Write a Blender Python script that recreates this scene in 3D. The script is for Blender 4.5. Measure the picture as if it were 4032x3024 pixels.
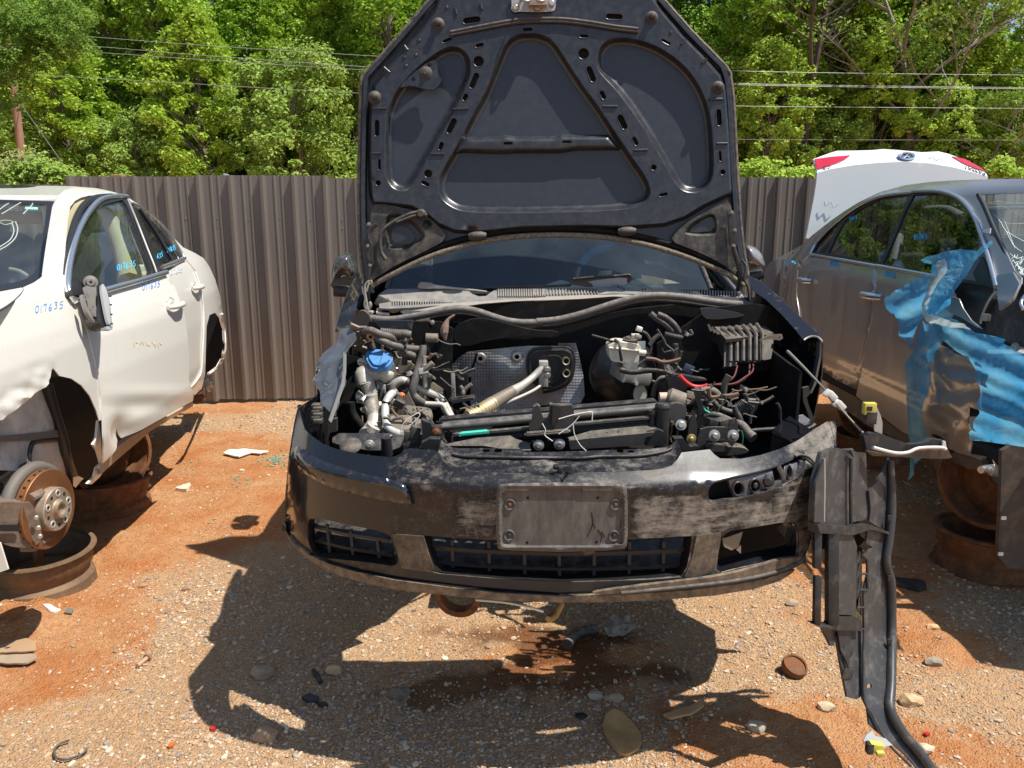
import bpy, bmesh, math, random
import numpy as np
from mathutils import Vector, Matrix, noise as mnoise
from mathutils.geometry import delaunay_2d_cdt
for _o in list(bpy.data.objects):
    bpy.data.objects.remove(_o, do_unlink=True)
SC = bpy.context.scene
COL = SC.collection
R = math.radians
CAM_H = 1.55
PITCH = R(12.0)
FPX, CX, CY = 3030.0, 2016.0, 1512.0          # focal length and centre in photo pixels
cam_d = bpy.data.cameras.new('camera')
cam_d.sensor_fit = 'HORIZONTAL'
cam_d.sensor_width = 36.0
cam_d.lens = 36.0 * FPX / 4032.0
cam_d.clip_start = 0.05
cam_d.clip_end = 3000
cam_o = bpy.data.objects.new('camera', cam_d)
cam_o.location = (0, 0, CAM_H)
cam_o.rotation_euler = (R(90) - PITCH, 0, 0)
COL.objects.link(cam_o)
SC.camera = cam_o
SUN_TO = Vector((0.48, -0.16, 1.0)).normalized()
sun_el = math.asin(SUN_TO.z)
sun_az = math.atan2(SUN_TO.x, SUN_TO.y)        # clockwise from +Y
W = bpy.data.worlds.new('World')
SC.world = W
W.use_nodes = True
wn = W.node_tree.nodes
wl = W.node_tree.links
wn.clear()
sky_n = wn.new('ShaderNodeTexSky')
sky_n.sky_type = 'NISHITA'
sky_n.sun_disc = False
sky_n.sun_elevation = sun_el
sky_n.sun_rotation = sun_az
sky_n.air_density = 1.0
sky_n.dust_density = 0.6
sky_n.ozone_density = 1.0
bg_n = wn.new('ShaderNodeBackground')
bg_n.inputs['Strength'].default_value = 0.105
out_n = wn.new('ShaderNodeOutputWorld')
wl.new(sky_n.outputs[0], bg_n.inputs[0])
wl.new(bg_n.outputs[0], out_n.inputs[0])
sun_d = bpy.data.lights.new('sun', 'SUN')
sun_d.energy = 4.7
sun_d.angle = R(0.53)
sun_d.color = (1.0, 0.96, 0.89)
sun_o = bpy.data.objects.new('sun', sun_d)
sun_o.rotation_euler = SUN_TO.to_track_quat('Z', 'Y').to_euler()
sun_o.location = (4, -2, 12)
COL.objects.link(sun_o)
SC.view_settings.view_transform = 'Standard'
SC.view_settings.look = 'None'
SC.view_settings.exposure = 0.5
SC.view_settings.gamma = 1.0
SC.view_settings.use_curve_mapping = False
SC.render.engine = 'CYCLES'
SC.cycles.max_bounces = 6
SC.cycles.transparent_max_bounces = 16
SC.render.film_transparent = False
_c, _s = math.cos(PITCH), math.sin(PITCH)
def ray(px, py):
    tx = (px - CX) / FPX
    t = (py - CY) / FPX
    return tx, _c - t * _s, -(_s + t * _c)     # direction (x, y, z)
def PY(px, py, Y):
    x, y, z = ray(px, py)
    k = Y / y
    return Vector((x * k, Y, CAM_H + z * k))
def PZ(px, py, Z=0.0):
    x, y, z = ray(px, py)
    k = (Z - CAM_H) / z
    return Vector((x * k, y * k, Z))
def PPL(px, py, p0, n):
    d = Vector(ray(px, py))
    o = Vector((0, 0, CAM_H))
    k = (p0 - o).dot(n) / d.dot(n)
    return o + d * k
KS = {'K1': (1300, 0, 1700 / 2212), 'K2': (1200, 1050, 1000 / 2212), 'K3': (2100, 1050, 1200 / 2212),
      'BL': (1100, 1550, 1100 / 2147), 'BR': (2200, 1550, 1100 / 2147), 'K5': (0, 650, 1300 / 2157),
      'K6': (0, 1350, 900 / 1357), 'K7': (2900, 500, 1132 / 1707), 'K8': (2900, 1500, 1132 / 1232),
      'KL': (1250, 900, 900 / 2212), 'KR': (2100, 900, 1000 / 2212), 'KG': (3100, 1400, 932 / 1546),
      'W1': (0, 700, 500 / 1185), 'W2': (400, 700, 550 / 960), 'KT': (0, 0, 1500 / 2212),
      'TR': (2600, 0, 1432 / 2212), 'KB': (600, 2200, 2400 / 2212), 'GL': (0, 2100, 1300 / 2212),
      'GR': (2700, 2100, 1332 / 2212), 'K9': (0, 1500, 1300 / 2212), 'KP': (3300, 900, 732 / 1214), 'S': (0, 0, 1.0)}
def q(k, *pts):
    ox, oy, s = KS[k]
    return [(ox + p[0] * s, oy + p[1] * s) for p in pts]
def q1(k, x, y):
    ox, oy, s = KS[k]
    return (ox + x * s, oy + y * s)
def catmull(pts, n=6, closed=False):
    P = [Vector(p) for p in pts]
    m = len(P)
    if m < 3 or n < 2:
        return P
    out = []
    rng = range(m) if closed else range(m - 1)
    for i in rng:
        p1, p2 = P[i], P[(i + 1) % m]
        p0 = P[(i - 1) % m] if (closed or i > 0) else p1 * 2 - p2
        p3 = P[(i + 2) % m] if (closed or i < m - 2) else p2 * 2 - p1
        for j in range(n):
            t = j / n
            out.append(0.5 * ((2 * p1) + (p2 - p0) * t + (2 * p0 - 5 * p1 + 4 * p2 - p3) * t * t
                              + (3 * p1 - p0 - 3 * p2 + p3) * t * t * t))
    if not closed:
        out.append(P[-1])
    return out
def smooth2(poly, n=4):
    return [(v.x, v.y) for v in catmull([(p[0], p[1], 0) for p in poly], n, True)]
def chaikin(poly, it=2):
    P = [tuple(p) for p in poly]
    for _ in range(it):
        o = []
        for i in range(len(P)):
            a, b = P[i], P[(i + 1) % len(P)]
            o.append((a[0] * .75 + b[0] * .25, a[1] * .75 + b[1] * .25))
            o.append((a[0] * .25 + b[0] * .75, a[1] * .25 + b[1] * .75))
        P = o
    return P
def lin(x, pts):
    if x <= pts[0][0]:
        return pts[0][1]
    for (a, b), (c, d) in zip(pts, pts[1:]):
        if x <= c:
            return b + (d - b) * (x - a) / (c - a)
    return pts[-1][1]
MATS = {}
def M(name, col, rough=0.5, metal=0.0, col2=None, scale=6.0, lo=.4, hi=.62, bump=0.0, bscale=60.0, coat=0.0,
      dust=None, damt=0.5, dscale=9.0, spec=0.5, stretch=None, trans=0.0, island=None, updust=False, detail=6.0, dstr=.75):
    if name in MATS:
        return MATS[name]
    m = bpy.data.materials.new(name)
    m.use_nodes = True
    nt = m.node_tree
    N, L = nt.nodes, nt.links
    b = N['Principled BSDF']
    b.inputs['Metallic'].default_value = metal
    b.inputs['Roughness'].default_value = rough
    b.inputs['Specular IOR Level'].default_value = spec
    b.inputs['Coat Weight'].default_value = coat
    b.inputs['Coat Roughness'].default_value = 0.06
    tc = N.new('ShaderNodeTexCoord')
    src = tc.outputs['Object']
    if stretch:
        mp = N.new('ShaderNodeMapping')
        mp.inputs['Scale'].default_value = stretch
        L.new(src, mp.inputs['Vector'])
        src = mp.outputs[0]
    def nz(sc, det=detail, r=0.6):
        n = N.new('ShaderNodeTexNoise')
        n.inputs['Scale'].default_value = sc
        n.inputs['Detail'].default_value = det
        n.inputs['Roughness'].default_value = r
        L.new(src, n.inputs['Vector'])
        return n.outputs[0]
    def ramp(inp, a, c):
        r = N.new('ShaderNodeMapRange')
        r.inputs['From Min'].default_value = a
        r.inputs['From Max'].default_value = c
        L.new(inp, r.inputs['Value'])
        return r.outputs[0]
    def mixc(f, a, c):
        x = N.new('ShaderNodeMix')
        x.data_type = 'RGBA'
        if isinstance(f, float):
            x.inputs[0].default_value = f
        else:
            L.new(f, x.inputs[0])
        for sock, v in ((x.inputs[6], a), (x.inputs[7], c)):
            if isinstance(v, tuple):
                sock.default_value = (*v, 1)
            else:
                L.new(v, sock)
        return x.outputs[2]
    c = tuple(col)
    if island:
        g = N.new('ShaderNodeNewGeometry')
        cr = N.new('ShaderNodeValToRGB')
        cr.color_ramp.interpolation = 'LINEAR'
        els = cr.color_ramp.elements
        els[0].position = 0
        els[0].color = (*island[0], 1)
        els[1].position = 1
        els[1].color = (*island[-1], 1)
        for i, cc in enumerate(island[1:-1]):
            e = els.new((i + 1) / (len(island) - 1))
            e.color = (*cc, 1)
        L.new(g.outputs['Random Per Island'], cr.inputs[0])
        c = cr.outputs[0]
    if col2 is not None:
        c = mixc(ramp(nz(scale), lo, hi), c, tuple(col2))
    rsock = None
    if dust is not None:
        f = ramp(nz(dscale * 2.4, 12.0, 0.74), .60 - damt * .36, .86 - damt * .22)
        if updust:
            g2 = N.new('ShaderNodeNewGeometry')
            sx = N.new('ShaderNodeSeparateXYZ')
            L.new(g2.outputs['Normal'], sx.inputs[0])
            up = ramp(sx.outputs['Z'], -0.1, 0.75)
            mm = N.new('ShaderNodeMath')
            mm.operation = 'MULTIPLY'
            L.new(f, mm.inputs[0])
            L.new(up, mm.inputs[1])
            f = mm.outputs[0]
        if dstr < 1:
            md = N.new('ShaderNodeMath')
            md.operation = 'MULTIPLY'
            L.new(f, md.inputs[0])
            md.inputs[1].default_value = dstr
            f = md.outputs[0]
        c = mixc(f, c, tuple(dust))
        rr = N.new('ShaderNodeMapRange')
        rr.inputs['To Min'].default_value = rough
        rr.inputs['To Max'].default_value = max(rough, .8)
        L.new(f, rr.inputs['Value'])
        L.new(rr.outputs[0], b.inputs['Roughness'])
        if coat:
            r3 = N.new('ShaderNodeMapRange')
            r3.inputs['To Min'].default_value = coat
            r3.inputs['To Max'].default_value = 0.0
            L.new(f, r3.inputs['Value'])
            L.new(r3.outputs[0], b.inputs['Coat Weight'])
    if isinstance(c, tuple):
        b.inputs['Base Color'].default_value = (*c, 1)
    else:
        L.new(c, b.inputs['Base Color'])
    if bump:
        bp = N.new('ShaderNodeBump')
        bp.inputs['Strength'].default_value = min(1.0, bump)
        bp.inputs['Distance'].default_value = 0.01
        L.new(nz(bscale, 4.0), bp.inputs['Height'])
        L.new(bp.outputs[0], b.inputs['Normal'])
    if trans:
        tr = N.new('ShaderNodeBsdfTranslucent')
        if isinstance(c, tuple):
            tr.inputs[0].default_value = (*c, 1)
        else:
            L.new(c, tr.inputs[0])
        ms = N.new('ShaderNodeMixShader')
        ms.inputs[0].default_value = trans
        L.new(b.outputs[0], ms.inputs[1])
        L.new(tr.outputs[0], ms.inputs[2])
        L.new(ms.outputs[0], N['Material Output'].inputs[0])
    MATS[name] = m
    return m
def glass_mat(name, tint, refl=0.9, rough=0.0, haze=None, hamt=0.0):
    m = bpy.data.materials.new(name)
    m.use_nodes = True
    N, L = m.node_tree.nodes, m.node_tree.links
    N.remove(N['Principled BSDF'])
    tr = N.new('ShaderNodeBsdfTransparent')
    tr.inputs[0].default_value = (*tint, 1)
    gl = N.new('ShaderNodeBsdfGlossy')
    gl.inputs['Roughness'].default_value = rough
    gl.inputs[0].default_value = (refl, refl, refl, 1)
    fr = N.new('ShaderNodeFresnel')
    fr.inputs[0].default_value = 1.6
    mx = N.new('ShaderNodeMixShader')
    L.new(fr.outputs[0], mx.inputs[0])
    L.new(tr.outputs[0], mx.inputs[1])
    L.new(gl.outputs[0], mx.inputs[2])
    last = mx.outputs[0]
    if haze:
        df = N.new('ShaderNodeBsdfDiffuse')
        df.inputs[0].default_value = (*haze, 1)
        tc = N.new('ShaderNodeTexCoord')
        nz = N.new('ShaderNodeTexNoise')
        nz.inputs['Scale'].default_value = 5
        nz.inputs['Detail'].default_value = 8
        L.new(tc.outputs['Object'], nz.inputs['Vector'])
        mr = N.new('ShaderNodeMapRange')
        mr.inputs['From Min'].default_value = .3
        mr.inputs['From Max'].default_value = .75
        mr.inputs['To Min'].default_value = hamt * .5
        mr.inputs['To Max'].default_value = hamt * 1.6
        L.new(nz.outputs[0], mr.inputs['Value'])
        m2 = N.new('ShaderNodeMixShader')
        L.new(mr.outputs[0], m2.inputs[0])
        L.new(last, m2.inputs[1])
        L.new(df.outputs[0], m2.inputs[2])
        last = m2.outputs[0]
    L.new(last, N['Material Output'].inputs[0])
    MATS[name] = m
    return m
def thing(name, label, cat, loc=(0, 0, 0), group=None):
    o = bpy.data.objects.new(name, None)
    o.empty_display_size = 0.1
    o.location = loc
    COL.objects.link(o)
    o['label'] = label
    o['category'] = cat
    if group:
        o['group'] = group
    return o
def tag(o, label=None, cat=None, group=None, kind=None):
    if label:
        o['label'] = label
    if cat:
        o['category'] = cat
    if group:
        o['group'] = group
    if kind:
        o['kind'] = kind
    return o
def wloc(o):
    v = Vector(o.location)
    while o.parent:
        v = v + Vector(o.parent.location)
        o = o.parent
    return v
def mo(name, verts, faces, mat=None, parent=None, smooth=True, sharp=35, mats=None, fmat=None):
    vs = np.array([tuple(v) for v in verts], dtype=float).reshape(-1, 3)
    ctr = (vs.min(0) + vs.max(0)) / 2
    me = bpy.data.meshes.new(name)
    me.from_pydata((vs - ctr).tolist(), [], faces)
    if mats:
        for x in mats:
            me.materials.append(x)
    elif mat:
        me.materials.append(mat)
    if fmat is not None:
        me.polygons.foreach_set('material_index', fmat)
    me.update()
    if smooth:
        me.polygons.foreach_set('use_smooth', [True] * len(me.polygons))
        if sharp:
            me.set_sharp_from_angle(angle=R(sharp))
    o = bpy.data.objects.new(name, me)
    COL.objects.link(o)
    if parent:
        o.parent = parent
        o.location = Vector(ctr) - wloc(parent)
    else:
        o.location = Vector(ctr)
    return o
def inst(o, parent, loc, rot=None, scale=None, name=None):
    """copy sharing mesh data, placed at world loc"""
    c = o.copy()
    COL.objects.link(c)
    if name:
        c.name = name
    c.parent = parent
    c.location = Vector(loc) - (wloc(parent) if parent else Vector())
    if rot is not None:
        c.rotation_euler = rot
    if scale is not None:
        c.scale = scale
    return c
class MB:
    def __init__(s):
        s.v, s.f = [], []
    def add(s, v, f):
        n = len(s.v)
        s.v += [tuple(x) for x in v]
        s.f += [tuple(i + n for i in x) for x in f]
        return s
    def build(s, name, mat, parent=None, **k):
        return mo(name, s.v, s.f, mat, parent, **k)
def g_tube(pts, r, sides=8, sub=5, closed=False, caps=True, rfun=None):
    P = catmull(pts, sub, closed) if sub > 1 else [Vector(p) for p in pts]
    n = len(P)
    rl = r if isinstance(r, (list, tuple)) else None
    v, f = [], []
    T0 = None
    for i in range(n):
        a = P[(i - 1) % n] if (closed or i > 0) else P[i]
        b = P[(i + 1) % n] if (closed or i < n - 1) else P[i]
        T = (b - a)
        if T.length < 1e-9:
            T = T0 or Vector((0, 0, 1))
        T = T.normalized()
        if T0 is None:
            U = T.orthogonal().normalized()
        else:
            U = (U - T * U.dot(T))
            U = U.normalized() if U.length > 1e-6 else T.orthogonal().normalized()
        T0 = T
        Vv = T.cross(U)
        t = i / max(1, n - 1)
        if rl:
            x = t * (len(rl) - 1)
            k = min(int(x), len(rl) - 2)
            rr = rl[k] + (rl[k + 1] - rl[k]) * (x - k)
        else:
            rr = r
        if rfun:
            rr *= rfun(t)
        for j in range(sides):
            an = 2 * math.pi * j / sides
            v.append(P[i] + U * (rr * math.cos(an)) + Vv * (rr * math.sin(an)))
    for i in range(n if closed else n - 1):
        for j in range(sides):
            a, b = i * sides + j, i * sides + (j + 1) % sides
            c, d = ((i + 1) % n) * sides + (j + 1) % sides, ((i + 1) % n) * sides + j
            f.append((a, b, c, d))
    if caps and not closed:
        f.append(tuple(range(sides))[::-1])
        f.append(tuple((n - 1) * sides + j for j in range(sides)))
    return v, f
def tube(name, pts, r, mat, parent=None, **k):
    v, f = g_tube(pts, r, **k)
    return mo(name, v, f, mat, parent, sharp=50)
def corr(t, n=14, a=.22):
    return 1 + a * (1 if math.sin(t * n * 2 * math.pi) > 0 else -1) * .5
def corrugated(name, pts, r, mat, parent=None, n=14, a=.25, sides=12):
    P = catmull(pts, 12)
    L = [0]
    for x, y in zip(P, P[1:]):
        L.append(L[-1] + (y - x).length)
    tot = L[-1]
    m = n * 4
    Q = []
    for i in range(m + 1):
        d = tot * i / m
        k = 0
        while k < len(L) - 2 and L[k + 1] < d:
            k += 1
        t = (d - L[k]) / max(1e-9, L[k + 1] - L[k])
        Q.append(P[k].lerp(P[k + 1], t))
    rr = [r * (1 + (a if (i % 4) in (1, 2) else 0)) for i in range(m + 1)]
    v, f = g_tube(Q, rr, sides=sides, sub=1)
    return mo(name, v, f, mat, parent, sharp=50)
def g_box(c, s, rot=None, bev=0.0, seg=2):
    bm = bmesh.new()
    bmesh.ops.create_cube(bm, size=1)
    bmesh.ops.scale(bm, vec=s, verts=bm.verts)
    if bev:
        bmesh.ops.bevel(bm, geom=bm.edges[:], offset=bev, segments=seg, affect='EDGES', profile=.6)
    if rot is not None:
        mt = rot if isinstance(rot, Matrix) else (Matrix.Rotation(rot[2], 3, 'Z') @ Matrix.Rotation(rot[1], 3, 'Y') @ Matrix.Rotation(rot[0], 3, 'X'))
        bmesh.ops.rotate(bm, cent=(0, 0, 0), matrix=mt, verts=bm.verts)
    bmesh.ops.translate(bm, vec=c, verts=bm.verts)
    bm.verts.index_update()
    v = [x.co.copy() for x in bm.verts]
    f = [tuple(y.index for y in x.verts) for x in bm.faces]
    bm.free()
    return v, f
def box(name, c, s, mat, parent=None, rot=None, bev=0.004, seg=2):
    v, f = g_box(c, s, rot, bev, seg)
    return mo(name, v, f, mat, parent)
def frame_from(d, up=(0, 0, 1)):
    z = Vector(d).normalized()
    u = Vector(up)
    x = u.cross(z)
    if x.length < 1e-4:
        x = Vector((1, 0, 0)).cross(z)
    x.normalize()
    y = z.cross(x)
    return Matrix((x, y, z)).transposed()      # columns x, y, z
def bar(name, a, b, w, h, mat, parent=None, bev=0.004, up=(0, 0, 1)):
    """box beam from a to b, w sideways, h along up"""
    a, b = Vector(a), Vector(b)
    F = frame_from(b - a, up)
    return box(name, (a + b) / 2, (w, h, (b - a).length), mat, parent, rot=F, bev=bev)
def g_lathe(prof, origin, axis=(0, 0, 1), seg=24, ang=2 * math.pi, start=0.0, up=(0, 0.02, 1)):
    F = frame_from(axis, up)
    o = Vector(origin)
    v, f = [], []
    full = abs(ang - 2 * math.pi) < 1e-6
    ns = seg if full else seg + 1
    for i in range(ns):
        t = start + ang * i / seg
        for r, z in prof:
            v.append(o + F @ Vector((r * math.cos(t), r * math.sin(t), z)))
    m = len(prof)
    for i in range(seg):
        i2 = (i + 1) % ns
        for j in range(m - 1):
            f.append((i * m + j, i2 * m + j, i2 * m + j + 1, i * m + j + 1))
    return v, f
def lathe(name, prof, origin, axis, mat, parent=None, seg=24, sharp=35, **k):
    v, f = g_lathe(prof, origin, axis, seg, **k)
    return mo(name, v, f, mat, parent, sharp=sharp)
def pip(pts, poly):
    pts = np.asarray(pts, float)
    poly = np.asarray(poly, float)
    x, y = pts[:, 0], pts[:, 1]
    ins = np.zeros(len(pts), bool)
    n = len(poly)
    j = n - 1
    for i in range(n):
        xi, yi = poly[i]
        xj, yj = poly[j]
        if yi != yj:
            c = ((yi > y) != (yj > y)) & (x < (xj - xi) * (y - yi) / (yj - yi) + xi)
            ins ^= c
        j = i
    return ins
def resample(poly, step):
    o = []
    n = len(poly)
    for i in range(n):
        a, b = poly[i], poly[(i + 1) % n]
        d = math.hypot(b[0] - a[0], b[1] - a[1])
        k = max(1, int(d / step + .5))
        for j in range(k):
            o.append((a[0] + (b[0] - a[0]) * j / k, a[1] + (b[1] - a[1]) * j / k))
    return o
def tri_region(poly, holes=(), step=25.0):
    loops = [resample(poly, step)] + [resample(h, step) for h in holes]
    V, E = [], []
    for lp in loops:
        b = len(V)
        V += lp
        E += [(b + i, b + (i + 1) % len(lp)) for i in range(len(lp))]
    bnd = np.array(V)
    x0, y0 = bnd.min(0)
    x1, y1 = bnd.max(0)
    gx = np.arange(x0 + step * .5, x1, step)
    gy = np.arange(y0 + step * .5, y1, step)
    if len(gx) and len(gy):
        gg = np.array([(a + (step * .5 if k % 2 else 0), c) for k, c in enumerate(gy) for a in gx])
        ok = pip(gg, loops[0])
        for h in loops[1:]:
            ok &= ~pip(gg, h)
        gg = gg[ok]
        if len(gg):
            keep = []
            for i in range(0, len(gg), 2000):
                d = ((gg[i:i + 2000, None, :] - bnd[None]) ** 2).sum(2).min(1)
                keep.append(d > (step * .55) ** 2)
            gg = gg[np.concatenate(keep)]
            V = V + [tuple(p) for p in gg]
    r = delaunay_2d_cdt([Vector(p) for p in V], E, [], 0, 1e-5)
    v2 = [tuple(p) for p in r[0]]
    T = np.array([t for t in r[2] if len(t) == 3])
    va = np.array(v2)
    cen = va[T].mean(1)
    ok = pip(cen, loops[0])
    for h in loops[1:]:
        ok &= ~pip(cen, h)
    T = T[ok]
    a, b, c = va[T[:, 0]], va[T[:, 1]], va[T[:, 2]]
    ar = (b[:, 0] - a[:, 0]) * (c[:, 1] - a[:, 1]) - (b[:, 1] - a[:, 1]) * (c[:, 0] - a[:, 0])
    T = T[np.abs(ar) > 1e-6]
    ar = ar[np.abs(ar) > 1e-6]
    T[ar > 0] = T[ar > 0][:, ::-1]             # photo y runs down: front faces look at the camera
    return v2, [tuple(int(i) for i in t) for t in T]
def thicken(V, F, th):
    V = [Vector(v) for v in V]
    nr = [Vector() for _ in V]
    cnt = {}
    for f in F:
        n = (V[f[1]] - V[f[0]]).cross(V[f[2]] - V[f[0]])
        for i in f:
            nr[i] += n
        for a, b in zip(f, f[1:] + f[:1]):
            cnt[(a, b)] = 1
    n = len(V)
    W_ = [v - (k.normalized() if k.length > 1e-12 else Vector((0, -1, 0))) * th for v, k in zip(V, nr)]
    G_ = list(F) + [tuple(i + n for i in f[::-1]) for f in F]
    for (a, b) in cnt:
        if (b, a) not in cnt:
            G_.append((b, a, a + n, b + n))
    return V + W_, G_
def lift(name, poly, surf, mat, parent=None, holes=(), step=25.0, th=0.004, sharp=35, disp=None, attr=None):
    v2, F = tri_region(poly, holes, step)
    V = [surf(p[0], p[1]) for p in v2]
    if disp:
        V = [disp(v) for v in V]
    n0 = len(V)
    if th:
        V, F = thicken(V, F, th)
    o = mo(name, V, F, mat, parent, sharp=sharp)
    if attr:
        for nm, fn in attr.items():
            vals = [fn(p[0], p[1]) for p in v2]
            a = o.data.attributes.new(nm, 'FLOAT', 'POINT')
            a.data.foreach_set('value', vals + (vals if len(V) > n0 else []))
    return o
def atY(Y):
    return lambda px, py: PY(px, py, Y)
def capsule(cx, cy, hl, hw, ang, n=5):
    a = R(ang)
    ca, sa = math.cos(a), math.sin(a)
    o = []
    for s, st in ((1, -90), (-1, 90)):
        for i in range(n + 1):
            t = R(st + 180 * i / n)
            x = s * max(0, hl - hw) + hw * math.cos(t)
            y = hw * math.sin(t)
            o.append((cx + x * ca - y * sa, cy + x * sa + y * ca))
    return o
def circ(cx, cy, r, n=16, ry=None):
    ry = ry or r
    return [(cx + r * math.cos(2 * math.pi * i / n), cy + ry * math.sin(2 * math.pi * i / n)) for i in range(n)]
def bolt(name, p, axis, r, mat, parent, h=None):
    h = h or r * .7
    return lathe(name, [(0, h), (r * .75, h), (r * .95, h * .8), (r, h * .5), (r, 0.0), (r * 1.5, 0), (r * 1.5, -h * .4)], p, axis, mat, parent, seg=12)
def fbm(v, sc, oct_=4):
    return mnoise.fractal(Vector(v) * sc, 1.0, 2.0, oct_)
def text_mesh(name, txt, size, mat, parent, M4, th=0.0008, shear=0.0, font=None):
    cu = bpy.data.curves.new(name, 'FONT')
    cu.body = txt
    cu.size = size
    cu.shear = shear
    cu.extrude = th
    cu.align_x = 'CENTER'
    cu.align_y = 'CENTER'
    ob = bpy.data.objects.new(name, cu)
    COL.objects.link(ob)
    dg = bpy.context.evaluated_depsgraph_get()
    me = bpy.data.meshes.new_from_object(ob.evaluated_get(dg))
    bpy.data.objects.remove(ob, do_unlink=True)
    V = [M4 @ v.co for v in me.vertices]
    F = [tuple(p.vertices) for p in me.polygons]
    return mo(name, V, F, mat, parent, smooth=False)
GLY = {'0': [[(.5, 1), (.15, .8), (.08, .4), (.3, .02), (.7, .1), (.85, .5), (.7, .9), (.45, .98)]],
       '1': [[(.4, .95), (.42, .5), (.45, 0)]],
       '7': [[(.1, .85), (.4, .98), (.8, .95), (.7, .5), (.6, 0)]],
       '6': [[(.7, 1), (.3, .7), (.12, .3), (.35, .02), (.75, .15), (.7, .42), (.3, .4), (.18, .25)]],
       '3': [[(.15, .9), (.6, .98), (.75, .75), (.4, .55), (.75, .4), (.7, .1), (.15, .02)]],
       '5': [[(.85, .98), (.3, .95), (.25, .58), (.7, .55), (.8, .2), (.5, 0), (.1, .05)]],
       '4': [[(.2, .95), (.15, .5), (.8, .45)], [(.65, .95), (.6, 0)]]}
def scrawl(name, txt, a, b, hgt, surf, mat, parent, r=0.0022, slant=0.12):
    """marker writing between photo points a, b, glyph height hgt in photo px, laid on surf"""
    mb = MB()
    n = len(txt)
    dx, dy = (b[0] - a[0]) / n, (b[1] - a[1]) / n
    ux, uy = dx * .8, dy * .8
    adv = [.5 if ch == '1' else 1.0 for ch in txt]
    kx = n / sum(adv)
    dx, dy, ux, uy = dx * kx, dy * kx, ux * kx * .95, uy * kx * .95
    for i, ch in enumerate(txt):
        if ch not in GLY:
            continue
        o_ = sum(adv[:i]) - (.2 if ch == '1' else 0)
        ox, oy = a[0] + dx * o_, a[1] + dy * o_ + (3 if i % 2 else 0)
        for st in GLY[ch]:
            pts = []
            for gx, gy in catmull([(p[0], p[1], 0) for p in st], 4) and [(v.x, v.y) for v in catmull([(p[0], p[1], 0) for p in st], 4)]:
                px = ox + ux * (gx + slant * gy)
                py = oy + uy * gx - hgt * gy
                pts.append(surf(px, py))
            v, f = g_tube(pts, r, sides=5, sub=1)
            mb.add(v, f)
    return mb.build(name, mat, parent)
# ================================================================== GROUND
rng = np.random.default_rng(7)
random.seed(5)
CLAY = [(q1('K9', 1500, 760), .75), (q1('K9', 1750, 600), .6), (q1('K9', 1350, 930), .6), (q1('K9', 1450, 400), .5),
        (q1('K9', 700, 1150), .35), ((3230, 2080), .5), ((3330, 2250), .4), ((3680, 2530), .28), ((3900, 2980), .22),
        ((2950, 2950), .22), ((3350, 2880), .18), ((40, 2480), .4), ((230, 2420), .3), ((3500, 1800), .9), ((3800, 2150), .6),
        ((2300, 2560), .4), ((900, 1600), .5), ((3150, 1560), .9), ((3400, 1600), .8), ((100, 2700), .3)]
CLAYG = [(PZ(p[0], p[1]), r) for p, r in CLAY]
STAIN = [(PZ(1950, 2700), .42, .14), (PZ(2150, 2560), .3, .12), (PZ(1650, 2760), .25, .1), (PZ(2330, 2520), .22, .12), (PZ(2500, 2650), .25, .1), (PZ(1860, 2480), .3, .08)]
def clay_at(x, y):
    v = 0.0
    for p, r in CLAYG:
        d2 = ((x - p.x) / (r * 1.15)) ** 2 + ((y - p.y) / (r * .8)) ** 2
        if d2 < 6:
            v += math.exp(-d2)
    v += .5 * mnoise.fractal(Vector((x * 1.1, y * 1.1, 3.1)), 1, 2, 4) - .2
    return max(0.0, min(1.0, v))
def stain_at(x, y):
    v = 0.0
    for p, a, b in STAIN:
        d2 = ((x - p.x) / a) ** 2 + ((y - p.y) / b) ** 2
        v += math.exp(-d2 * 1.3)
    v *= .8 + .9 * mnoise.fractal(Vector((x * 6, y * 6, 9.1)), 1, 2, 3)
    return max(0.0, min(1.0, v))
def ground_z(x, y):
    k = 1.0
    z = .022 * mnoise.fractal(Vector((x * .8, y * .8, 0)), 1, 2, 3) + .006 * mnoise.fractal(Vector((x * 6, y * 6, 5)), 1, 2, 3)
    z += .004 * mnoise.noise(Vector((x * 22, y * 22, 2)))
    for p, h, r in RIDGE:
        d2 = ((x - p.x) ** 2 + (y - p.y) ** 2) / (r * r)
        if d2 < 5:
            z += h * math.exp(-d2) * (.7 + .8 * mnoise.noise(Vector((x * 14, y * 14, 8))))
    return z * max(0, min(1, (14 - math.hypot(x, y - 3)) / 8))
RIDGE = [(PZ(440, 2150), .05, .16), (PZ(560, 2200), .03, .14), (PZ(760, 2090), -.03, .14), (PZ(30, 2440), .05, .16), (PZ(130, 2440), .035, .1),
         (PZ(880, 2020), .025, .2), (PZ(3650, 2560), .03, .14), (PZ(2960, 2800), .02, .2)]
def axis_pts(lo, hi, fine, far, k=1.35):
    a = list(np.arange(lo, hi + 1e-6, fine))
    s, v = fine, hi
    R_ = []
    while v < far:
        s *= k
        v += s
        R_.append(v)
    s, v = fine, lo
    L_ = []
    while v > -far:
        s *= k
        v -= s
        L_.append(v)
    return L_[::-1] + a + R_
gx = axis_pts(-4.2, 4.6, .035, 900)
gy = axis_pts(1.3, 7.4, .035, 900)
gv, ga, gs = [], [], []
for y in gy:
    for x in gx:
        near = -6 < x < 6.5 and 0 < y < 9
        gv.append((x, y, ground_z(x, y) if near else 0.0))
        ga.append(clay_at(x, y) if near else .5)
        gs.append(stain_at(x, y) if near else 0.0)
nx = len(gx)
gf = [(j * nx + i, j * nx + i + 1, (j + 1) * nx + i + 1, (j + 1) * nx + i) for j in range(len(gy) - 1) for i in range(nx - 1)]
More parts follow.
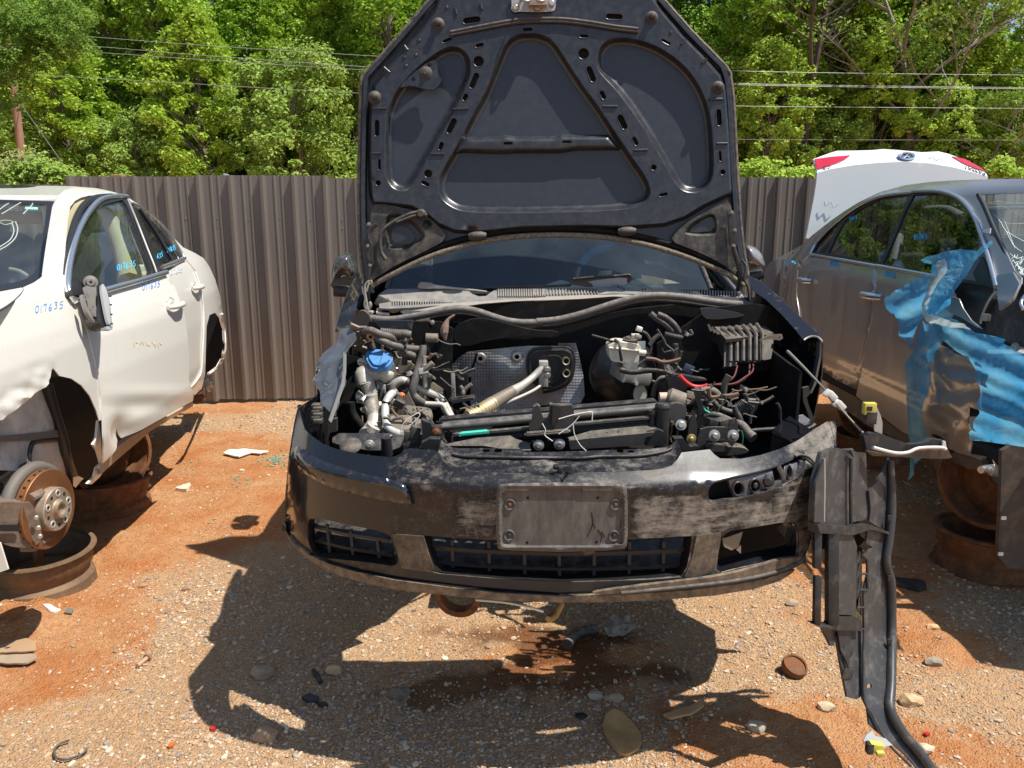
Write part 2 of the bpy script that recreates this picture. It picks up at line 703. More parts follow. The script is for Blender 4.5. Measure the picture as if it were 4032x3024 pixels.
def ground_material():
    m = bpy.data.materials.new('clay_gravel_ground')
    m.use_nodes = True
    N, L = m.node_tree.nodes, m.node_tree.links
    b = N['Principled BSDF']
    b.inputs['Roughness'].default_value = .95
    b.inputs['Specular IOR Level'].default_value = .15
    tc = N.new('ShaderNodeTexCoord')
    at = N.new('ShaderNodeAttribute'); at.attribute_name = 'clay'
    st = N.new('ShaderNodeAttribute'); st.attribute_name = 'stain'
    def nz(sc, d=6, r=.65):
        n = N.new('ShaderNodeTexNoise')
        n.inputs['Scale'].default_value = sc
        n.inputs['Detail'].default_value = d
        n.inputs['Roughness'].default_value = r
        L.new(tc.outputs['Object'], n.inputs['Vector'])
        return n.outputs[0]
    def vor(sc, out='Color'):
        n = N.new('ShaderNodeTexVoronoi')
        n.inputs['Scale'].default_value = sc
        L.new(tc.outputs['Object'], n.inputs['Vector'])
        return n
    def mix(f, a, c, mode='MIX'):
        x = N.new('ShaderNodeMix'); x.data_type = 'RGBA'; x.blend_type = mode
        if isinstance(f, float): x.inputs[0].default_value = f
        else: L.new(f, x.inputs[0])
        for s, v in ((x.inputs[6], a), (x.inputs[7], c)):
            if isinstance(v, tuple): s.default_value = (*v, 1)
            else: L.new(v, s)
        return x.outputs[2]
    def mr(v, a, c, d=0.0, e=1.0):
        x = N.new('ShaderNodeMapRange')
        x.inputs['From Min'].default_value = a; x.inputs['From Max'].default_value = c
        x.inputs['To Min'].default_value = d; x.inputs['To Max'].default_value = e
        L.new(v, x.inputs['Value'])
        return x.outputs[0]
    clay = mix(mr(nz(3.5), .35, .7), (.48, .185, .065), (.58, .33, .16))
    clay = mix(mr(nz(40), .5, .75), clay, (.40, .14, .045))
    v1 = vor(130)
    cr = N.new('ShaderNodeValToRGB')
    e = cr.color_ramp.elements
    e[0].color = (.44, .25, .11, 1); e[0].position = 0
    e[1].color = (.60, .47, .30, 1); e[1].position = 1
    for p, c in ((.25, (.56, .34, .16)), (.45, (.34, .24, .15)), (.6, (.58, .36, .18)), (.8, (.28, .23, .19))):
        n = e.new(p); n.color = (*c, 1)
    sx = N.new('ShaderNodeSeparateColor')
    L.new(v1.outputs['Color'], sx.inputs[0])
    L.new(sx.outputs[0], cr.inputs[0])
    sand = mix(mr(nz(5), .35, .7), (.58, .36, .195), (.53, .28, .13))
    grav = mix(mr(v1.outputs['Distance'], .28, .8), cr.outputs[0], sand)
    ma = N.new('ShaderNodeMath'); ma.operation = 'ADD'
    L.new(mr(nz(9, 8, .7), .25, .75, -.45, .45), ma.inputs[0]); L.new(at.outputs['Fac'], ma.inputs[1])
    base = mix(mr(ma.outputs[0], .3, .6), grav, clay)
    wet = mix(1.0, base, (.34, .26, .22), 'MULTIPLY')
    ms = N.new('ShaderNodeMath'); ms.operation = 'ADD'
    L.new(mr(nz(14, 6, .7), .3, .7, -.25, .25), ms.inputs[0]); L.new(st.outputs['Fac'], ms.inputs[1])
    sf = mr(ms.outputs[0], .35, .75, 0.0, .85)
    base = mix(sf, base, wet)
    L.new(base, b.inputs['Base Color'])
    L.new(mr(sf, 0, 1, .95, .7), b.inputs['Roughness'])
    bp = N.new('ShaderNodeBump'); bp.inputs['Strength'].default_value = .9; bp.inputs['Distance'].default_value = .012
    hh = N.new('ShaderNodeMath'); hh.operation = 'ADD'
    h1 = mr(v1.outputs['Distance'], 0, .6, .6, 0)
    L.new(h1, hh.inputs[0]); L.new(mr(nz(28, 8, .7), .3, .7, 0, .9), hh.inputs[1])
    L.new(hh.outputs[0], bp.inputs['Height'])
    L.new(bp.outputs[0], b.inputs['Normal'])
    return m
g_me = bpy.data.meshes.new('ground')
g_me.from_pydata(gv, [], gf)
g_me.materials.append(ground_material())
for nm, arr in (('clay', ga), ('stain', gs)):
    a = g_me.attributes.new(nm, 'FLOAT', 'POINT')
    a.data.foreach_set('value', arr)
g_me.polygons.foreach_set('use_smooth', [True] * len(g_me.polygons))
ground = bpy.data.objects.new('ground', g_me)
COL.objects.link(ground)
ground['kind'] = 'structure'
ground['label'] = 'orange red clay and tan gravel yard ground'
def ico():
    bm = bmesh.new()
    bmesh.ops.create_icosphere(bm, subdivisions=1, radius=1)
    v = np.array([x.co[:] for x in bm.verts])
    bm.verts.index_update()
    f = np.array([[y.index for y in x.verts] for x in bm.faces])
    bm.free()
    return v, f
ICO_V, ICO_F = ico()
def stones(n, xr, yr, rfun, dens, seed):
    r_ = np.random.default_rng(seed)
    V, F = [], []
    k = 0
    nb = len(ICO_V)
    while k < n:
        x = r_.uniform(*xr)
        y = yr[0] * (yr[1] / yr[0]) ** (r_.random() ** 1.1)
        if abs(x) > .72 * y + .4:
            continue
        if r_.random() > dens(x, y):
            continue
        r0 = rfun(r_, y)
        p = ICO_V * (1 + .42 * (r_.random((nb, 1)) - .5)) * np.array([r0 * r_.uniform(.8, 1.5), r0 * r_.uniform(.6, 1.0), r0 * r_.uniform(.4, .75)])
        a = r_.uniform(0, 6.28)
        t = r_.normal(0, .25)
        ca, sa, ct, st = math.cos(a), math.sin(a), math.cos(t), math.sin(t)
        p = p @ np.array([[1, 0, 0], [0, ct, st], [0, -st, ct]])
        p = p @ np.array([[ca, sa, 0], [-sa, ca, 0], [0, 0, 1]])
        V.append(p + np.array([x, y, ground_z(x, y) + r0 * .15]))
        F.append(ICO_F + k * nb)
        k += 1
    return np.concatenate(V), np.concatenate(F)
STONE_COLS = [(.50, .37, .25), (.30, .24, .19), (.58, .48, .36), (.48, .30, .16), (.25, .21, .18), (.66, .55, .41), (.40, .28, .18), (.52, .35, .20), (.19, .16, .14), (.58, .43, .28)]
m_stone = M('gravel_stone', (.5, .4, .3), .9, island=STONE_COLS, col2=(.46, .22, .08), scale=30, lo=.55, hi=.8, spec=.2)
def gravel_dens(x, y):
    return (1 - .85 * min(1, stain_at(x, y))) * max(.06, 1 - 1.15 * clay_at(x, y)) * (.30 + 1.3 * max(0, .35 + mnoise.fractal(Vector((x * 1.6, y * 1.6, 4)), 1, 2, 3)))
sv, sf_ = stones(60000, (-4.2, 4.6), (1.75, 6.9), lambda r, y: min(.011, .0018 + .0022 * r.random() + .0015 * r.exponential()) * (.8 + .12 * y), gravel_dens, 3)
gravel = mo('gravel', sv, [tuple(t) for t in sf_.tolist()], m_stone, smooth=False)
tag(gravel, 'loose tan and grey gravel scattered over the clay', kind='stuff')
# ================================================================== FENCE
m_fence = M('fence_brown_steel', (.205, .172, .145), .40, .15, col2=(.19, .158, .132), scale=1.2, dust=(.26, .17, .11), damt=.3, dscale=1.6,
            stretch=(5, 5, 1.0), spec=.45, dstr=.16)
m_zinc = M('zinc_screw', (.30, .26, .22), .4, .8)
m_wood = M('raw_wood', (.42, .20, .09), .8, col2=(.30, .13, .06), scale=18, bump=.2)
FA, FB = Vector((-3.62, 6.45, 0)), Vector((6.4, 7.06, 0))
fd = (FB - FA).normalized()
fn = Vector((fd.y, -fd.x, 0))                     # towards the camera
RIB = .2555
fence = thing('metal_fence', 'tall brown ribbed sheet metal fence behind the three wrecked cars', 'fence', FA)
def rib_profile():
    P = [(0.0, 0.0)]
    P += [(.012, .004), (.022, .036), (.045, .038), (.056, .004), (.068, 0)]
    for c in (.13, .19):
        P += [(c - .012, 0), (c - .006, .006), (c + .006, .006), (c + .012, 0)]
    P += [(RIB, 0.0)]
    return P
def fence_panel(name, n=4, H=1.9, z0=.02):
    V, F = [], []
    pts = []
    for k in range(n):
        pts += [(x + k * RIB, d) for x, d in (rib_profile()[:-1])]
    pts.append((n * RIB, 0))
    pts += [(n * RIB + .012, .006), (n * RIB + .022, .039), (n * RIB + .045, .041), (n * RIB + .056, .007)]
    zs = [z0, .5, 1.0, 1.5, H]
    for x, d in pts:
        for z in zs:
            V.append((x, -d - .002, z))
    m = len(zs)
    for i in range(len(pts) - 1):
        for j in range(m - 1):
            F.append((i * m + j, (i + 1) * m + j, (i + 1) * m + j + 1, i * m + j + 1))
    V2, F2 = thicken([Vector(v) for v in V], F, .0015)
    return V2, F2
pv, pf = fence_panel('panel')
panel0 = None
frot = math.atan2(fd.y, fd.x)
npan = 10
for k in range(npan):
    base = FA + fd * (k * 4 * RIB)
    hz = [0, .012, -.008, .006, -.01, .01, 0, .012, -.012, .004][k]
    if panel0 is None:
        me = bpy.data.meshes.new('panel')
        me.from_pydata([tuple(v) for v in pv], [], pf)
        me.materials.append(m_fence)
        panel0 = bpy.data.objects.new('panel', me)
        COL.objects.link(panel0)
        ob = panel0
    else:
        ob = panel0.copy()
        COL.objects.link(ob)
    ob.parent = fence
    ob.location = base - FA + fn * (.0022 * (k % 2)) + Vector((0, 0, hz))
    ob.rotation_euler = (0, 0, frot)
for z in (.35, 1.45):
    a, b = FA - fn * .03 + Vector((0, 0, z)), FB - fn * .03 + Vector((0, 0, z))
    bar('rail', a, b, .04, .09, m_wood, fence)
for k in range(6):
    p = FA + fd * (.05 + k * 2.0) - fn * .12
    bar('post', p, p + Vector((0, 0, 1.86)), .09, .09, m_wood, fence, up=(0, 1, 0))
sc0 = None
for z in (.38, 1.56, 1.49):
    for k in range(npan * 4):
        if z == 1.49 and k % 2:
            continue
        p = FA + fd * (k * RIB + .16) + fn * .004 + Vector((0, 0, z + .01 * math.sin(k * 2.3)))
        if sc0 is None:
            sc0 = lathe('screw', [(0, .006), (.005, .006), (.006, .002), (.010, .001), (.010, 0)], p, fn, m_zinc, fence, seg=8)
        else:
            inst(sc0, fence, p)
FC, FD = Vector((-11.5, 7.55, 0)), Vector((-3.9, 8.0, 0))
fence2 = thing('metal_fence', 'farther stretch of brown metal fence set back behind the white sedan roof', 'fence', FC)
fd2 = (FD - FC).normalized()
for k in range(8):
    ob = panel0.copy()
    COL.objects.link(ob)
    ob.parent = fence2
    ob.location = fd2 * (k * 4 * RIB)
    ob.rotation_euler = (0, 0, math.atan2(fd2.y, fd2.x))
bar('rail', FC + Vector((0, .05, 1.4)), FD + Vector((0, .05, 1.4)), .04, .09, m_wood, fence2)
v, f = g_box(PY(q1('KT', 683, 1040)[0], q1('KT', 683, 1040)[1] - 4, 6.62), (.10, .09, .05), None, .004)
tag(mo('wood_block', v, f, m_wood), 'reddish wooden block sitting on top of the metal fence', 'block')
m_whiteplastic = M('white_plastic', (.75, .75, .74), .4)
o = lift('fin', chaikin(q('KT', (1288, 1003), (1320, 1012), (1352, 1028), (1378, 1046), (1335, 1052), (1316, 1034))), atY(6.95), m_whiteplastic, step=6, th=.02)
tag(o, 'small white pointed fin poking up behind the fence top', 'car part')
# ================================================================== TREES
def leaf_mesh(centres, radii, per, lsize, seed, up=.5):
    r_ = np.random.default_rng(seed)
    n = len(centres) * per
    idx = np.repeat(np.arange(len(centres)), per)
    d = r_.normal(size=(n, 3))
    d /= np.linalg.norm(d, axis=1)[:, None]
    rad = radii[idx] * r_.random(n) ** .45
    p = centres[idx] + d * rad[:, None] * np.array([1, 1, .75])
    nrm = d * .55 + r_.normal(size=(n, 3)) * .32 + np.array([0.22, -.22, up * 1.5])
    nrm /= np.linalg.norm(nrm, axis=1)[:, None]
    a = np.cross(nrm, r_.normal(size=(n, 3)))
    a /= np.linalg.norm(a, axis=1)[:, None]
    b = np.cross(nrm, a)
    L = (lsize * (.6 + .8 * r_.random(n)))[:, None]
    fold = nrm * L * .18
    V = np.stack([p - a * L * .5, p + b * L * .34 + fold, p + a * L * .5, p - b * L * .34 + fold], 1).reshape(-1, 3)
    F = (np.arange(n)[:, None] * 4 + np.array([0, 1, 2, 3])).tolist()
    return V, F
def build_tree(H, Rr, nclump, per, lsize, seed, z0=.4, prof=None, clr=(.5, 1.0)):
    r_ = np.random.default_rng(seed)
    trunk = MB()
    bend = r_.normal(0, .25, (6, 2))
    tp = [Vector((bend[i][0] * i * .25, bend[i][1] * i * .25, H * .95 * i / 5)) for i in range(6)]
    v, f = g_tube(tp, [.17 * H / 12, .14 * H / 12, .11 * H / 12, .08 * H / 12, .05 * H / 12, .015], sides=7, sub=3)
    trunk.add(v, f)
    prof = prof or [(0, .55), (.2, .85), (.45, 1.0), (.7, .8), (.9, .45), (1, .12)]
    C, Rd = [], []
    tps = catmull(tp, 6)
    for i in range(nclump):
        h = r_.random() ** .85
        rr = Rr * lin(h, prof) * (clr[0] + (clr[1] - clr[0]) * r_.random() ** .6)
        an = r_.uniform(0, 2 * math.pi)
        rr *= 1 + .28 * math.sin(an * 3 + seed + h * 9)
        z = z0 + (H - z0) * h
        c0 = tps[min(len(tps) - 1, int(h * .95 * (len(tps) - 1)))]
        c = np.array([c0.x + rr * math.cos(an), c0.y + rr * math.sin(an), z])
        C.append(c)
        Rd.append((.2 + .36 * r_.random() ** 1.4) * (Rr / 2.4))
        if i % 5 == 0:
            s = tps[max(0, min(len(tps) - 1, int(max(0, h - .12) * (len(tps) - 1))))]
            e = Vector(c)
            mid = s.lerp(e, .5) + Vector((0, 0, .15))
            v, f = g_tube([s, mid, e], [.035 * H / 12, .02, .006], sides=4, sub=3)
            trunk.add(v, f)
    V, F = leaf_mesh(np.array(C), np.array(Rd), per, lsize, seed + 1)
    return trunk, V, F
m_bark = M('bark', (.16, .12, .09), .9, col2=(.24, .20, .16), scale=10, bump=.4, bscale=20)
m_barkd = M('bark_dark', (.07, .055, .045), .9, bump=.4, bscale=20)
def leafm(name, cols, tr=.32):
    return M(name, cols[0], .55, island=cols, trans=tr, spec=.25)
LM = [leafm('leaf_lime', [(.29, .47, .04), (.42, .60, .065), (.18, .34, .03), (.52, .66, .11)]),
      leafm('leaf_green', [(.22, .41, .04), (.34, .53, .055), (.13, .26, .028), (.44, .61, .09)]),
      leafm('leaf_olive', [(.27, .40, .06), (.36, .49, .085), (.17, .28, .04), (.44, .55, .13)]),
      leafm('leaf_deep', [(.15, .29, .035), (.23, .39, .045), (.10, .20, .025), (.31, .47, .065)]),
      leafm('leaf_yellow', [(.37, .52, .055), (.47, .62, .08), (.25, .40, .04), (.54, .66, .12)])]
TREE_KIND = [dict(H=13.5, Rr=2.5, nclump=480, per=95, lsize=.155, seed=11), dict(H=12.5, Rr=2.7, nclump=480, per=95, lsize=.14, seed=23),
             dict(H=6.5, Rr=2.3, nclump=260, per=95, lsize=.115, seed=31, prof=[(0, .8), (.3, 1), (.6, .9), (.85, .6), (1, .25)], clr=(.25, 1.25)),
             dict(H=14.5, Rr=2.9, nclump=430, per=80, lsize=.18, seed=47), dict(H=8.5, Rr=2.1, nclump=330, per=80, lsize=.14, seed=53)]
PROTO = []
for k, d in enumerate(TREE_KIND):
    trk, lv, lf = build_tree(**d)
    crown = mo('crown', lv, lf, LM[k], None, smooth=False)
    trunk_o = trk.build('trunk', m_bark, None)
    PROTO.append((trunk_o, crown, Vector(trunk_o.location), Vector(crown.location)))
_used = set()
def put_tree(k, x, y, s, rz, label, group, name='broadleaf_tree'):
    t = thing(name, label, 'tree', (x, y, 0), group)
    t.rotation_euler = (0, 0, rz)
    t.scale = (s, s, s)
    tr, cr, lt, lc = PROTO[k]
    for o, l in ((tr, lt), (cr, lc)):
        if (k, o.name) not in _used:
            _used.add((k, o.name))
            c = o
        else:
            c = o.copy()
            COL.objects.link(c)
        c.parent = t
        c.location = l
    return t
GW = 'trees of the wood beyond the fence'
LBL = ['tall bright lime green tree in the wood beyond the fence', 'tall mid green tree in the wood beyond the fence',
       'low olive green bushy tree at the edge of the wood', 'tall deep green tree far back in the wood', 'slim yellow green young tree at the edge of the wood']
rt = random.Random(4)
x = -27.0
i = 0
while x < 27:
    k = [0, 1, 0, 4, 1, 0, 1, 0, 2, 1][i % 10]
    if k == 2:
        put_tree(2, x, 30 + rt.uniform(-1, 1), rt.uniform(.9, 1.15), rt.uniform(0, 6), LBL[2], GW)
        x += 1.2
        i += 1
        continue
    if not (17.3 < x < 21.4):
        put_tree(k, x, 33 + rt.uniform(-1.6, 1.6), rt.uniform(.85, 1.15), rt.uniform(0, 6), LBL[k], GW)
    x += rt.uniform(2.1, 3.2)
    i += 1
x = -32.0
while x < 32:
    k = rt.choice([3, 1, 0, 3])
    if not (20.6 < x < 26.0):
        put_tree(k, x, 39 + rt.uniform(-2, 2), rt.uniform(.95, 1.25), rt.uniform(0, 6), LBL[k], GW)
    x += rt.uniform(2.6, 3.8)
x = -38.0
while x < 38:
    k = rt.choice([3, 3, 1])
    if not (24.2 < x < 31.0):
        put_tree(k, x, 46 + rt.uniform(-2, 2), rt.uniform(1.05, 1.35), rt.uniform(0, 6), LBL[k], GW)
    x += rt.uniform(3.4, 4.6)
for px, Y, k, s in ((1180, 28, 2, 1.1), (560, 28.5, 2, .8), (840, 29, 4, 1.0), (330, 29, 4, .9), (3250, 29, 2, .8), (3660, 29, 4, .75), (3430, 30, 4, .95), (3960, 28, 2, .9), (2980, 29, 4, .9), (3800, 30, 4, .95), (150, 28, 2, .8)):
    p = PY(px, 800, Y)
    put_tree(k, p.x, Y, s, px * .01, LBL[k], GW)
for k in range(9):
    put_tree([0, 1, 3][k % 3], -27 - (k % 2) * 3, -16 + k * 4.6, 1.0, k * 1.3, 'tree standing along the left side of the yard', 'trees along the left side of the yard')
def bare_tree(name, label, x, y, H, seed, mat, nb, r0, leaves=None, spread=.9, group=None):
    r_ = random.Random(seed)
    t = thing(name, label, 'tree', (x, y, 0), group)
    mb = MB()
    tips = []
    def grow(p, d, L, r, lev):
        pts = [p]
        dd = d.copy()
        for s in range(4):
            dd = (dd + Vector((r_.uniform(-.18, .18), r_.uniform(-.18, .18), r_.uniform(-.05, .15)))).normalized()
            pts.append(pts[-1] + dd * (L / 4))
        v, f = g_tube(pts, [r, r * .75, r * .5, max(.006, r * .3)], sides=5, sub=2)
        mb.add(v, f)
        tips.append(pts[-1])
        if lev <= 0:
            return
        for k in range(nb if lev > 1 else nb - 1):
            t_ = .35 + .62 * k / max(1, nb - 1)
            bp = pts[min(3, int(t_ * 4))].lerp(pts[min(4, int(t_ * 4) + 1)], (t_ * 4) % 1)
            a = r_.uniform(0, 6.28)
            nd = (dd * .55 + Vector((math.cos(a), math.sin(a), r_.uniform(-.1, .35))) * spread).normalized()
            grow(bp, nd, L * r_.uniform(.35, .55), r * .42, lev - 1)
    grow(Vector((x, y, 0)), Vector((0, 0, 1)), H, r0, 3)
    mb.build('trunk', mat, t)
    if leaves:
        C = np.array([tuple(p) for p in tips if p.z > 1.5])
        V, F = leaf_mesh(C, np.full(len(C), .32), leaves[0], leaves[1], seed)
        mo('crown', V, F, leaves[2], t, smooth=False)
    return t
p = PY(3610, 700, 29.0)
bare_tree('sparse_tree', 'sparse tree with bare grey trunk and thin branches right of the wires', p.x, 29.0, 11.5, 3, M('bark_grey', (.28, .25, .21), .9, col2=(.16, .14, .12), scale=6), 8, .17, (14, .15, LM[2]))
p = PY(3860, 600, 28.0)
bare_tree('dead_tree', 'leafless dead grey tree near the right edge', p.x, 28.0, 7.5, 9, MATS['bark_grey'], 6, .07)
p = PY(3195, 700, 28.5)
bare_tree('dark_trunk_tree', 'tree with a dark straight trunk just right of the raised hood', p.x, 28.5, 10.5, 14, m_barkd, 6, .2, (30, .17, LM[1]))
m_mim = leafm('leaf_mimosa', [(.16, .30, .035), (.23, .38, .05), (.11, .22, .025), (.30, .44, .07)], .4)
mim = thing('mimosa_tree', 'feathery fern leaved tree overhanging the top left corner', 'tree', (-7.9, 10.4, 0))
MIMC = PY(-60, 120, 10.0)
tube('trunk', [(-7.9, 10.4, 0), (-7.8, 10.3, 1.8), (-7.5, 10.2, 3.2), (-6.9, 10.0, 4.3), (-6.3, 9.9, 5.0)], [.13, .11, .09, .06, .03], m_bark, mim)
r_ = random.Random(8)
LV, LF, rach = [], [], MB()
fronds = []
for (px, py, n, sp) in ((60, 60, 90, 90), (200, 40, 50, 90), (120, 190, 70, 70), (240, 170, 40, 45), (20, 280, 40, 45), (330, 40, 18, 50), (-10, 420, 16, 25), (90, 370, 6, 18), (310, 165, 14, 25), (-60, 200, 60, 90), (-90, 420, 40, 40), (150, 110, 60, 60)):
    for k in range(n):
        fronds.append((px + r_.gauss(0, sp * .6), py + r_.gauss(0, sp * .45)))
FC, FR = [], []
for px, py in fronds:
    Y = 10.0 + r_.uniform(-.6, .7)
    o0 = PY(px, py, Y)
    a = r_.uniform(0, 6.283)
    L = r_.uniform(.10, .24)
    d = Vector((math.cos(a), math.sin(a) * .6, -.55 + r_.uniform(-.4, .4))).normalized()
    pts = [o0, o0 + d * L * .5, o0 + d * L + Vector((0, 0, -.03))]
    v, f = g_tube(pts, .0025, sides=3, sub=1)
    rach.add(v, f)
    for t in (0, .25, .5, .75, 1.0):
        FC.append(tuple(o0 + d * (L * t) + Vector((0, 0, -.03 * t * t))))
        FR.append(.035 + .03 * math.sin(math.pi * t))
LV, LF = leaf_mesh(np.array(FC), np.array(FR), 13, .034, 77, up=.7)
mo('crown', LV, LF, m_mim, mim, smooth=False)
rach.build('twigs', m_bark, mim)['kind'] = 'stuff'
def shrub(name, label, spots, per, lsize, mat, Y, flowers=None, seed=1, cat='shrub', rad=.22):
    r_ = random.Random(seed)
    C = [tuple(PY(px + r_.gauss(0, sp), py + r_.gauss(0, sp * .5), Y + r_.uniform(-.25, .25))) for px, py, n, sp in spots for _ in range(n)]
    base = Vector(C[0])
    base.z = 0
    t = thing(name, label, cat, base)
    V, F = leaf_mesh(np.array(C), np.full(len(C), rad), per, lsize, seed)
    mo('foliage', V, F, mat, t, smooth=False)
    st = MB()
    for c in C[::2]:
        v, f = g_tube([base + Vector(((c[0] - base.x) * .3, 0, 0)), Vector(c)], .006, sides=4, sub=1)
        st.add(v, f)
    st.build('stem', m_bark, t)
    if flowers:
        for i in range(flowers):
            c = C[i % len(C)]
            p = Vector(c) + Vector((r_.uniform(-.15, .15), -.12, .12 + r_.uniform(0, .1)))
            mb = MB()
            for _ in range(9):
                a = p + Vector((r_.gauss(0, .028), r_.gauss(0, .028), r_.gauss(0, .008)))
                v, f = g_lathe([(0, .006), (.009, .003), (0, -.004)], a, (0, 0, 1), 5)
                mb.add(v, f)
            mb.build('flower_head', M('cream_flower', (.75, .68, .42), .8), t)
    return t
shrub('elder_shrub', 'bush with cream flower heads behind the white sedan roof', [(60, 700, 16, 40), (140, 670, 16, 35), (210, 690, 14, 30), (20, 720, 10, 30), (260, 720, 8, 20)], 60, .05, LM[2], 9.2, 26, 4)
shrub('weed_patch', 'pale green weeds poking over the fence right of the hood', [(2960, 690, 10, 30), (3050, 690, 10, 30), (3150, 690, 8, 25), (2990, 660, 4, 15)], 45, .05, LM[4], 7.6, None, 6, 'weeds', .12)
shrub('young_plant', 'small yellow green plant behind the grey sedan roof', [(3950, 660, 7, 16), (3945, 690, 7, 18), (4010, 690, 4, 10), (3955, 635, 3, 6)], 40, .06, LM[4], 9.5, None, 9, 'plant', .12)
# ================================================================== POLE AND WIRES
m_pole = M('pole_wood', (.24, .13, .08), .9, col2=(.33, .19, .12), scale=5, stretch=(8, 8, .6))
m_wire = M('wire_metal', (.42, .43, .41), .5, .3)
p_b, p_t = PY(100, 760, 24), PY(38, 170, 24)
pole = thing('utility_pole', 'brown wooden utility pole at the left edge', 'pole', (p_b.x + .05, 24, 0))
tube('post', [(p_b.x + .08, 24, 0), p_b, p_t], [.13, .12, .10], m_pole, pole, sub=1, sides=10)
lathe('insulator', [(0, .16), (.05, .15), (.09, .08), (.09, 0), (.05, -.08), (0, -.08)], PY(64, 196, 23.9), (1, 0, 0), m_whiteplastic, pole)
box('bracket', PY(40, 296, 23.9), (.5, .06, .06), m_pole, pole)
WIRES = [('top', [(285, 139), (800, 178), (1500, 222), (2100, 252), (2900, 279), (3500, 290), (4200, 297)]),
         ('upper middle', [(68, 182), (330, 180), (800, 218), (1460, 264), (2200, 305), (2880, 328), (3500, 339), (4200, 347)]),
         ('lower middle', [(60, 186), (224, 195), (800, 235), (1450, 276), (2200, 311), (2880, 333), (3500, 344), (4200, 351)]),
         ('bottom', [(60, 291), (400, 309), (800, 332), (1420, 367), (2200, 397), (2895, 417), (3500, 423), (4200, 428)])]
for nm, pts in WIRES:
    P3 = [PY(px, py, 24 + (px + 60) / 4200 * 1.5) for px, py in pts]
    tag(tube('overhead_wire', P3, .0055, m_wire, None, sides=5, sub=4), f'{nm} of the four bright overhead wires crossing the trees', 'wire')
tag(tube('overhead_wire', [PY(2905, 549, 25.5), PY(3500, 551, 25.6), PY(4200, 552, 25.7)], .006, M('dull_wire', (.2, .2, .19), .6, .5), None, sides=5), 'thin dull wire low over the trees right of the hood', 'wire')
tag(tube('guy_wire', [PY(q1('KT', 120, 600)[0], q1('KT', 120, 600)[1], 23.9), PY(q1('KT', 445, 1065)[0], q1('KT', 445, 1065)[1], 18)], .012, MATS['dull_wire'], None, sides=5, sub=1), 'diagonal guy wire running down from the utility pole', 'wire')
# ================================================================== SHARED CAR MATERIALS
DUST = (.34, .26, .18)
m_black = M('black_car_paint', (.010, .011, .014), .22, 0, coat=.8, dust=DUST, damt=.12, dscale=7, spec=.5)
def bumper_material():
    m = bpy.data.materials.new('scuffed_black_bumper')
    m.use_nodes = True
    N, L = m.node_tree.nodes, m.node_tree.links
    b = N['Principled BSDF']
    tc = N.new('ShaderNodeTexCoord')
    at = N.new('ShaderNodeAttribute'); at.attribute_name = 'wear'
    def nz(sc, st, d=8, r=.65):
        mp = N.new('ShaderNodeMapping'); mp.inputs['Scale'].default_value = st
        L.new(tc.outputs['Object'], mp.inputs[0])
        n = N.new('ShaderNodeTexNoise'); n.inputs['Scale'].default_value = sc
        n.inputs['Detail'].default_value = d; n.inputs['Roughness'].default_value = r
        L.new(mp.outputs[0], n.inputs['Vector'])
        return n.outputs[0]
    def mr(v, a, c, d=0.0, e=1.0):
        x = N.new('ShaderNodeMapRange')
        for k, z in zip(('From Min', 'From Max', 'To Min', 'To Max'), (a, c, d, e)):
            x.inputs[k].default_value = z
        L.new(v, x.inputs['Value'])
        return x.outputs[0]
    def math_(op, a, c):
        x = N.new('ShaderNodeMath'); x.operation = op
        for k, z in enumerate((a, c)):
            if isinstance(z, float): x.inputs[k].default_value = z
            else: L.new(z, x.inputs[k])
        return x.outputs[0]
    streak = nz(8, (1, 1, 6.5), 11, .75)
    blot = nz(34, (1, 1, 1), 12, .78)
    n = math_('ADD', math_('MULTIPLY', streak, .55), math_('MULTIPLY', blot, .45))
    f = mr(math_('ADD', n, math_('MULTIPLY', math_('SUBTRACT', at.outputs['Fac'], .5), .5)), .45, .60)
    fine = mr(nz(55, (1, 1, 1), 8, .75), .50, .74, 0, .38)
    f = math_('MAXIMUM', math_('MULTIPLY', f, .88), math_('MULTIPLY', fine, mr(at.outputs['Fac'], .05, .35)))
    mx = N.new('ShaderNodeMix'); mx.data_type = 'RGBA'
    mx.inputs[6].default_value = (.011, .012, .015, 1)
    c2 = N.new('ShaderNodeMix'); c2.data_type = 'RGBA'
    c2.inputs[6].default_value = (.19, .165, .135, 1); c2.inputs[7].default_value = (.40, .345, .28, 1)
    L.new(mr(nz(11, (1, 1, .5)), .35, .7), c2.inputs[0])
    L.new(f, mx.inputs[0]); L.new(c2.outputs[2], mx.inputs[7])
    L.new(mx.outputs[2], b.inputs['Base Color'])
    L.new(math_('MAXIMUM', mr(f, 0, .6, .2, .75), mr(at.outputs['Fac'], .2, .5, .2, .5)), b.inputs['Roughness'])
    L.new(mr(at.outputs['Fac'], .15, .4, .7, 0), b.inputs['Coat Weight'])
    b.inputs['Coat Roughness'].default_value = .07
    b.inputs['Specular IOR Level'].default_value = .3
    return m
m_bump_dusty = bumper_material()
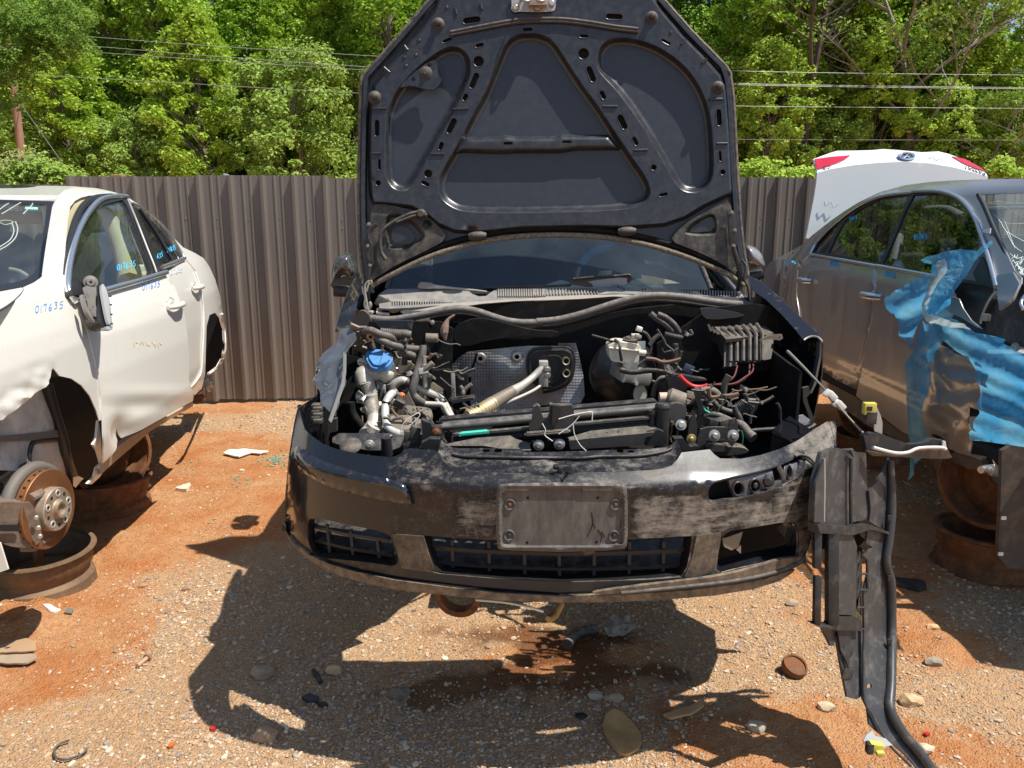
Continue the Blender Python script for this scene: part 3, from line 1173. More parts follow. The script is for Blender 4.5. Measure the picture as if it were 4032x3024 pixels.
def wear_at(px, py):
    def rb(x0, x1, y0, y1, s, v):
        dx = max(x0 - px, 0, px - x1) / s
        dy = max(y0 - py, 0, py - y1) / s
        return v * math.exp(-(dx * dx + dy * dy))
    w = .10
    w = max(w, rb(2530, 2780, 1985, 2085, 60, .57), rb(2800, 3040, 2000, 2060, 50, .56), rb(3080, 3180, 1900, 2150, 55, .56))
    w = max(w, rb(1830, 1920, 1990, 2060, 65, .53), rb(1580, 2200, 1810, 1910, 60, .40), rb(2280, 2700, 1830, 1900, 50, .42), rb(2700, 3050, 1780, 1850, 40, .38), rb(3130, 3270, 1680, 1800, 50, .62))
    w = max(w, rb(1250, 1500, 2150, 2230, 60, .30), rb(1560, 1800, 1970, 2090, 60, .22), rb(2500, 3150, 2200, 2300, 40, .55), rb(1150, 1200, 2000, 2150, 40, .35))
    if px < 1500 and py < 2050:
        w *= .25
    return w
m_plast = M('black_plastic', (.022, .022, .024), .42, 0, dust=(.20, .165, .125), damt=.42, dscale=14, updust=True, spec=.45, bump=.04, bscale=200)
m_plastd = M('dusty_black_plastic', (.045, .042, .04), .6, 0, dust=(.30, .245, .18), damt=.62, dscale=11, updust=True, spec=.3, bump=.08, bscale=120)
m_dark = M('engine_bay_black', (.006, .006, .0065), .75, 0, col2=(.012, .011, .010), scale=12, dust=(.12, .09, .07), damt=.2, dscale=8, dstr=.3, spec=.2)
m_rubber = M('grey_rubber', (.075, .068, .06), .75, 0, dust=(.36, .30, .23), damt=.6, dscale=30, updust=True)
m_hose = M('black_hose', (.035, .032, .03), .6, 0, dust=(.33, .27, .2), damt=.55, dscale=25, updust=True)
m_alu = M('aluminium_pipe', (.50, .47, .42), .5, .3, dust=(.36, .29, .21), damt=.55, dscale=20, bump=.06)
m_cream = M('cream_plastic', (.70, .65, .52), .5, 0, dust=(.42, .33, .22), damt=.35, dscale=18)
m_blue = M('blue_cap_plastic', (.06, .24, .52), .5, 0, dust=(.26, .26, .25), damt=.5, dscale=14, dstr=.5)
m_steel = M('bare_steel', (.45, .42, .38), .45, .7, dust=(.33, .25, .17), damt=.35, dscale=20)
m_bracket = M('dusty_bracket', (.17, .145, .115), .7, .2, dust=(.42, .34, .24), damt=.55, dscale=14, col2=(.10, .085, .07), scale=12)
m_rust = M('rust', (.20, .075, .028), .85, .2, col2=(.10, .045, .022), scale=14, dust=(.34, .17, .07), damt=.45, dscale=8, bump=.3, bscale=80)
m_disc = M('rusty_disc', (.36, .17, .075), .5, .7, col2=(.27, .12, .05), scale=9, bump=.05)
m_seal = M('weather_seal', (.10, .09, .08), .7, 0, dust=(.42, .36, .29), damt=.55, dscale=20, updust=True)
m_cowl = M('grey_cowl_plastic', (.17, .162, .15), .65, 0, dust=(.40, .34, .26), damt=.5, dscale=8, updust=True)
m_foil_sil = None
m_red = M('red_cable', (.55, .03, .03), .45)
m_green = M('green_sticker', (.06, .55, .38), .5)
m_yellow = M('yellow_clip', (.60, .52, .08), .5, dust=(.3, .25, .15), damt=.3)
m_string = M('white_string', (.8, .78, .7), .8)
m_under = M('hood_underside', (.019, .022, .028), .30, 0, dust=(.27, .24, .20), damt=.45, dscale=12, spec=.55, bump=.02, bscale=60, dstr=.14, detail=9)
m_pane = M('hood_inner_panel', (.027, .034, .046), .36, 0, dust=(.16, .155, .15), damt=.5, dscale=14, spec=.5, detail=9, dstr=.10)
m_dirt = M('dirty_edge', (.06, .05, .04), .9, 0, dust=(.44, .37, .26), damt=.7, dscale=40, bump=.4, bscale=80)
def heatshield_mat():
    m = bpy.data.materials.new('dimpled_heat_shield')
    m.use_nodes = True
    N, L = m.node_tree.nodes, m.node_tree.links
    b = N['Principled BSDF']
    b.inputs['Metallic'].default_value = .7
    b.inputs['Roughness'].default_value = .5
    tc = N.new('ShaderNodeTexCoord')
    mp = N.new('ShaderNodeMapping')
    mp.inputs['Rotation'].default_value = (0, R(45), 0)
    mp.inputs['Scale'].default_value = (62, 62, 62)
    L.new(tc.outputs['Object'], mp.inputs[0])
    sp = N.new('ShaderNodeSeparateXYZ')
    L.new(mp.outputs[0], sp.inputs[0])
    def sn(sock):
        a = N.new('ShaderNodeMath'); a.operation = 'MULTIPLY'; a.inputs[1].default_value = 6.283
        L.new(sock, a.inputs[0])
        s = N.new('ShaderNodeMath'); s.operation = 'SINE'
        L.new(a.outputs[0], s.inputs[0])
        return s.outputs[0]
    mu = N.new('ShaderNodeMath'); mu.operation = 'MULTIPLY'
    L.new(sn(sp.outputs[0]), mu.inputs[0]); L.new(sn(sp.outputs[2]), mu.inputs[1])
    bp = N.new('ShaderNodeBump'); bp.inputs['Strength'].default_value = .35; bp.inputs['Distance'].default_value = .002
    L.new(mu.outputs[0], bp.inputs['Height']); L.new(bp.outputs[0], b.inputs['Normal'])
    nz = N.new('ShaderNodeTexNoise'); nz.inputs['Scale'].default_value = 7; nz.inputs['Detail'].default_value = 8
    L.new(tc.outputs['Object'], nz.inputs['Vector'])
    cr = N.new('ShaderNodeValToRGB')
    cr.color_ramp.elements[0].color = (.15, .12, .10, 1); cr.color_ramp.elements[0].position = .3
    cr.color_ramp.elements[1].color = (.40, .40, .40, 1); cr.color_ramp.elements[1].position = .6
    L.new(nz.outputs[0], cr.inputs[0]); L.new(cr.outputs[0], b.inputs['Base Color'])
    return m
m_heat = heatshield_mat()
g_wind = glass_mat('black_car_windscreen', (.55, .68, .70), .9, 0, (.16, .22, .25), .10)
g_dark = glass_mat('tinted_side_glass', (.20, .25, .26), .9)
g_clear = glass_mat('clear_side_glass', (.70, .82, .76), .9, 0, (.5, .55, .5), .03)
g_wind2 = glass_mat('light_windscreen', (.62, .72, .66), .9, 0, (.5, .52, .45), .05)
# ================================================================== BLACK CAR
CXB = .145
bcar = thing('black_hatchback', 'black hatchback wreck with its hood raised and engine removed', 'car', (CXB, 3.6, 0))
BA, BB, BYC, BPW = .868, .60, 2.45, 2.5
def bprof(Z):
    v = 0.0
    if Z > .885:
        v += .95 * (Z - .885) ** 1.0 * min(1, (Z - .885) / .03 + .3)
    if Z < .66:
        v += .10 * (.66 - Z)
    return v
def bumper_surf(off=0.0, shelf=None):
    def f(px, py):
        dx, dy, dz = ray(px, py)
        best, by = 9e9, 2.0
        prev = None
        Y = 1.55
        while Y < BYC + .25:
            k = Y / dy
            x = dx * k - CXB - .01
            z = CAM_H + dz * k
            e = Y - bprof(z) - off
            g = abs(x / BA) ** BPW + (max(0.0, BYC - e) / BB) ** BPW - 1
            if g < 0:
                lo, hi = (prev if prev is not None else Y - .02), Y
                for _ in range(14):
                    md = (lo + hi) / 2
                    k = md / dy
                    x = dx * k - CXB - .01
                    z = CAM_H + dz * k
                    e = md - bprof(z) - off
                    if abs(x / BA) ** BPW + (max(0.0, BYC - e) / BB) ** BPW - 1 < 0:
                        hi = md
                    else:
                        lo = md
                return PY(px, py, hi)
            if g < best:
                best, by = g, Y
            prev = Y
            Y += .03
        return PY(px, py, by)
    return f
BS = bumper_surf()
b_out = (q('BL', (150, 112), (170, 200), (195, 275), (250, 325), (335, 385), (440, 425), (560, 452), (700, 474), (830, 486), (890, 481), (930, 462), (960, 432), (992, 420), (1190, 430), (1222, 452), (1258, 515), (1310, 560), (1400, 592), (1600, 606), (1900, 612), (2050, 640), (2110, 690))
         + q('BR', (20, 690), (75, 630), (150, 605), (400, 603), (700, 588), (800, 575), (870, 550), (910, 508), (945, 452), (1000, 445), (1160, 428), (1200, 470), (1240, 498), (1400, 500), (1550, 472), (1700, 424), (1790, 384), (1860, 345), (1950, 282), (2060, 216), (2115, 210), (2135, 255), (2130, 400), (2060, 450), (2000, 530), (1972, 600), (1965, 760), (1955, 950), (1935, 1100), (1905, 1210), (1880, 1262), (1800, 1310), (1600, 1388), (1350, 1440), (1000, 1490), (600, 1525), (250, 1545), (0, 1548))
         + q('BL', (2147, 1548), (1700, 1522), (1300, 1478), (900, 1425), (600, 1365), (380, 1300), (230, 1230), (130, 1150), (75, 1070), (45, 985), (48, 860), (62, 700), (80, 500), (105, 330), (130, 190)))
h_left = chaikin(q('BL', (245, 962), (310, 958), (520, 1005), (838, 1068), (872, 1140), (935, 1338), (720, 1300), (470, 1275), (320, 1262), (245, 1215), (218, 1100), (222, 990)), 2)
h_mid = q('BL', (1112, 1090), (1600, 1124), (2147, 1138)) + q('BR', (0, 1136), (550, 1120), (1022, 1094), (1005, 1230), (985, 1330), (940, 1405), (700, 1425), (350, 1442), (0, 1448)) + q('BL', (2147, 1446), (1750, 1424), (1420, 1396), (1240, 1372), (1185, 1320), (1150, 1210))
h_right = chaikin(q('BR', (1258, 1066), (1480, 1030), (1740, 985), (1800, 990), (1836, 1040), (1838, 1235), (1800, 1262), (1600, 1296), (1400, 1338), (1205, 1388), (1230, 1220)), 1)
h_sig = chaikin(q('BR', (1165, 705), (1205, 680), (1350, 645), (1600, 592), (1800, 512), (1875, 452), (1900, 468), (1892, 565), (1862, 628), (1740, 700), (1560, 768), (1400, 806), (1250, 838), (1155, 846), (1142, 780)), 2)
def split_right(p):
    return p[0] > 2470
bumper = lift('bumper', b_out, BS, m_bump_dusty, bcar, holes=[h_left, h_mid, h_right, h_sig], step=18, th=.004, sharp=28, attr={'wear': wear_at})
def rim_wall(name, loop, surf_out, depth, mat, parent, shrink=.0):
    """inward wall round an opening"""
    P = resample(loop, 25)
    n = len(P)
    cx = sum(p[0] for p in P) / n
    cy = sum(p[1] for p in P) / n
    V, F = [], []
    for p in P:
        a = surf_out(*p)
        V.append(a)
        d = Vector((0, 1, -.05))
        c = surf_out(cx + (p[0] - cx) * (1 - shrink), cy + (p[1] - cy) * (1 - shrink))
        V.append(c + d * depth * .4)
        V.append(c + d * depth)
    for i in range(n):
        j = (i + 1) % n
        F += [(i * 3, j * 3, j * 3 + 1, i * 3 + 1), (i * 3 + 1, j * 3 + 1, j * 3 + 2, i * 3 + 2)]
    V2, F2 = thicken(V, F, -.003)
    return mo(name, V2, F2, mat, parent)
rim_wall('opening_edge', h_left, BS, .05, m_dark, bumper, .06)
rim_wall('opening_edge', h_mid, BS, .05, m_dark, bumper, .02)
rim_wall('opening_edge', h_right, BS, .08, m_bump_dusty, bumper, .05)
rim_wall('opening_edge', h_sig, BS, .025, m_plast, bumper, .03)
def shelf_surf(px, py):
    fl = lin(px, FRONT_LINE)
    p = BS(px, max(py, fl))
    if py < fl:
        return PY(px, py, p.y + .012 + (fl - py) * .0011)
    return p
FRONT_LINE = q('BL', (1222, 452), (1258, 515), (1310, 560), (1400, 592), (1600, 606), (1900, 612), (2050, 640), (2110, 690)) + q('BR', (20, 690), (75, 630), (150, 605), (400, 603), (700, 588), (800, 575), (870, 550), (910, 508), (945, 452))
sh_top = q('BR', (905, 350), (868, 392), (830, 410), (700, 425), (400, 432), (0, 447)) + q('BL', (2147, 447), (1900, 448), (1860, 425), (1600, 418), (1400, 420), (1330, 415), (1285, 390), (1245, 355))
slots = [capsule(*q1('BL', 1590, 438), 14, 5, 0), capsule(*q1('BL', 1683, 436), 16, 7, 0), capsule(*q1('BR', 472, 440), 14, 6, 0), capsule(*q1('BR', 555, 444), 12, 5, 0),
         q('BL', (1530, 484), (1600, 482), (1600, 494), (1530, 496)), q('BL', (1840, 490), (1980, 490), (1980, 504), (1840, 504)), q('BR', (190, 484), (315, 482), (315, 500), (190, 502)), q('BR', (555, 482), (622, 480), (622, 494), (555, 496))]
shelf = lift('grille_shelf', FRONT_LINE[:1] + FRONT_LINE[1:] + sh_top, shelf_surf, m_bump_dusty, bumper, holes=slots, step=16, th=.003, attr={'wear': lambda x, y: .40})
tube('lip', [shelf_surf(*p) + Vector((0, -.004, .004)) for p in q('BL', (1330, 470), (1420, 488), (1600, 494), (1900, 500), (2147, 502)) + q('BR', (150, 505), (330, 490), (600, 486), (800, 455), (862, 430))], .005, m_plast, shelf, sub=3)
bx_ = q1('BR', 15, 560)
box('badge_clip', shelf_surf(*bx_) + Vector((0, -.004, 0)), (.04, .02, .012), m_plast, shelf)
box('badge_clip', shelf_surf(bx_[0], bx_[1] + 20) + Vector((0, -.004, 0)), (.012, .016, .028), m_plast, shelf)
for k in (-1, 1):
    pp = (bx_[0] + k * 44, bx_[1] + 27)
    box('badge_slot', shelf_surf(*pp) + Vector((0, -.003, 0)), (.034, .006, .005), m_dark, shelf, rot=(0, k * .25, 0), bev=.001)
mold = chaikin(q('BL', (115, 420), (140, 400), (210, 448), (320, 512), (520, 580), (720, 632), (900, 668), (960, 690), (992, 740), (1016, 836), (1004, 852), (900, 838), (700, 800), (500, 752), (350, 702), (210, 628), (135, 560), (112, 490)), 1)
_mc = np.array(mold)
def mold_surf(px, py):
    d = np.sqrt(((_mc - np.array([px, py])) ** 2).sum(1)).min()
    k = min(1.0, d / 26.0)
    return bumper_surf(-.004 - .016 * math.sin(k * math.pi / 2))(px, py)
lift('signal_moulding', mold, mold_surf, M('moulding_black', (.014, .014, .017), .16, 0, coat=.7, dust=DUST, damt=.06), bumper, step=13, th=.006, sharp=50)
lift('signal_slot', chaikin(q('BL', (950, 686), (985, 700), (1012, 740), (1040, 820), (1036, 856), (1016, 846), (992, 744)), 1), bumper_surf(-.002), m_dark, bumper, step=12, th=.002)
lip_poly = q('BL', (40, 985), (75, 1075), (130, 1155), (230, 1240), (380, 1310), (600, 1375), (900, 1436), (1300, 1490), (1700, 1534), (2147, 1558)) + q('BR', (0, 1558), (250, 1552), (600, 1540), (1000, 1512), (1350, 1470), (1600, 1420), (1750, 1370), (1815, 1352), (1800, 1375), (1700, 1440), (1500, 1502), (1200, 1552), (800, 1585), (400, 1604), (0, 1606)) + q('BL', (2147, 1604), (1700, 1590), (1300, 1552), (900, 1508), (650, 1455), (420, 1385), (220, 1275), (110, 1175), (55, 1080), (36, 1010))
m_lip = M('dusty_lip', (.05, .045, .04), .55, 0, dust=(.42, .30, .18), damt=.62, dscale=12)
lift('lip_spoiler', lip_poly, bumper_surf(-.012), m_lip, bumper, step=16, th=.012)
up_lip = q('BR', (250, 1530), (450, 1500), (700, 1468), (1000, 1435), (1250, 1400), (1500, 1340), (1700, 1272), (1812, 1262), (1890, 1256), (1800, 1330), (1600, 1400), (1350, 1452), (1000, 1500), (600, 1532), (300, 1545))
lift('lip_ledge', chaikin(up_lip, 1), bumper_surf(-.02), m_lip, bumper, step=16, th=.010)
tube('lip_groove', [bumper_surf(-.022)(*p) for p in q('BR', (480, 1535), (1000, 1482), (1350, 1440), (1600, 1390), (1800, 1325), (1890, 1265))], .006, m_plastd, bumper)
tube('body_edge', [bumper_surf(-.004)(*p) for p in q('BL', (45, 985), (75, 1072), (130, 1150), (230, 1234), (380, 1304), (600, 1368), (900, 1428), (1300, 1482), (1700, 1526), (2147, 1550))], .005, m_dark, bumper)
def gbar(pts, mat=m_plast, r=.012, off=.03, d=.05, parent=None):
    P = [bumper_surf(off)(*p) for p in pts]
    P = catmull(P, 3)
    V, F = [], []
    for p in P:
        V += [p, p + Vector((0, d, .010)), p + Vector((0, d, -.004)), p + Vector((0, .002, -.009))]
    for i in range(len(P) - 1):
        for j in range(4):
            F.append((i * 4 + j, i * 4 + (j + 1) % 4, (i + 1) * 4 + (j + 1) % 4, (i + 1) * 4 + j))
    return mo('slat', V, F, mat, parent)
for pts in (q('BL', (262, 1012), (500, 1068), (700, 1098), (845, 1120)), q('BL', (262, 1118), (500, 1175), (700, 1210), (870, 1236)), q('BL', (250, 1190), (500, 1262), (740, 1296), (915, 1326))):
    gbar(pts, parent=bumper)
for x0, y0, y1 in ((375, 1000, 1270), (555, 1040, 1290), (755, 1085, 1310)):
    P = [bumper_surf(.045)(*p) for p in q('BL', (x0, y0), (x0 + 25, y1))]
    bar('grille_upright', P[0], P[1], .008, .03, m_plastd, bumper, up=(0, 1, 0), bev=.001)
for pts in (q('BL', (1135, 1160), (1400, 1190), (1700, 1208), (2147, 1222)) + q('BR', (0, 1222), (550, 1212), (1010, 1190)),
            q('BL', (1180, 1290), (1500, 1315), (1800, 1330), (2147, 1340)) + q('BR', (0, 1340), (550, 1334), (985, 1312)),
            q('BL', (1200, 1360), (1500, 1392), (1800, 1410), (2147, 1420)) + q('BR', (0, 1424), (550, 1416), (960, 1392))):
    gbar(pts, parent=bumper)
for x0 in (1330, 1610, 1880, 2145):
    P = [bumper_surf(.05)(*p) for p in q('BL', (x0, 1110 + (x0 - 1330) * .03), (x0 + 8, 1420))]
    bar('grille_upright', P[0], P[1], .009, .03, m_plastd, bumper, up=(0, 1, 0), bev=.001)
for x0 in (272, 540, 800):
    P = [bumper_surf(.05)(*p) for p in q('BR', (x0, 1120), (x0 - 6, 1425))]
    bar('grille_upright', P[0], P[1], .009, .03, m_plastd, bumper, up=(0, 1, 0), bev=.001)
lift('valance', q('BL', (1230, 1385), (1700, 1425), (2147, 1448)) + q('BR', (0, 1450), (700, 1430), (935, 1410), (900, 1450), (500, 1495), (0, 1530)) + q('BL', (2147, 1530), (1500, 1480), (1000, 1400), (960, 1345), (1180, 1372)), bumper_surf(-.003), m_plastd, bumper, step=24, th=.003)
m_pill = M('dust_caked_pillar', (.075, .058, .042), .8, dust=(.34, .25, .155), damt=.5, dscale=14, dstr=.6, bump=.15, bscale=90)
lift('pillar', q('BL', (868, 1078), (1108, 1096), (1140, 1210), (1188, 1350), (1170, 1375), (960, 1345), (935, 1335), (905, 1210)), bumper_surf(-.003), m_pill, bumper, step=16, th=.004)
lift('pillar', q('BR', (1062, 1090), (1250, 1068), (1235, 1180), (1200, 1350), (1100, 1408), (990, 1420), (965, 1410), (1020, 1280)), bumper_surf(-.003), m_pill, bumper, step=16, th=.004)
sil = q('BL', (150, 112), (130, 190), (105, 330), (80, 500), (62, 700), (48, 860), (45, 985), (75, 1070))
V, F = [], []
for p in sil:
    a = BS(*p)
    for k, (ax, ay) in enumerate(((0, 0), (.012, .12), (.02, .32))):
        V.append(a + Vector((-ax * .2 + ax, ay, 0)))
for i in range(len(sil) - 1):
    for j in range(2):
        F.append((i * 3 + j, (i + 1) * 3 + j, (i + 1) * 3 + j + 1, i * 3 + j + 1))
V, F = thicken(V, F, .004)
mo('side_return', V, F, m_black, bumper)
silr = q('BR', (2130, 400), (2000, 530), (1965, 760), (1955, 950), (1935, 1100), (1880, 1262))
V, F = [], []
for p in silr:
    a = BS(*p)
    for ay in (0, .15, .35):
        V.append(a + Vector((-.03 * ay, ay, 0)))
for i in range(len(silr) - 1):
    for j in range(2):
        F.append((i * 3 + j, i * 3 + j + 1, (i + 1) * 3 + j + 1, (i + 1) * 3 + j))
V, F = thicken(V, F, .004)
mo('side_return', V, F, m_bump_dusty, bumper)
for k in range(6):
    p = BS(*q1('BL', 195 + (k % 2) * 12, 130 + k * 24)) + Vector((.02, .06, 0))
    box('clip_tooth', p, (.025, .03, .014), m_plastd, bumper, bev=.002)
lift('horn', chaikin(q('BL', (135, 85), (170, 90), (190, 140), (200, 250), (180, 262), (160, 200), (140, 130)), 1), lambda px, py: PY(px, py, 2.5), m_bump_dusty, bumper, step=10, th=.01)
m_lens = M('lamp_holder', (.10, .105, .12), .35, .3, dust=DUST, damt=.3, dscale=30)
holes = [circ(*q1('BR', 1380, 732), 22, 18, 27), circ(*q1('BR', 1510, 708), 21, 18, 27), circ(*q1('BR', 1605, 672), 12, 14, 14), circ(*q1('BR', 1770, 602), 13, 16, 26)]
lh = lift('signal_holder', q('BR', (1305, 665), (1640, 588), (1660, 690), (1720, 660), (1735, 555), (1830, 520), (1860, 620), (1745, 698), (1560, 765), (1350, 808), (1330, 740)), bumper_surf(.018), m_lens, bumper, holes=holes, step=10, th=.012)
for c, r in (((1605, 672), .009), ((1510, 708), .004)):
    p = bumper_surf(.012)(*q1('BR', *c))
    lathe('bulb_socket', [(0, .012), (r, .012), (r * 1.3, 0), (r * 2, -.004)], p, (-.25, -1, .1), m_plast, lh, seg=14)
for hx in (holes[0], holes[1], holes[3]):
    P = [bumper_surf(.016)(*p) for p in hx]
    tube('ring', P, .003, m_plast, lh, closed=True, sub=1, sides=6)
lift('signal_backing', h_sig, bumper_surf(.05), m_dark, bumper, step=20, th=.003)
for k, (x, y) in enumerate(((1700, 590), (1720, 640), (1850, 560), (1830, 600))):
    box('rib', bumper_surf(.025)(*q1('BR', x, y)), (.012, .02, .035), m_lens, bumper, rot=(0, .3 * (k - 1.5), 0), bev=.002)
tube('dangling_wire', [bumper_surf(-.01)(*p) for p in q('BR', (1815, 482), (1860, 470), (1920, 490), (1975, 540))], .004, m_hose, bumper)
pb0 = PY(2215, 2035, 1.80)
PN = Vector((0, -1, .06)).normalized()
PYAW = 0.0
def plate_surf(off):
    def f(px, py):
        return PPL(px, py, pb0 + PN * off, PN)
    return f
pl_out = [(1968, 1905), (2462, 1905), (2474, 1916), (2470, 2158), (2458, 2172), (1964, 2160), (1952, 2148), (1956, 1918)]
pl_out = chaikin(q('BL', (1665, 720), (1700, 688), (2147, 682)) + q('BR', (0, 682), (490, 690), (530, 720), (532, 1160), (500, 1200), (0, 1218)) + q('BL', (2147, 1216), (1710, 1205), (1668, 1180)), 1)
cxp = sum(p[0] for p in pl_out) / len(pl_out)
cyp = sum(p[1] for p in pl_out) / len(pl_out)
_pl = np.array(resample(pl_out, 8))
def plate_relief(px, py):
    d = np.sqrt(((_pl - np.array([px, py])) ** 2).sum(1)).min()
    h = lin(d, [(0, 0.0), (4, .007), (10, .010), (16, .010), (22, .002), (26, .001), (999, .001)])
    if py < 1945:
        h = max(h, .008 if 5 < d < 30 else h)
    return plate_surf(h)(px, py)
m_plate = M('plate_bracket', (.06, .055, .052), .5, 0, dust=(.19, .165, .14), damt=.55, dscale=12, stretch=(1, 1, .35), bump=.06, bscale=60)
plate = lift('plate_bracket', pl_out, plate_relief, m_plate, bumper, step=9, th=.012, sharp=40)
for k, p in enumerate((q1('BL', 1770, 850), q1('BL', 1766, 1086), q1('BR', 437, 850), q1('BR', 425, 1090))):
    c = plate_surf(.001)(*p)
    lathe('screw_cup', [(0, -.001), (.006, .0005), (.011, .002), (.0125, .005), (.014, .002), (.0145, 0)], c, PN, m_plate, plate, seg=16)
    lathe('screw', [(0, .0055), (.0035, .005), (.005, .003), (.0052, 0)], c, PN, m_rust if k in (0, 2) else m_plast, plate, seg=10)
for p, a in ((q1('BL', 1910, 800), 0), (q1('BR', 300, 800), 0), (q1('BL', 1905, 1143), 0), (q1('BR', 290, 1140), 0)):
    lathe('hole', [(0, .0012), (.003, .0014), (.0035, .001)], plate_surf(.001)(*p), PN, m_dark, plate, seg=8)
for pts in (q('BR', (252, 910), (262, 1000), (218, 1100)), q('BR', (262, 1000), (282, 1030)), q('BR', (300, 1045), (330, 1090), (322, 1140)), q('BR', (330, 1060), (355, 1100)), q('BR', (480, 960), (472, 1030))):
    tube('crack', [plate_surf(.0014)(*p) for p in pts], .0010, m_dark, plate, sides=5, sub=3)
# ================================================================== HOOD
HA = R(6.5)
HN = Vector((0, -math.cos(HA), math.sin(HA)))
HU = Vector((0, math.sin(HA), math.cos(HA)))
H0 = Vector((0, 3.05, 1.243))
hood = thing('x', 'x', 'x')
bpy.data.objects.remove(hood, do_unlink=True)
def hood_surf(w):
    return lambda px, py: PPL(px, py, H0 + HN * w, HN)
h_out = q('K1', (620, -110), (510, 0), (355, 182), (195, 362), (165, 395), (160, 460), (152, 700), (148, 1000), (152, 1250), (165, 1380), (190, 1500),
          (230, 1452), (350, 1388), (480, 1326), (620, 1277), (760, 1241), (900, 1217), (1050, 1206), (1200, 1204), (1350, 1211), (1500, 1229), (1650, 1261), (1800, 1306), (1920, 1352), (2030, 1402), (2120, 1462), (2140, 1420),
          (2125, 1330), (2105, 1180), (2085, 900), (2068, 560), (2060, 470), (2050, 400), (2030, 345), (1860, 172), (1708, 0), (1600, -110), (1350, -150), (1110, -160), (870, -150))
hood = lift('hood', h_out, hood_surf(-.040), m_pane, bcar, step=24, th=.004, sharp=0)
m_hem = M('hood_hem', (.05, .046, .042), .5, 0, dust=(.40, .31, .21), damt=.5, dscale=25)
tube('hem', [hood_surf(-.034)(*p) for p in h_out[:11]], .0085, m_hem, hood, sub=2)
tube('hem', [hood_surf(-.034)(*p) for p in h_out[25:]], .0085, m_hem, hood, sub=2)
for seg, sx in ((h_out[1:11], 1), (h_out[26:36], -1)):
    V, F = [], []
    for p in seg:
        V += [hood_surf(-.040)(*p), hood_surf(-.012)(p[0] + sx * 8, p[1]), hood_surf(-.012)(p[0] + sx * 22, p[1]), hood_surf(-.036)(p[0] + sx * 30, p[1])]
    for i in range(len(seg) - 1):
        for j in range(3):
            F.append((i * 4 + j, (i + 1) * 4 + j, (i + 1) * 4 + j + 1, i * 4 + j + 1))
    V, F = thicken(V, F, .002)
    mo('flange', V, F, m_under, hood)
fr_out = q('K1', (218, 985), (212, 800), (215, 600), (222, 520), (238, 440), (290, 370), (390, 255), (480, 150), (545, 60), (585, -40), (720, -95), (1110, -110), (1500, -95), (1625, -40), (1690, 60), (1800, 190), (1900, 290), (1990, 390), (2018, 470), (2035, 700), (2048, 985),
           (2000, 1005), (1905, 1050), (1810, 1108), (1710, 1142), (1500, 1156), (1300, 1150), (1000, 1156), (760, 1180), (640, 1174), (560, 1140), (500, 1092), (420, 1050), (300, 1036), (228, 1030))
po_l = smooth2(q('K1', (286, 900), (278, 760), (284, 620), (305, 530), (345, 455), (425, 365), (520, 285), (600, 240), (668, 244), (712, 290), (722, 360), (700, 440), (640, 565), (560, 708), (490, 830), (440, 922), (398, 975), (350, 978), (308, 950)), 3)
po_m = smooth2(q('K1', (700, 640), (790, 470), (850, 325), (895, 225), (955, 178), (1020, 168), (1090, 178), (1150, 215), (1205, 295), (1290, 425), (1380, 548), (1450, 655), (1540, 790), (1608, 890), (1640, 955), (1635, 1015), (1590, 1052), (1480, 1076), (1200, 1088), (900, 1092), (700, 1086), (618, 1058), (566, 1010), (552, 940), (575, 870), (640, 755)), 3)
po_r = smooth2(q('K1', (1368, 350), (1366, 275), (1402, 218), (1465, 192), (1560, 197), (1680, 238), (1790, 312), (1870, 400), (1925, 505), (1955, 625), (1966, 800), (1962, 900), (1935, 958), (1888, 985), (1830, 985), (1780, 955), (1720, 858), (1600, 652), (1480, 482), (1405, 400)), 3)
def K1cap(cx, cy, hl, hw, a):
    s = KS['K1'][2]
    return capsule(1300 + cx * s, cy * s, hl * s, hw * s, a)
def K1circ(cx, cy, r):
    s = KS['K1'][2]
    return circ(1300 + cx * s, cy * s, r * s, 18)
fslots = [K1cap(725, 103, 45, 15, -8), K1cap(1455, 85, 42, 13, 2), K1cap(765, 232, 22, 8, -15), K1cap(1300, 185, 22, 7, 3), K1cap(1012, 150, 25, 7, -3),
          K1cap(738, 413, 42, 14, -67), K1cap(692, 498, 19, 11, -65), K1cap(622, 645, 42, 14, -64), K1cap(568, 748, 21, 10, -70), K1cap(488, 940, 22, 9, 25),
          K1cap(1337, 380, 42, 14, 68), K1cap(1397, 487, 23, 11, 62), K1cap(1497, 625, 40, 15, 64), K1cap(1563, 723, 23, 10, 64), K1cap(1707, 997, 22, 7, -12),
          K1cap(240, 656, 42, 11, 90), K1cap(1992, 602, 42, 12, 86), K1cap(600, 205, 25, 6, -22), K1cap(1720, 215, 25, 6, 28),
          K1circ(760, 314, 26), K1circ(1298, 275, 27), K1circ(502, 890, 20), K1circ(1658, 858, 14), K1circ(2011, 882, 13), K1circ(246, 938, 13), K1cap(252, 843, 27, 6, 90), K1cap(1998, 800, 26, 6, 86)]
hf = lift('inner_frame', fr_out, hood_surf(0.0), m_under, hood, holes=[po_l, po_m, po_r] + fslots, step=18, th=0, sharp=0)
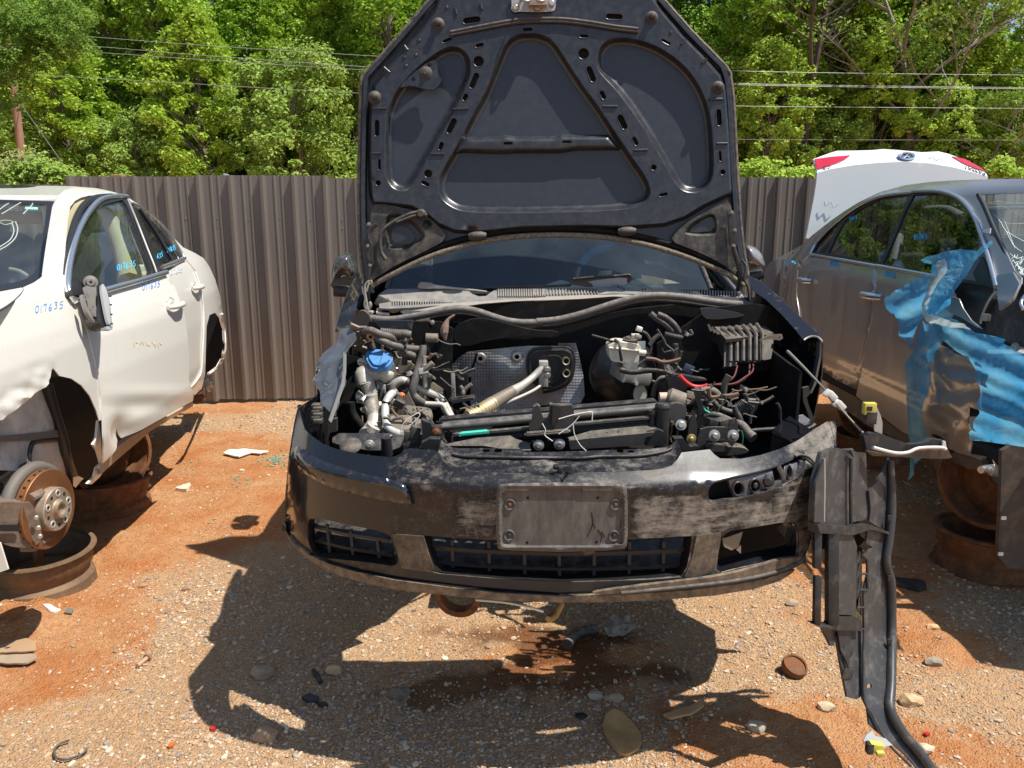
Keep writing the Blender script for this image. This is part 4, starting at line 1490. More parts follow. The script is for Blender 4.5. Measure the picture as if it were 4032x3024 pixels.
def wall_loop(name, loop, prof, mat, parent, inward=True):
    """sloped wall following a closed photo outline; prof = [(inset px, w)]"""
    P = resample(loop, 14)
    n = len(P)
    ar = sum(P[i][0] * P[(i + 1) % n][1] - P[(i + 1) % n][0] * P[i][1] for i in range(n))
    sg = 1 if ar > 0 else -1
    if not inward:
        sg = -sg
    V, F = [], []
    m = len(prof)
    for i in range(n):
        a, b = P[i - 1], P[(i + 1) % n]
        tx, ty = b[0] - a[0], b[1] - a[1]
        l = math.hypot(tx, ty) or 1
        nx_, ny_ = -ty / l * sg, tx / l * sg
        for ins, w in prof:
            V.append(hood_surf(w)(P[i][0] + nx_ * ins, P[i][1] + ny_ * ins))
    for i in range(n):
        i2 = (i + 1) % n
        for j in range(m - 1):
            F.append((i * m + j, i2 * m + j, i2 * m + j + 1, i * m + j + 1) if sg > 0 else (i * m + j, i * m + j + 1, i2 * m + j + 1, i2 * m + j))
    return mo(name, V, F, mat, parent, sharp=0)
PW = [(0, 0), (3, -.002), (7, -.008), (12, -.020), (17, -.031), (23, -.0355), (30, -.0365)]
for lp in (po_l, po_m, po_r):
    wall_loop('pocket_wall', lp, PW, m_under, hf)
wall_loop('frame_edge', fr_out, [(0, 0), (3, -.003), (8, -.014), (13, -.028), (16, -.037)], m_under, hf, inward=False)
for sl in fslots:
    wall_loop('slot_edge', sl, [(-2.5, .0015), (-.5, .0012), (.3, -.003), (.5, -.012)], m_under, hf)
    c = (sum(p[0] for p in sl) / len(sl), sum(p[1] for p in sl) / len(sl))
lift('cavity', fr_out, hood_surf(-.015), m_dark, hood, holes=[[(p[0], p[1]) for p in lp] for lp in (po_l, po_m, po_r)], step=40, th=0, sharp=0)
beam = q('K1', (612, 800), (660, 730), (690, 702), (865, 698), (895, 690), (955, 698), (1150, 696), (1180, 686), (1262, 690), (1430, 690), (1500, 770), (1262, 772), (1175, 786), (960, 786), (880, 790), (680, 784))
bslots = [K1cap(912, 734, 24, 7, 0), K1cap(1213, 726, 24, 6, 0)]
_bm = np.array(resample(beam, 8))
def beam_surf(px, py):
    d = np.sqrt(((_bm - np.array([px, py])) ** 2).sum(1)).min()
    return hood_surf(lin(d, [(0, -.038), (4, -.034), (10, -.012), (16, -.006), (40, -.004)]))(px, py)
lift('cross_beam', beam, beam_surf, m_under, hf, holes=bslots, step=8, th=0, sharp=0)
for a, b in (((630, 560), (710, 556)), ((515, 790), (585, 788)), ((1395, 545), (1472, 545)), ((1555, 770), (1626, 768)), ((215, 556), (290, 555)), ((213, 786), (262, 785)), ((1940, 508), (2010, 508)), ((1980, 736), (2035, 735)), ((380, 235), (398, 258)), ((275, 345), (305, 372)), ((1815, 205), (1798, 228)), ((1930, 300), (1905, 325)), ((640, 40), (648, 75)), ((770, 20), (778, 50))):
    tube('rib', [hood_surf(.001)(*p) for p in q('K1', a, b)], .0055, m_under, hf, sub=1, sides=8)
for c in ((455, 208), (380, 293), (438, 283), (388, 338), (1745, 168), (597, 40)):
    lathe('rivet', [(0, .005), (.005, .004), (.008, 0)], hood_surf(0)(*q1('K1', *c)), HN, m_under, hf, seg=10)
for c in ((553, 125), (1647, 92), (228, 500), (1987, 450)):
    p = hood_surf(0)(*q1('K1', *c))
    lathe('rubber_stop', [(0, .030), (.008, .030), (.0125, .027), (.0135, .018), (.011, .012), (.017, .008), (.024, .002), (.026, 0)], p, HN, m_plastd, hf, seg=16)
lp = lift('latch_plate', chaikin(q('K1', (930, -60), (1155, -60), (1158, 40), (1140, 62), (945, 60), (928, 42)), 2), hood_surf(.012), M('latch_steel', (.42, .40, .37), .45, .6, dust=DUST, damt=.3, dscale=20), hood, step=12, th=.004)
for c in ((950, 40), (1135, 18), (1062, 40)):
    bolt('latch_bolt', hood_surf(.012)(*q1('K1', *c)), HN, .011, m_steel, lp)
for c in (985, 1060):
    tube('striker', [hood_surf(.012)(*q1('K1', c, -20)), hood_surf(.055)(*q1('K1', c, 0)), hood_surf(.06)(*q1('K1', c + 30, 5)), hood_surf(.012)(*q1('K1', c + 50, -15))], .005, m_steel, lp)
v, f = g_box(hood_surf(.03)(*q1('K1', 1065, -8)), (.07, .05, .06), None, .006)
mo('latch_hook', v, f, m_steel, lp)
spts = ((618, 166), (760, 138), (900, 112), (1000, 100), (1180, 98), (1330, 115), (1450, 135), (1578, 150))
for dy, r in ((0, .0075), (14, .006)):
    tube('seal_strip', [hood_surf(.006)(*q1('K1', x, y + dy)) for x, y in spts], r, m_plastd, hood, sub=4)
tb = lift('gusset_bracket', chaikin(q('K1', (340, 452), (470, 335), (548, 298), (552, 380), (575, 408), (545, 455), (500, 462), (420, 436)), 1), hood_surf(.014), m_under, hood, step=12, th=.01)
lathe('grommet', [(0, .012), (.008, .012), (.010, .006), (.02, .004), (.026, 0)], hood_surf(.014)(*q1('K1', 490, 375)), HN, m_plastd, tb, seg=14)
for c in ((428, 402), (510, 328)):
    lathe('hole', [(0, .001), (.006, .001), (.008, 0)], hood_surf(.015)(*q1('K1', *c)), HN, m_dark, tb, seg=10)
m_cdirt = M('dirt_caked_corner', (.02, .02, .021), .5, 0, dust=(.34, .29, .21), damt=.5, dscale=9, dstr=.4)
well_l = chaikin(q('K1', (275, 1110), (330, 1085), (410, 1115), (470, 1170), (490, 1205), (470, 1245), (400, 1278), (300, 1280), (280, 1240)), 2)
cl = lift('corner_plate', chaikin(q('K1', (210, 1045), (300, 1048), (400, 1072), (500, 1110), (560, 1160), (605, 1222), (480, 1290), (350, 1350), (240, 1420), (196, 1450), (205, 1200)), 1), hood_surf(-.012), m_cdirt, hood, holes=[well_l], step=14, th=0)
wall_loop('well_wall', well_l, [(0, -.012), (5, -.018), (10, -.030), (16, -.036)], m_cdirt, cl)
lift('well_cover', chaikin(q('K1', (315, 1165), (370, 1150), (430, 1195), (440, 1225), (400, 1255), (318, 1248)), 1), hood_surf(-.030), m_under, cl, step=14, th=.006)
well_r = chaikin(q('K1', (1810, 1190), (1850, 1140), (1930, 1095), (1975, 1095), (1985, 1170), (1975, 1205), (1900, 1212), (1830, 1205)), 2)
cr_ = lift('corner_plate', chaikin(q('K1', (2048, 1010), (1990, 1045), (1920, 1085), (1840, 1130), (1780, 1180), (1740, 1235), (1860, 1280), (1960, 1325), (2040, 1372), (2090, 1420), (2078, 1200)), 1), hood_surf(-.012), m_cdirt, hood, holes=[well_r], step=14, th=0)
wall_loop('well_wall', well_r, [(0, -.012), (5, -.018), (10, -.030), (16, -.036)], m_cdirt, cr_)
lift('well_cover', chaikin(q('K1', (1835, 1178), (1935, 1110), (1965, 1115), (1975, 1180), (1850, 1195)), 1), hood_surf(-.026), m_under, cr_, step=12, th=.006)
tube('washer_hose', [hood_surf(.006)(*p) for p in q('K1', (490, 1105), (470, 1085), (400, 1100), (330, 1135), (275, 1175), (258, 1220), (262, 1290), (285, 1330))], .0075, m_hose, hood)
tube('washer_hose', [hood_surf(.010)(*p) for p in q('K1', (480, 1095), (420, 1110), (340, 1140))], .006, m_hose, hood)
lathe('washer_nozzle', [(0, .03), (.012, .03), (.018, .02), (.02, .005), (.026, 0)], hood_surf(-.005)(*q1('K1', 468, 1098)), HN, m_plastd, hood, seg=14)
lathe('nozzle_hole', [(0, 0.0), (.012, .001), (.017, 0)], hood_surf(-.010)(*q1('K1', 498, 1148)), HN, m_dark, hood, seg=14)
rear = h_out[10:26]
tube('rear_edge_seal', [hood_surf(-.026)(*p) for p in rear], .011, m_dirt, hood, sub=3)
tube('rear_edge_seal', [hood_surf(-.030)(p[0], p[1] - 26) for p in rear[1:-1]], .012, m_dark, hood, sub=3)
for c, w in (((755, 1212), 118), ((1520, 1188), 118)):
    P = [hood_surf(-.004)(*q1('K1', c[0] - w / 2 + 14, c[1])), hood_surf(-.002)(*q1('K1', c[0], c[1] - 2)), hood_surf(-.004)(*q1('K1', c[0] + w / 2 - 14, c[1] - 4))]
    tube('edge_bumper', P, [.012, .018, .019, .018, .012], m_plastd, hood, sub=5, sides=12)
for sx, pts in ((-1, ((200, 1150), (196, 1260), (205, 1360), (190, 1470))), (1, ((2055, 1090), (2070, 1180), (2065, 1260), (2100, 1400)))):
    P = [hood_surf(.008)(*q1('K1', *p)) for p in pts]
    hg = bar('hinge', P[0], P[2], .03, .012, m_plast, hood, up=(0, -1, 0))
    for p in P[:3]:
        bolt('hinge_bolt', p + HN * .006, HN, .006, m_bracket, hg)
    tube('hinge_arm', [P[2], P[3], P[3] + Vector((0, .02, -.07))], .009, m_plast, hg, sub=2)
for c in ((205, 1446), (2078, 1378)):
    lathe('bushing', [(.004, .003), (.008, .004), (.010, 0)], hood_surf(.004)(*q1('K1', *c)), HN, M('brass_bush', (.55, .42, .2), .5, .5), hood, seg=12)
tube('torn_strap', [hood_surf(.012)(*p) for p in q('K1', (240, 1150), (205, 1180), (200, 1220), (215, 1260), (196, 1300), (205, 1340))], .008, m_plast, hood, sub=3, sides=5)
tube('latch_cable', [hood_surf(.02)(*p) for p in q('K1', (185, 1495), (200, 1440), (178, 1470), (190, 1560), (198, 1600))], .004, m_steel, hood)
tube('latch_cable', [hood_surf(.02)(*p) for p in q('K1', (2110, 1330), (2130, 1370), (2122, 1430), (2140, 1470), (2150, 1540))], .005, m_plastd, hood)
# ================================================================== BLACK CAR: COWL, GLASS, BODY, BAY
def T3(k, pts, Y):
    n = len(pts)
    o = []
    for i, p in enumerate(pts):
        yy = Y[0] + (Y[1] - Y[0]) * i / (n - 1) if isinstance(Y, tuple) else Y
        o.append(PY(*q1(k, *p[:2]), p[2] if len(p) > 2 else yy))
    return o
def wind_pt(u, v):
    """u -1..1 across, v 0 base .. 1 top"""
    w = .70 - .09 * v
    x = CXB + .015 + u * w
    y = 3.205 + .80 * v + .13 * u * u * (1 - .3 * v)
    z = 1.272 + .458 * v - .015 * u * u + .03 * math.sin(math.pi * v)
    return Vector((x, y, z))
NU, NV = 24, 14
V = [wind_pt(-1 + 2 * i / NU, j / NV) for j in range(NV + 1) for i in range(NU + 1)]
F = [(j * (NU + 1) + i, j * (NU + 1) + i + 1, (j + 1) * (NU + 1) + i + 1, (j + 1) * (NU + 1) + i) for j in range(NV) for i in range(NU)]
wscreen = mo('windscreen', V, F, g_wind, bcar, sharp=0)
tube('windscreen_seal', [wind_pt(-1, v / 8) for v in range(9)] + [wind_pt(-1 + u / 6, 1) for u in range(1, 13)] + [wind_pt(1, 1 - v / 8) for v in range(1, 9)], .012, m_plast, wscreen, sub=1)
v0 = wind_pt(.0, .62)
box('sticker', wind_pt(-.10, .60) + Vector((0, -.012, .008)), (.055, .002, .03), M('faded_sticker', (.45, .55, .55), .6), wscreen, rot=(R(-55), 0, 0), bev=0)
dash = mo('dashboard', *(lambda A, B: (A, B))(*(lambda n: ([Vector((CXB + .015 + (-.68 + 1.36 * i / n), y, z + .02 * math.sin(i * .9) * (y > 3.5) + (.035 if (y > 3.6 and .55 < i / n < .9) else 0))) for (y, z) in ((3.30, 1.225), (3.5, 1.235), (3.75, 1.225), (3.86, 1.18), (3.9, .95)) for i in range(n + 1)],
     [(j * (n + 1) + i, j * (n + 1) + i + 1, (j + 1) * (n + 1) + i + 1, (j + 1) * (n + 1) + i) for j in range(4) for i in range(n)]))(18)), M('dash_vinyl', (.06, .062, .065), .55, dust=(.25, .23, .2), damt=.45, dscale=6), bcar)
swc = Vector((CXB + .38, 4.05, 1.235))
swn = Vector((0, .9, -.42)).normalized()
Fm = frame_from(swn)
ring = [swc + Fm @ Vector((.19 * math.cos(t * 2 * math.pi / 24), .19 * math.sin(t * 2 * math.pi / 24), 0)) for t in range(24)]
sw = tube('steering_wheel', ring, .017, M('wheel_leather', (.03, .03, .032), .5), bcar, closed=True, sub=1, sides=8)
top = [swc + Fm @ Vector((.19 * math.cos(a), .19 * math.sin(a), -.002)) for a in [R(x) for x in range(35, 150, 8)]]
tube('blue_wrap', [Vector((p.x, p.y - .004, p.z + .002)) for p in sorted(ring, key=lambda p: -p.z)[:1]] + [], .001, m_blue, sw) if False else None
bl = sorted(range(24), key=lambda i: -ring[i].z)
arc = sorted([i for i in range(24) if ring[i].z > swc.z + .05 and ring[i].x < swc.x + .02], key=lambda i: ring[i].x)
tube('blue_wrap', [ring[i] for i in arc], .024, M('blue_tape', (.02, .28, .75), .4), sw, sub=3, sides=10)
box('hub', swc, (.16, .12, .05), m_plast, sw, rot=Fm, bev=.02)
box('spoke', swc, (.36, .04, .02), m_plast, sw, rot=Fm, bev=.008)
def seat(parent, c, yaw, mat, w=.5, name='seat'):
    R3 = Matrix.Rotation(yaw, 3, 'Z')
    def pt(x, y, z):
        return Vector(c) + R3 @ Vector((x, y, z))
    s = box(name, pt(0, 0, .1), (w, .5, .16), mat, parent, rot=R3 @ Matrix.Rotation(R(-6), 3, 'X'), bev=.05, seg=3)
    box('backrest', pt(0, .28, .42), (w, .15, .62), mat, s, rot=R3 @ Matrix.Rotation(R(-16), 3, 'X'), bev=.06, seg=3)
    box('headrest', pt(0, .37, .80), (w * .52, .11, .18), mat, s, rot=R3 @ Matrix.Rotation(R(-12), 3, 'X'), bev=.045, seg=3)
    return s
m_seat = M('dark_cloth_seat', (.035, .035, .038), .9)
m_beige = M('beige_vinyl', (.52, .43, .28), .6)
for dx in (-.36, .38):
    seat(bcar, (CXB + dx, 4.3, .82), 0, m_seat)
def body_ring(y, wb, zb, wt, zt):
    P = []
    c = CXB + .02
    for sx in (-1, 1):
        P.append([(c + sx * wb, y, .62), (c + sx * (wb + .02), y, .85), (c + sx * wb, y, zb), (c + sx * (wt + .05), y, (zb + zt) / 2 + .04), (c + sx * wt, y, zt)])
    return P[0] + P[1][::-1]
rings = [body_ring(3.35, .86, 1.17, .82, 1.20), body_ring(3.62, .87, 1.20, .70, 1.42), body_ring(4.0, .87, 1.22, .60, 1.735), body_ring(4.6, .87, 1.23, .60, 1.785), body_ring(5.3, .865, 1.25, .58, 1.76), body_ring(5.75, .84, 1.24, .56, 1.66), body_ring(6.02, .80, 1.2, .62, 1.3)]
roofV, roofF = [], []
for rg in rings[2:]:
    c = CXB + .02
    a, b = Vector(rg[4]), Vector(rg[5])
    for i in range(9):
        t = i / 8
        p = a.lerp(b, t)
        p.z += .04 * math.sin(math.pi * t)
        roofV.append(p)
for j in range(len(rings) - 3):
    for i in range(8):
        roofF.append((j * 9 + i, j * 9 + i + 1, (j + 1) * 9 + i + 1, (j + 1) * 9 + i))
V2, F2 = thicken(roofV, roofF, -.02)
mo('roof', V2, F2, m_black, bcar)
for sx, idx in ((-1, (0, 1, 2, 3, 4)), (1, (9, 8, 7, 6, 5))):
    V = [Vector(rg[i]) for rg in rings for i in idx[:3]]
    F = [(j * 3 + i, (j + 1) * 3 + i, (j + 1) * 3 + i + 1, j * 3 + i + 1) for j in range(len(rings) - 1) for i in range(2)]
    V2, F2 = thicken(V, F, .02 if sx > 0 else -.02)
    mo('door', V2, F2, m_black, bcar, sharp=50)
    V = [Vector(rg[i]) for rg in rings[1:-1] for i in idx[2:]]
    F = [(j * 3 + i, (j + 1) * 3 + i, (j + 1) * 3 + i + 1, j * 3 + i + 1) for j in range(len(rings) - 3) for i in range(2)]
    mo('side_glass', V, F, g_dark, bcar)
    A = [Vector(rings[k][idx[2 if k == 0 else 4]]) for k in (0, 1, 2)]
    tube('a_pillar', A, .035, m_black, bcar, sub=3)
    tube('roof_rail', [Vector(r[idx[4]]) for r in rings[2:-1]], .03, m_black, bcar, sub=3)
V = [Vector(p) for p in rings[-1]] + [Vector(p) for p in rings[-2]]
mo('tailgate', V, [tuple(range(10)), (4, 5, 15, 14)], m_black, bcar, smooth=False)
mo('floor_pan', [(CXB - .8, 3.25, .60), (CXB + .84, 3.25, .60), (CXB + .84, 6.0, .64), (CXB - .8, 6.0, .64), (CXB - .8, 3.25, .66), (CXB + .84, 3.25, .66), (CXB + .84, 6.0, .70), (CXB - .8, 6.0, .70)],
   [(0, 1, 2, 3), (7, 6, 5, 4), (0, 4, 5, 1), (1, 5, 6, 2), (2, 6, 7, 3), (3, 7, 4, 0)], m_dark, bcar, smooth=False)
def mirror(poly, Y, mat, base_a, base_b):
    P = np.array(poly)
    c = P.mean(0)
    def sf(px, py):
        d = np.sqrt(((P_ - np.array([px, py])) ** 2).sum(1)).min()
        return PY(px, py, Y - .075 * math.sqrt(max(0, min(1, d / 42)) * (2 - min(1, d / 42))))
    P_ = np.array(resample(poly, 6))
    m = lift('door_mirror', poly, sf, mat, bcar, step=7, th=.006, sharp=0)
    lift('mirror_back', poly, atY(Y + .03), m_plast, m, step=20, th=.05)
    tube('mirror_arm', [base_a, base_b], .028, m_plast, m, sub=1, sides=10)
    return m
m_mir = M('scuffed_mirror', (.045, .045, .05), .22, 0, coat=.6, dust=(.30, .27, .17), damt=.34, dscale=30)
ml = chaikin(q('KL', (140, 500), (135, 430), (150, 350), (185, 280), (230, 245), (290, 238), (325, 262), (345, 320), (370, 380), (378, 430), (345, 480), (300, 500), (290, 460), (250, 445), (210, 462), (180, 500)), 2)
mirror(ml, 3.55, m_mir, PY(*q1('KL', 165, 600), 3.58), PY(*q1('KL', 330, 610), 3.58))
lift('mirror_underside', q('KL', (145, 500), (230, 470), (345, 470), (335, 540), (230, 575), (150, 580), (125, 550)), atY(3.58), m_plast, bcar, step=12, th=.08)
mr_ = chaikin(q('KR', (1840, 150), (1880, 140), (1940, 165), (1990, 220), (2015, 290), (2025, 345), (1960, 340), (1900, 315), (1845, 310)), 2)
mirror(mr_, 3.55, M('light_mirror', (.20, .20, .21), .25, 0, coat=.6, dust=(.30, .27, .17), damt=.3, dscale=30), PY(*q1('KR', 1990, 385), 3.58), PY(*q1('KR', 1880, 420), 3.58))
lift('mirror_underside', q('KR', (1850, 310), (1960, 335), (2028, 345), (2020, 375), (1900, 400), (1860, 370)), atY(3.58), m_plast, bcar, step=12, th=.08)
def cowl_surf(px, py):
    return PY(px, py, 3.14 - .0019 * (py - 1135))
cw_top = q('KL', (590, 640), (675, 582), (1000, 586), (1450, 592), (1500, 632), (1560, 655), (1630, 652), (1690, 610), (1740, 580), (2212, 577)) + q('KR', (0, 517), (580, 521), (640, 512), (690, 492), (740, 486), (780, 500), (850, 528), (930, 526), (985, 506), (1200, 520), (1500, 534), (1800, 546))
cw_bot = q('KR', (1812, 600), (1500, 588), (1000, 572), (700, 566), (300, 590), (0, 606)) + q('KL', (2212, 668), (1850, 690), (1500, 718), (1200, 742), (900, 765), (700, 775), (600, 770))
cslots = []
for k in range(25):
    x = 722 + k * 24.1
    cslots.append(q('KL', (x - 6, 704 + k * .2), (x + 6, 704 + k * .2), (x + 6, 748 - k * 1.2), (x - 6, 748 - k * 1.2)))
for k in range(3):
    cslots.append(q('KR', (733 + k * 25, 500 + k * 8), (746 + k * 25, 506 + k * 8), (746 + k * 25, 552), (733 + k * 25, 552)))
for k in range(36):
    x = 952 + k * 24
    y0 = 520 + max(0, k - 2) * .75 - (14 if k > 1 else 0)
    y1 = 556 + k * 1.1
    cslots.append(q('KR', (x - 6.5, y0), (x + 6.5, y0), (x + 6.5, y1), (x - 6.5, y1)))
cowl = lift('cowl_panel', cw_top + cw_bot, cowl_surf, m_cowl, bcar, holes=cslots, step=11, th=.008, sharp=30)
for k in range(21):                                # closed ribs of the middle grille
    for K_, x, y0, y1 in ((('KL', 1752 + k * 22.4, 585, 665)), ) + ((('KR', 6 + k * 27.5, 524, 588 - k * .9)), ):
        a, b = PY(*q1(K_, x, y0), 3.2), None
        pa, pb = cowl_surf(*q1(K_, x, y0)), cowl_surf(*q1(K_, x, y1))
        tube('vent_rib', [pa + Vector((0, -.003, .002)), pb + Vector((0, -.003, .002))], .0034, m_cowl, cowl, sub=1, sides=6)
led_t = q('KL', (830, 760), (1200, 730), (1500, 708), (1850, 686), (2212, 664)) + q('KR', (0, 602), (400, 582), (760, 572), (885, 578))
led_b = q('KR', (860, 596), (700, 590), (400, 612), (0, 628)) + q('KL', (2212, 690), (1900, 702), (1600, 726), (1350, 760), (1100, 790), (850, 800))
lift('cowl_ledge', led_t + led_b, lambda px, py: PY(px, py, 3.02 - .0006 * (py - 1190)), M('pale_dust_ledge', (.36, .32, .27), .8, dust=(.5, .43, .34), damt=.6), cowl, step=14, th=.006)
lift('cowl_ledge', q('KR', (1010, 575), (1500, 592), (1812, 604), (1905, 650), (1700, 642), (1400, 610), (1150, 585)), lambda px, py: PY(px, py, 3.0), m_cowl, cowl, step=14, th=.006)
ws = T3('KL', ((512, 868), (700, 884), (900, 856), (1100, 818), (1250, 787), (1400, 778), (1550, 805), (1700, 855), (1850, 897), (2000, 912), (2180, 908)), 2.98) + T3('KR', ((30, 812), (200, 798), (400, 752), (600, 688), (800, 626), (950, 594), (1100, 584), (1300, 598), (1500, 628), (1700, 653), (1905, 668)), 2.98)
tube('weather_strip', ws, .0145, m_seal, bcar, sub=4, sides=10)
tube('strip_base', [p + Vector((0, .03, -.022)) for p in ws], .012, m_plast, bcar, sub=3)
lift('seal_end_cap', chaikin(q('KR', (1910, 680), (1920, 620), (1965, 580), (2005, 590), (2010, 625), (1960, 672)), 1), atY(2.97), m_rubber, bcar, step=10, th=.03)
lift('seal_end_cap', chaikin(q('KL', (350, 900), (390, 800), (450, 790), (512, 850), (530, 980), (420, 970), (360, 940)), 1), atY(2.95), m_plastd, bcar, step=10, th=.03)
tube('wiper_arm', T3('KL', ((1640, 612, 3.11), (1500, 596, 3.12), (1300, 578, 3.13), (1130, 562, 3.12)), 3.1), [.004, .005, .006, .009], m_steel, bcar)
lift('wiper_cap', chaikin(q('KL', (970, 556), (985, 522), (1030, 520), (1110, 532), (1150, 568), (1130, 582), (1000, 582), (972, 576)), 1), atY(3.11), M('wiper_grey', (.20, .20, .20), .4), bcar, step=8, th=.03)
wb = lift('wiper_blade', q('KR', (310, 470), (345, 448), (560, 420), (820, 402), (855, 410), (862, 440), (835, 480), (815, 462), (820, 432), (740, 425), (570, 445), (455, 460), (510, 480), (525, 508), (470, 510), (330, 488)), atY(3.12), m_plast, bcar, step=9, th=.008)
tube('wiper_arm', T3('KR', ((330, 492), (150, 500), (-100, 508), (-420, 516)), 3.13), .005, m_plast, bcar)
tube('wiper_rod', T3('KR', ((345, 440), (560, 420), (735, 412), (830, 402), (850, 420)), 3.11), .005, m_plast, bcar)
lift('paper_sheet', q('KR', (940, 404), (1060, 420), (1200, 452), (1280, 476), (1120, 480), (965, 474)), atY(3.24), M('cream_paper', (.72, .68, .52), .8), bcar, step=14, th=.002)
lift('paper_sheet', q('KR', (460, 470), (560, 448), (740, 428), (820, 432), (815, 470), (800, 490), (600, 512), (520, 505)), atY(3.205), M('grey_film', (.45, .46, .48), .5), bcar, step=14, th=.002)
lift('loose_bracket', chaikin(q('KL', (670, 740), (740, 728), (790, 720), (820, 750), (815, 790), (760, 815), (720, 820), (690, 790)), 1), lambda px, py: PY(px, py, 3.02 + .0005 * (px - 1530)), M('rusty_bracket', (.45, .25, .13), .6, .4, dust=(.5, .45, .4), damt=.5, dscale=25), bcar, holes=[circ(*q1('KL', 765, 770), 8, 10, 5)], step=8, th=.006)
for (x, y, r, l) in ((600, 785, .010, .02), (850, 770, .007, .012), (895, 760, .007, .012), (520, 810, .008, .014)):
    bolt('loose_bolt', PY(*q1('KL', x, y), 3.02), (-.3, -.5, .8), r, m_steel, bcar)
tube('loose_stud', T3('KL', ((570, 815), (640, 825), (700, 832)), 3.0), .008, m_steel, bcar, sub=1)
box('loose_block', PY(*q1('KL', 640, 720), 3.05), (.06, .04, .04), m_hose, bcar, rot=(0, .5, .3))
tube('loose_stub', T3('KL', ((665, 680), (690, 735)), 3.05), .010, m_rubber, bcar, sub=1)
lift('foil_scrap', q('KL', (800, 800), (860, 780), (940, 800), (980, 800), (900, 815), (830, 830)), atY(3.0), m_steel, bcar, step=8, th=.003)
tube('hook_wire', T3('KL', ((440, 560), (450, 620), (468, 660), (462, 740), (480, 790)), 3.06), .006, m_steel, bcar)
tube('hook_wire', T3('KL', ((500, 710), (515, 740), (500, 780), (490, 810)), 3.04), .007, m_steel, bcar)
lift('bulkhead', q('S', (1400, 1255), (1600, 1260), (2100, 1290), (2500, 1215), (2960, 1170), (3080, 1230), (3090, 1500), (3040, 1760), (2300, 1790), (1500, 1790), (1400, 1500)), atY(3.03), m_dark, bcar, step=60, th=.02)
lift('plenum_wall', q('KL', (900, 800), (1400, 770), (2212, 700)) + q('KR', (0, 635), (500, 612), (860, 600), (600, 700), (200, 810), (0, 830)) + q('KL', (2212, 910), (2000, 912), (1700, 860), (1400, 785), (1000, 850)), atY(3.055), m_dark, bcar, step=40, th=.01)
hs = (q('K2', (1330, 800), (1420, 740), (1700, 712), (1960, 690), (2212, 690)) + q('K3', (180, 560), (310, 555), (330, 640), (365, 800), (370, 930), (340, 985), (150, 1000), (0, 1010)) + q('K2', (2212, 1300), (1900, 1330), (1500, 1350), (1440, 1180), (1450, 960), (1290, 960), (1285, 860)))
def hs_surf(px, py):
    p = PY(px, py, 2.99)
    return p + Vector((0, -.02 * fbm((p.x, 0, p.z), 5, 3) - .0002 * max(0, py - 1560), 0))
hsh = lift('heat_shield', hs, hs_surf, m_heat, bcar, holes=[circ(*q1('K2', 1530, 798), 9, 14), circ(*q1('K2', 1848, 786), 9, 14)], step=20, th=.004)
for c in ((1530, 798), (1848, 786)):
    lathe('washer', [(.009, .006), (.014, .007), (.024, .003), (.026, 0)], hs_surf(*q1('K2', *c)), (0, -1, 0), m_steel, hsh, seg=18)
tube('shield_crease', [hs_surf(*p) + Vector((0, -.004, 0)) for p in q('K2', (1500, 750), (1480, 830), (1430, 910), (1320, 920))], .004, m_dark, hsh)
ov = chaikin(q('K2', (1925, 800), (1970, 715), (2100, 700), (2212, 700)) + q('K3', (230, 580), (285, 600), (304, 650), (305, 740), (285, 830), (220, 885), (120, 915), (50, 925)) + q('K2', (2180, 1075), (2060, 1065), (1970, 1010), (1928, 930)), 2)
grom = lift('pass_through_grommet', ov, lambda px, py: PY(px, py, 2.955), m_plast, bcar, step=14, th=.03)
cx_, cy_ = sum(p[0] for p in ov) / len(ov), sum(p[1] for p in ov) / len(ov)
for s, r in ((.86, .006), (.62, .005)):
    tube('ring', [PY(cx_ + (p[0] - cx_ - (15 if s < .7 else 0)) * (s if s > .7 else .5), cy_ + (p[1] - cy_) * s, 2.950) for p in ov], r, m_plast, grom, closed=True, sub=1, sides=6)
for c in ((235, 682), (237, 770)):
    p = PY(*q1('K3', *c), 2.95)
    lathe('heater_pipe', [(.0, -.02), (.010, -.02), (.0105, .028), (.0145, .03), (.0155, .022), (.0145, 0), (.018, -.004)], p, (0, -1, .1), M('brass_pipe', (.40, .34, .24), .45, .6), bcar, seg=18)
conn = box('pipe_block', PY(*q1('K2', 2078, 930), 2.92), (.035, .04, .10), m_alu, bcar)
for c in ((2110, 892), (2110, 942)):
    bolt('pipe_bolt', PY(*q1('K2', *c), 2.89), (0, -1, 0), .010, m_steel, conn)
tube('suction_pipe', T3('K2', ((2070, 885, 2.91), (1990, 960, 2.89), (1900, 1030, 2.85), (1800, 1090, 2.8)), 2.9), [.016, .014, .015, .020], m_alu, bcar, sides=12)
tube('suction_hose', T3('K2', ((1810, 1085, 2.8), (1720, 1140, 2.75), (1640, 1190, 2.70), (1560, 1240, 2.66)), 2.8), [.020, .024, .026, .024], M('foil_hose', (.26, .22, .17), .5, .4, bump=.1), bcar, sides=12)
corrugated('suction_bellows', T3('K2', ((1640, 1192, 2.70), (1570, 1235, 2.66), (1500, 1275, 2.63), (1420, 1310, 2.6)), 2.7), .024, M('gold_foil', (.55, .43, .24), .45, .5, dust=DUST, damt=.3), bcar, n=9, a=.16)
tube('liquid_pipe', T3('K2', ((2085, 990, 2.91), (2060, 1030, 2.9), (1980, 1085, 2.86), (1850, 1145, 2.8), (1730, 1195, 2.74), (1650, 1255, 2.68), (1590, 1310, 2.64)), 2.9), .0065, m_alu, bcar)
bc = PY(*q1('K3', 655, 770), 2.93)
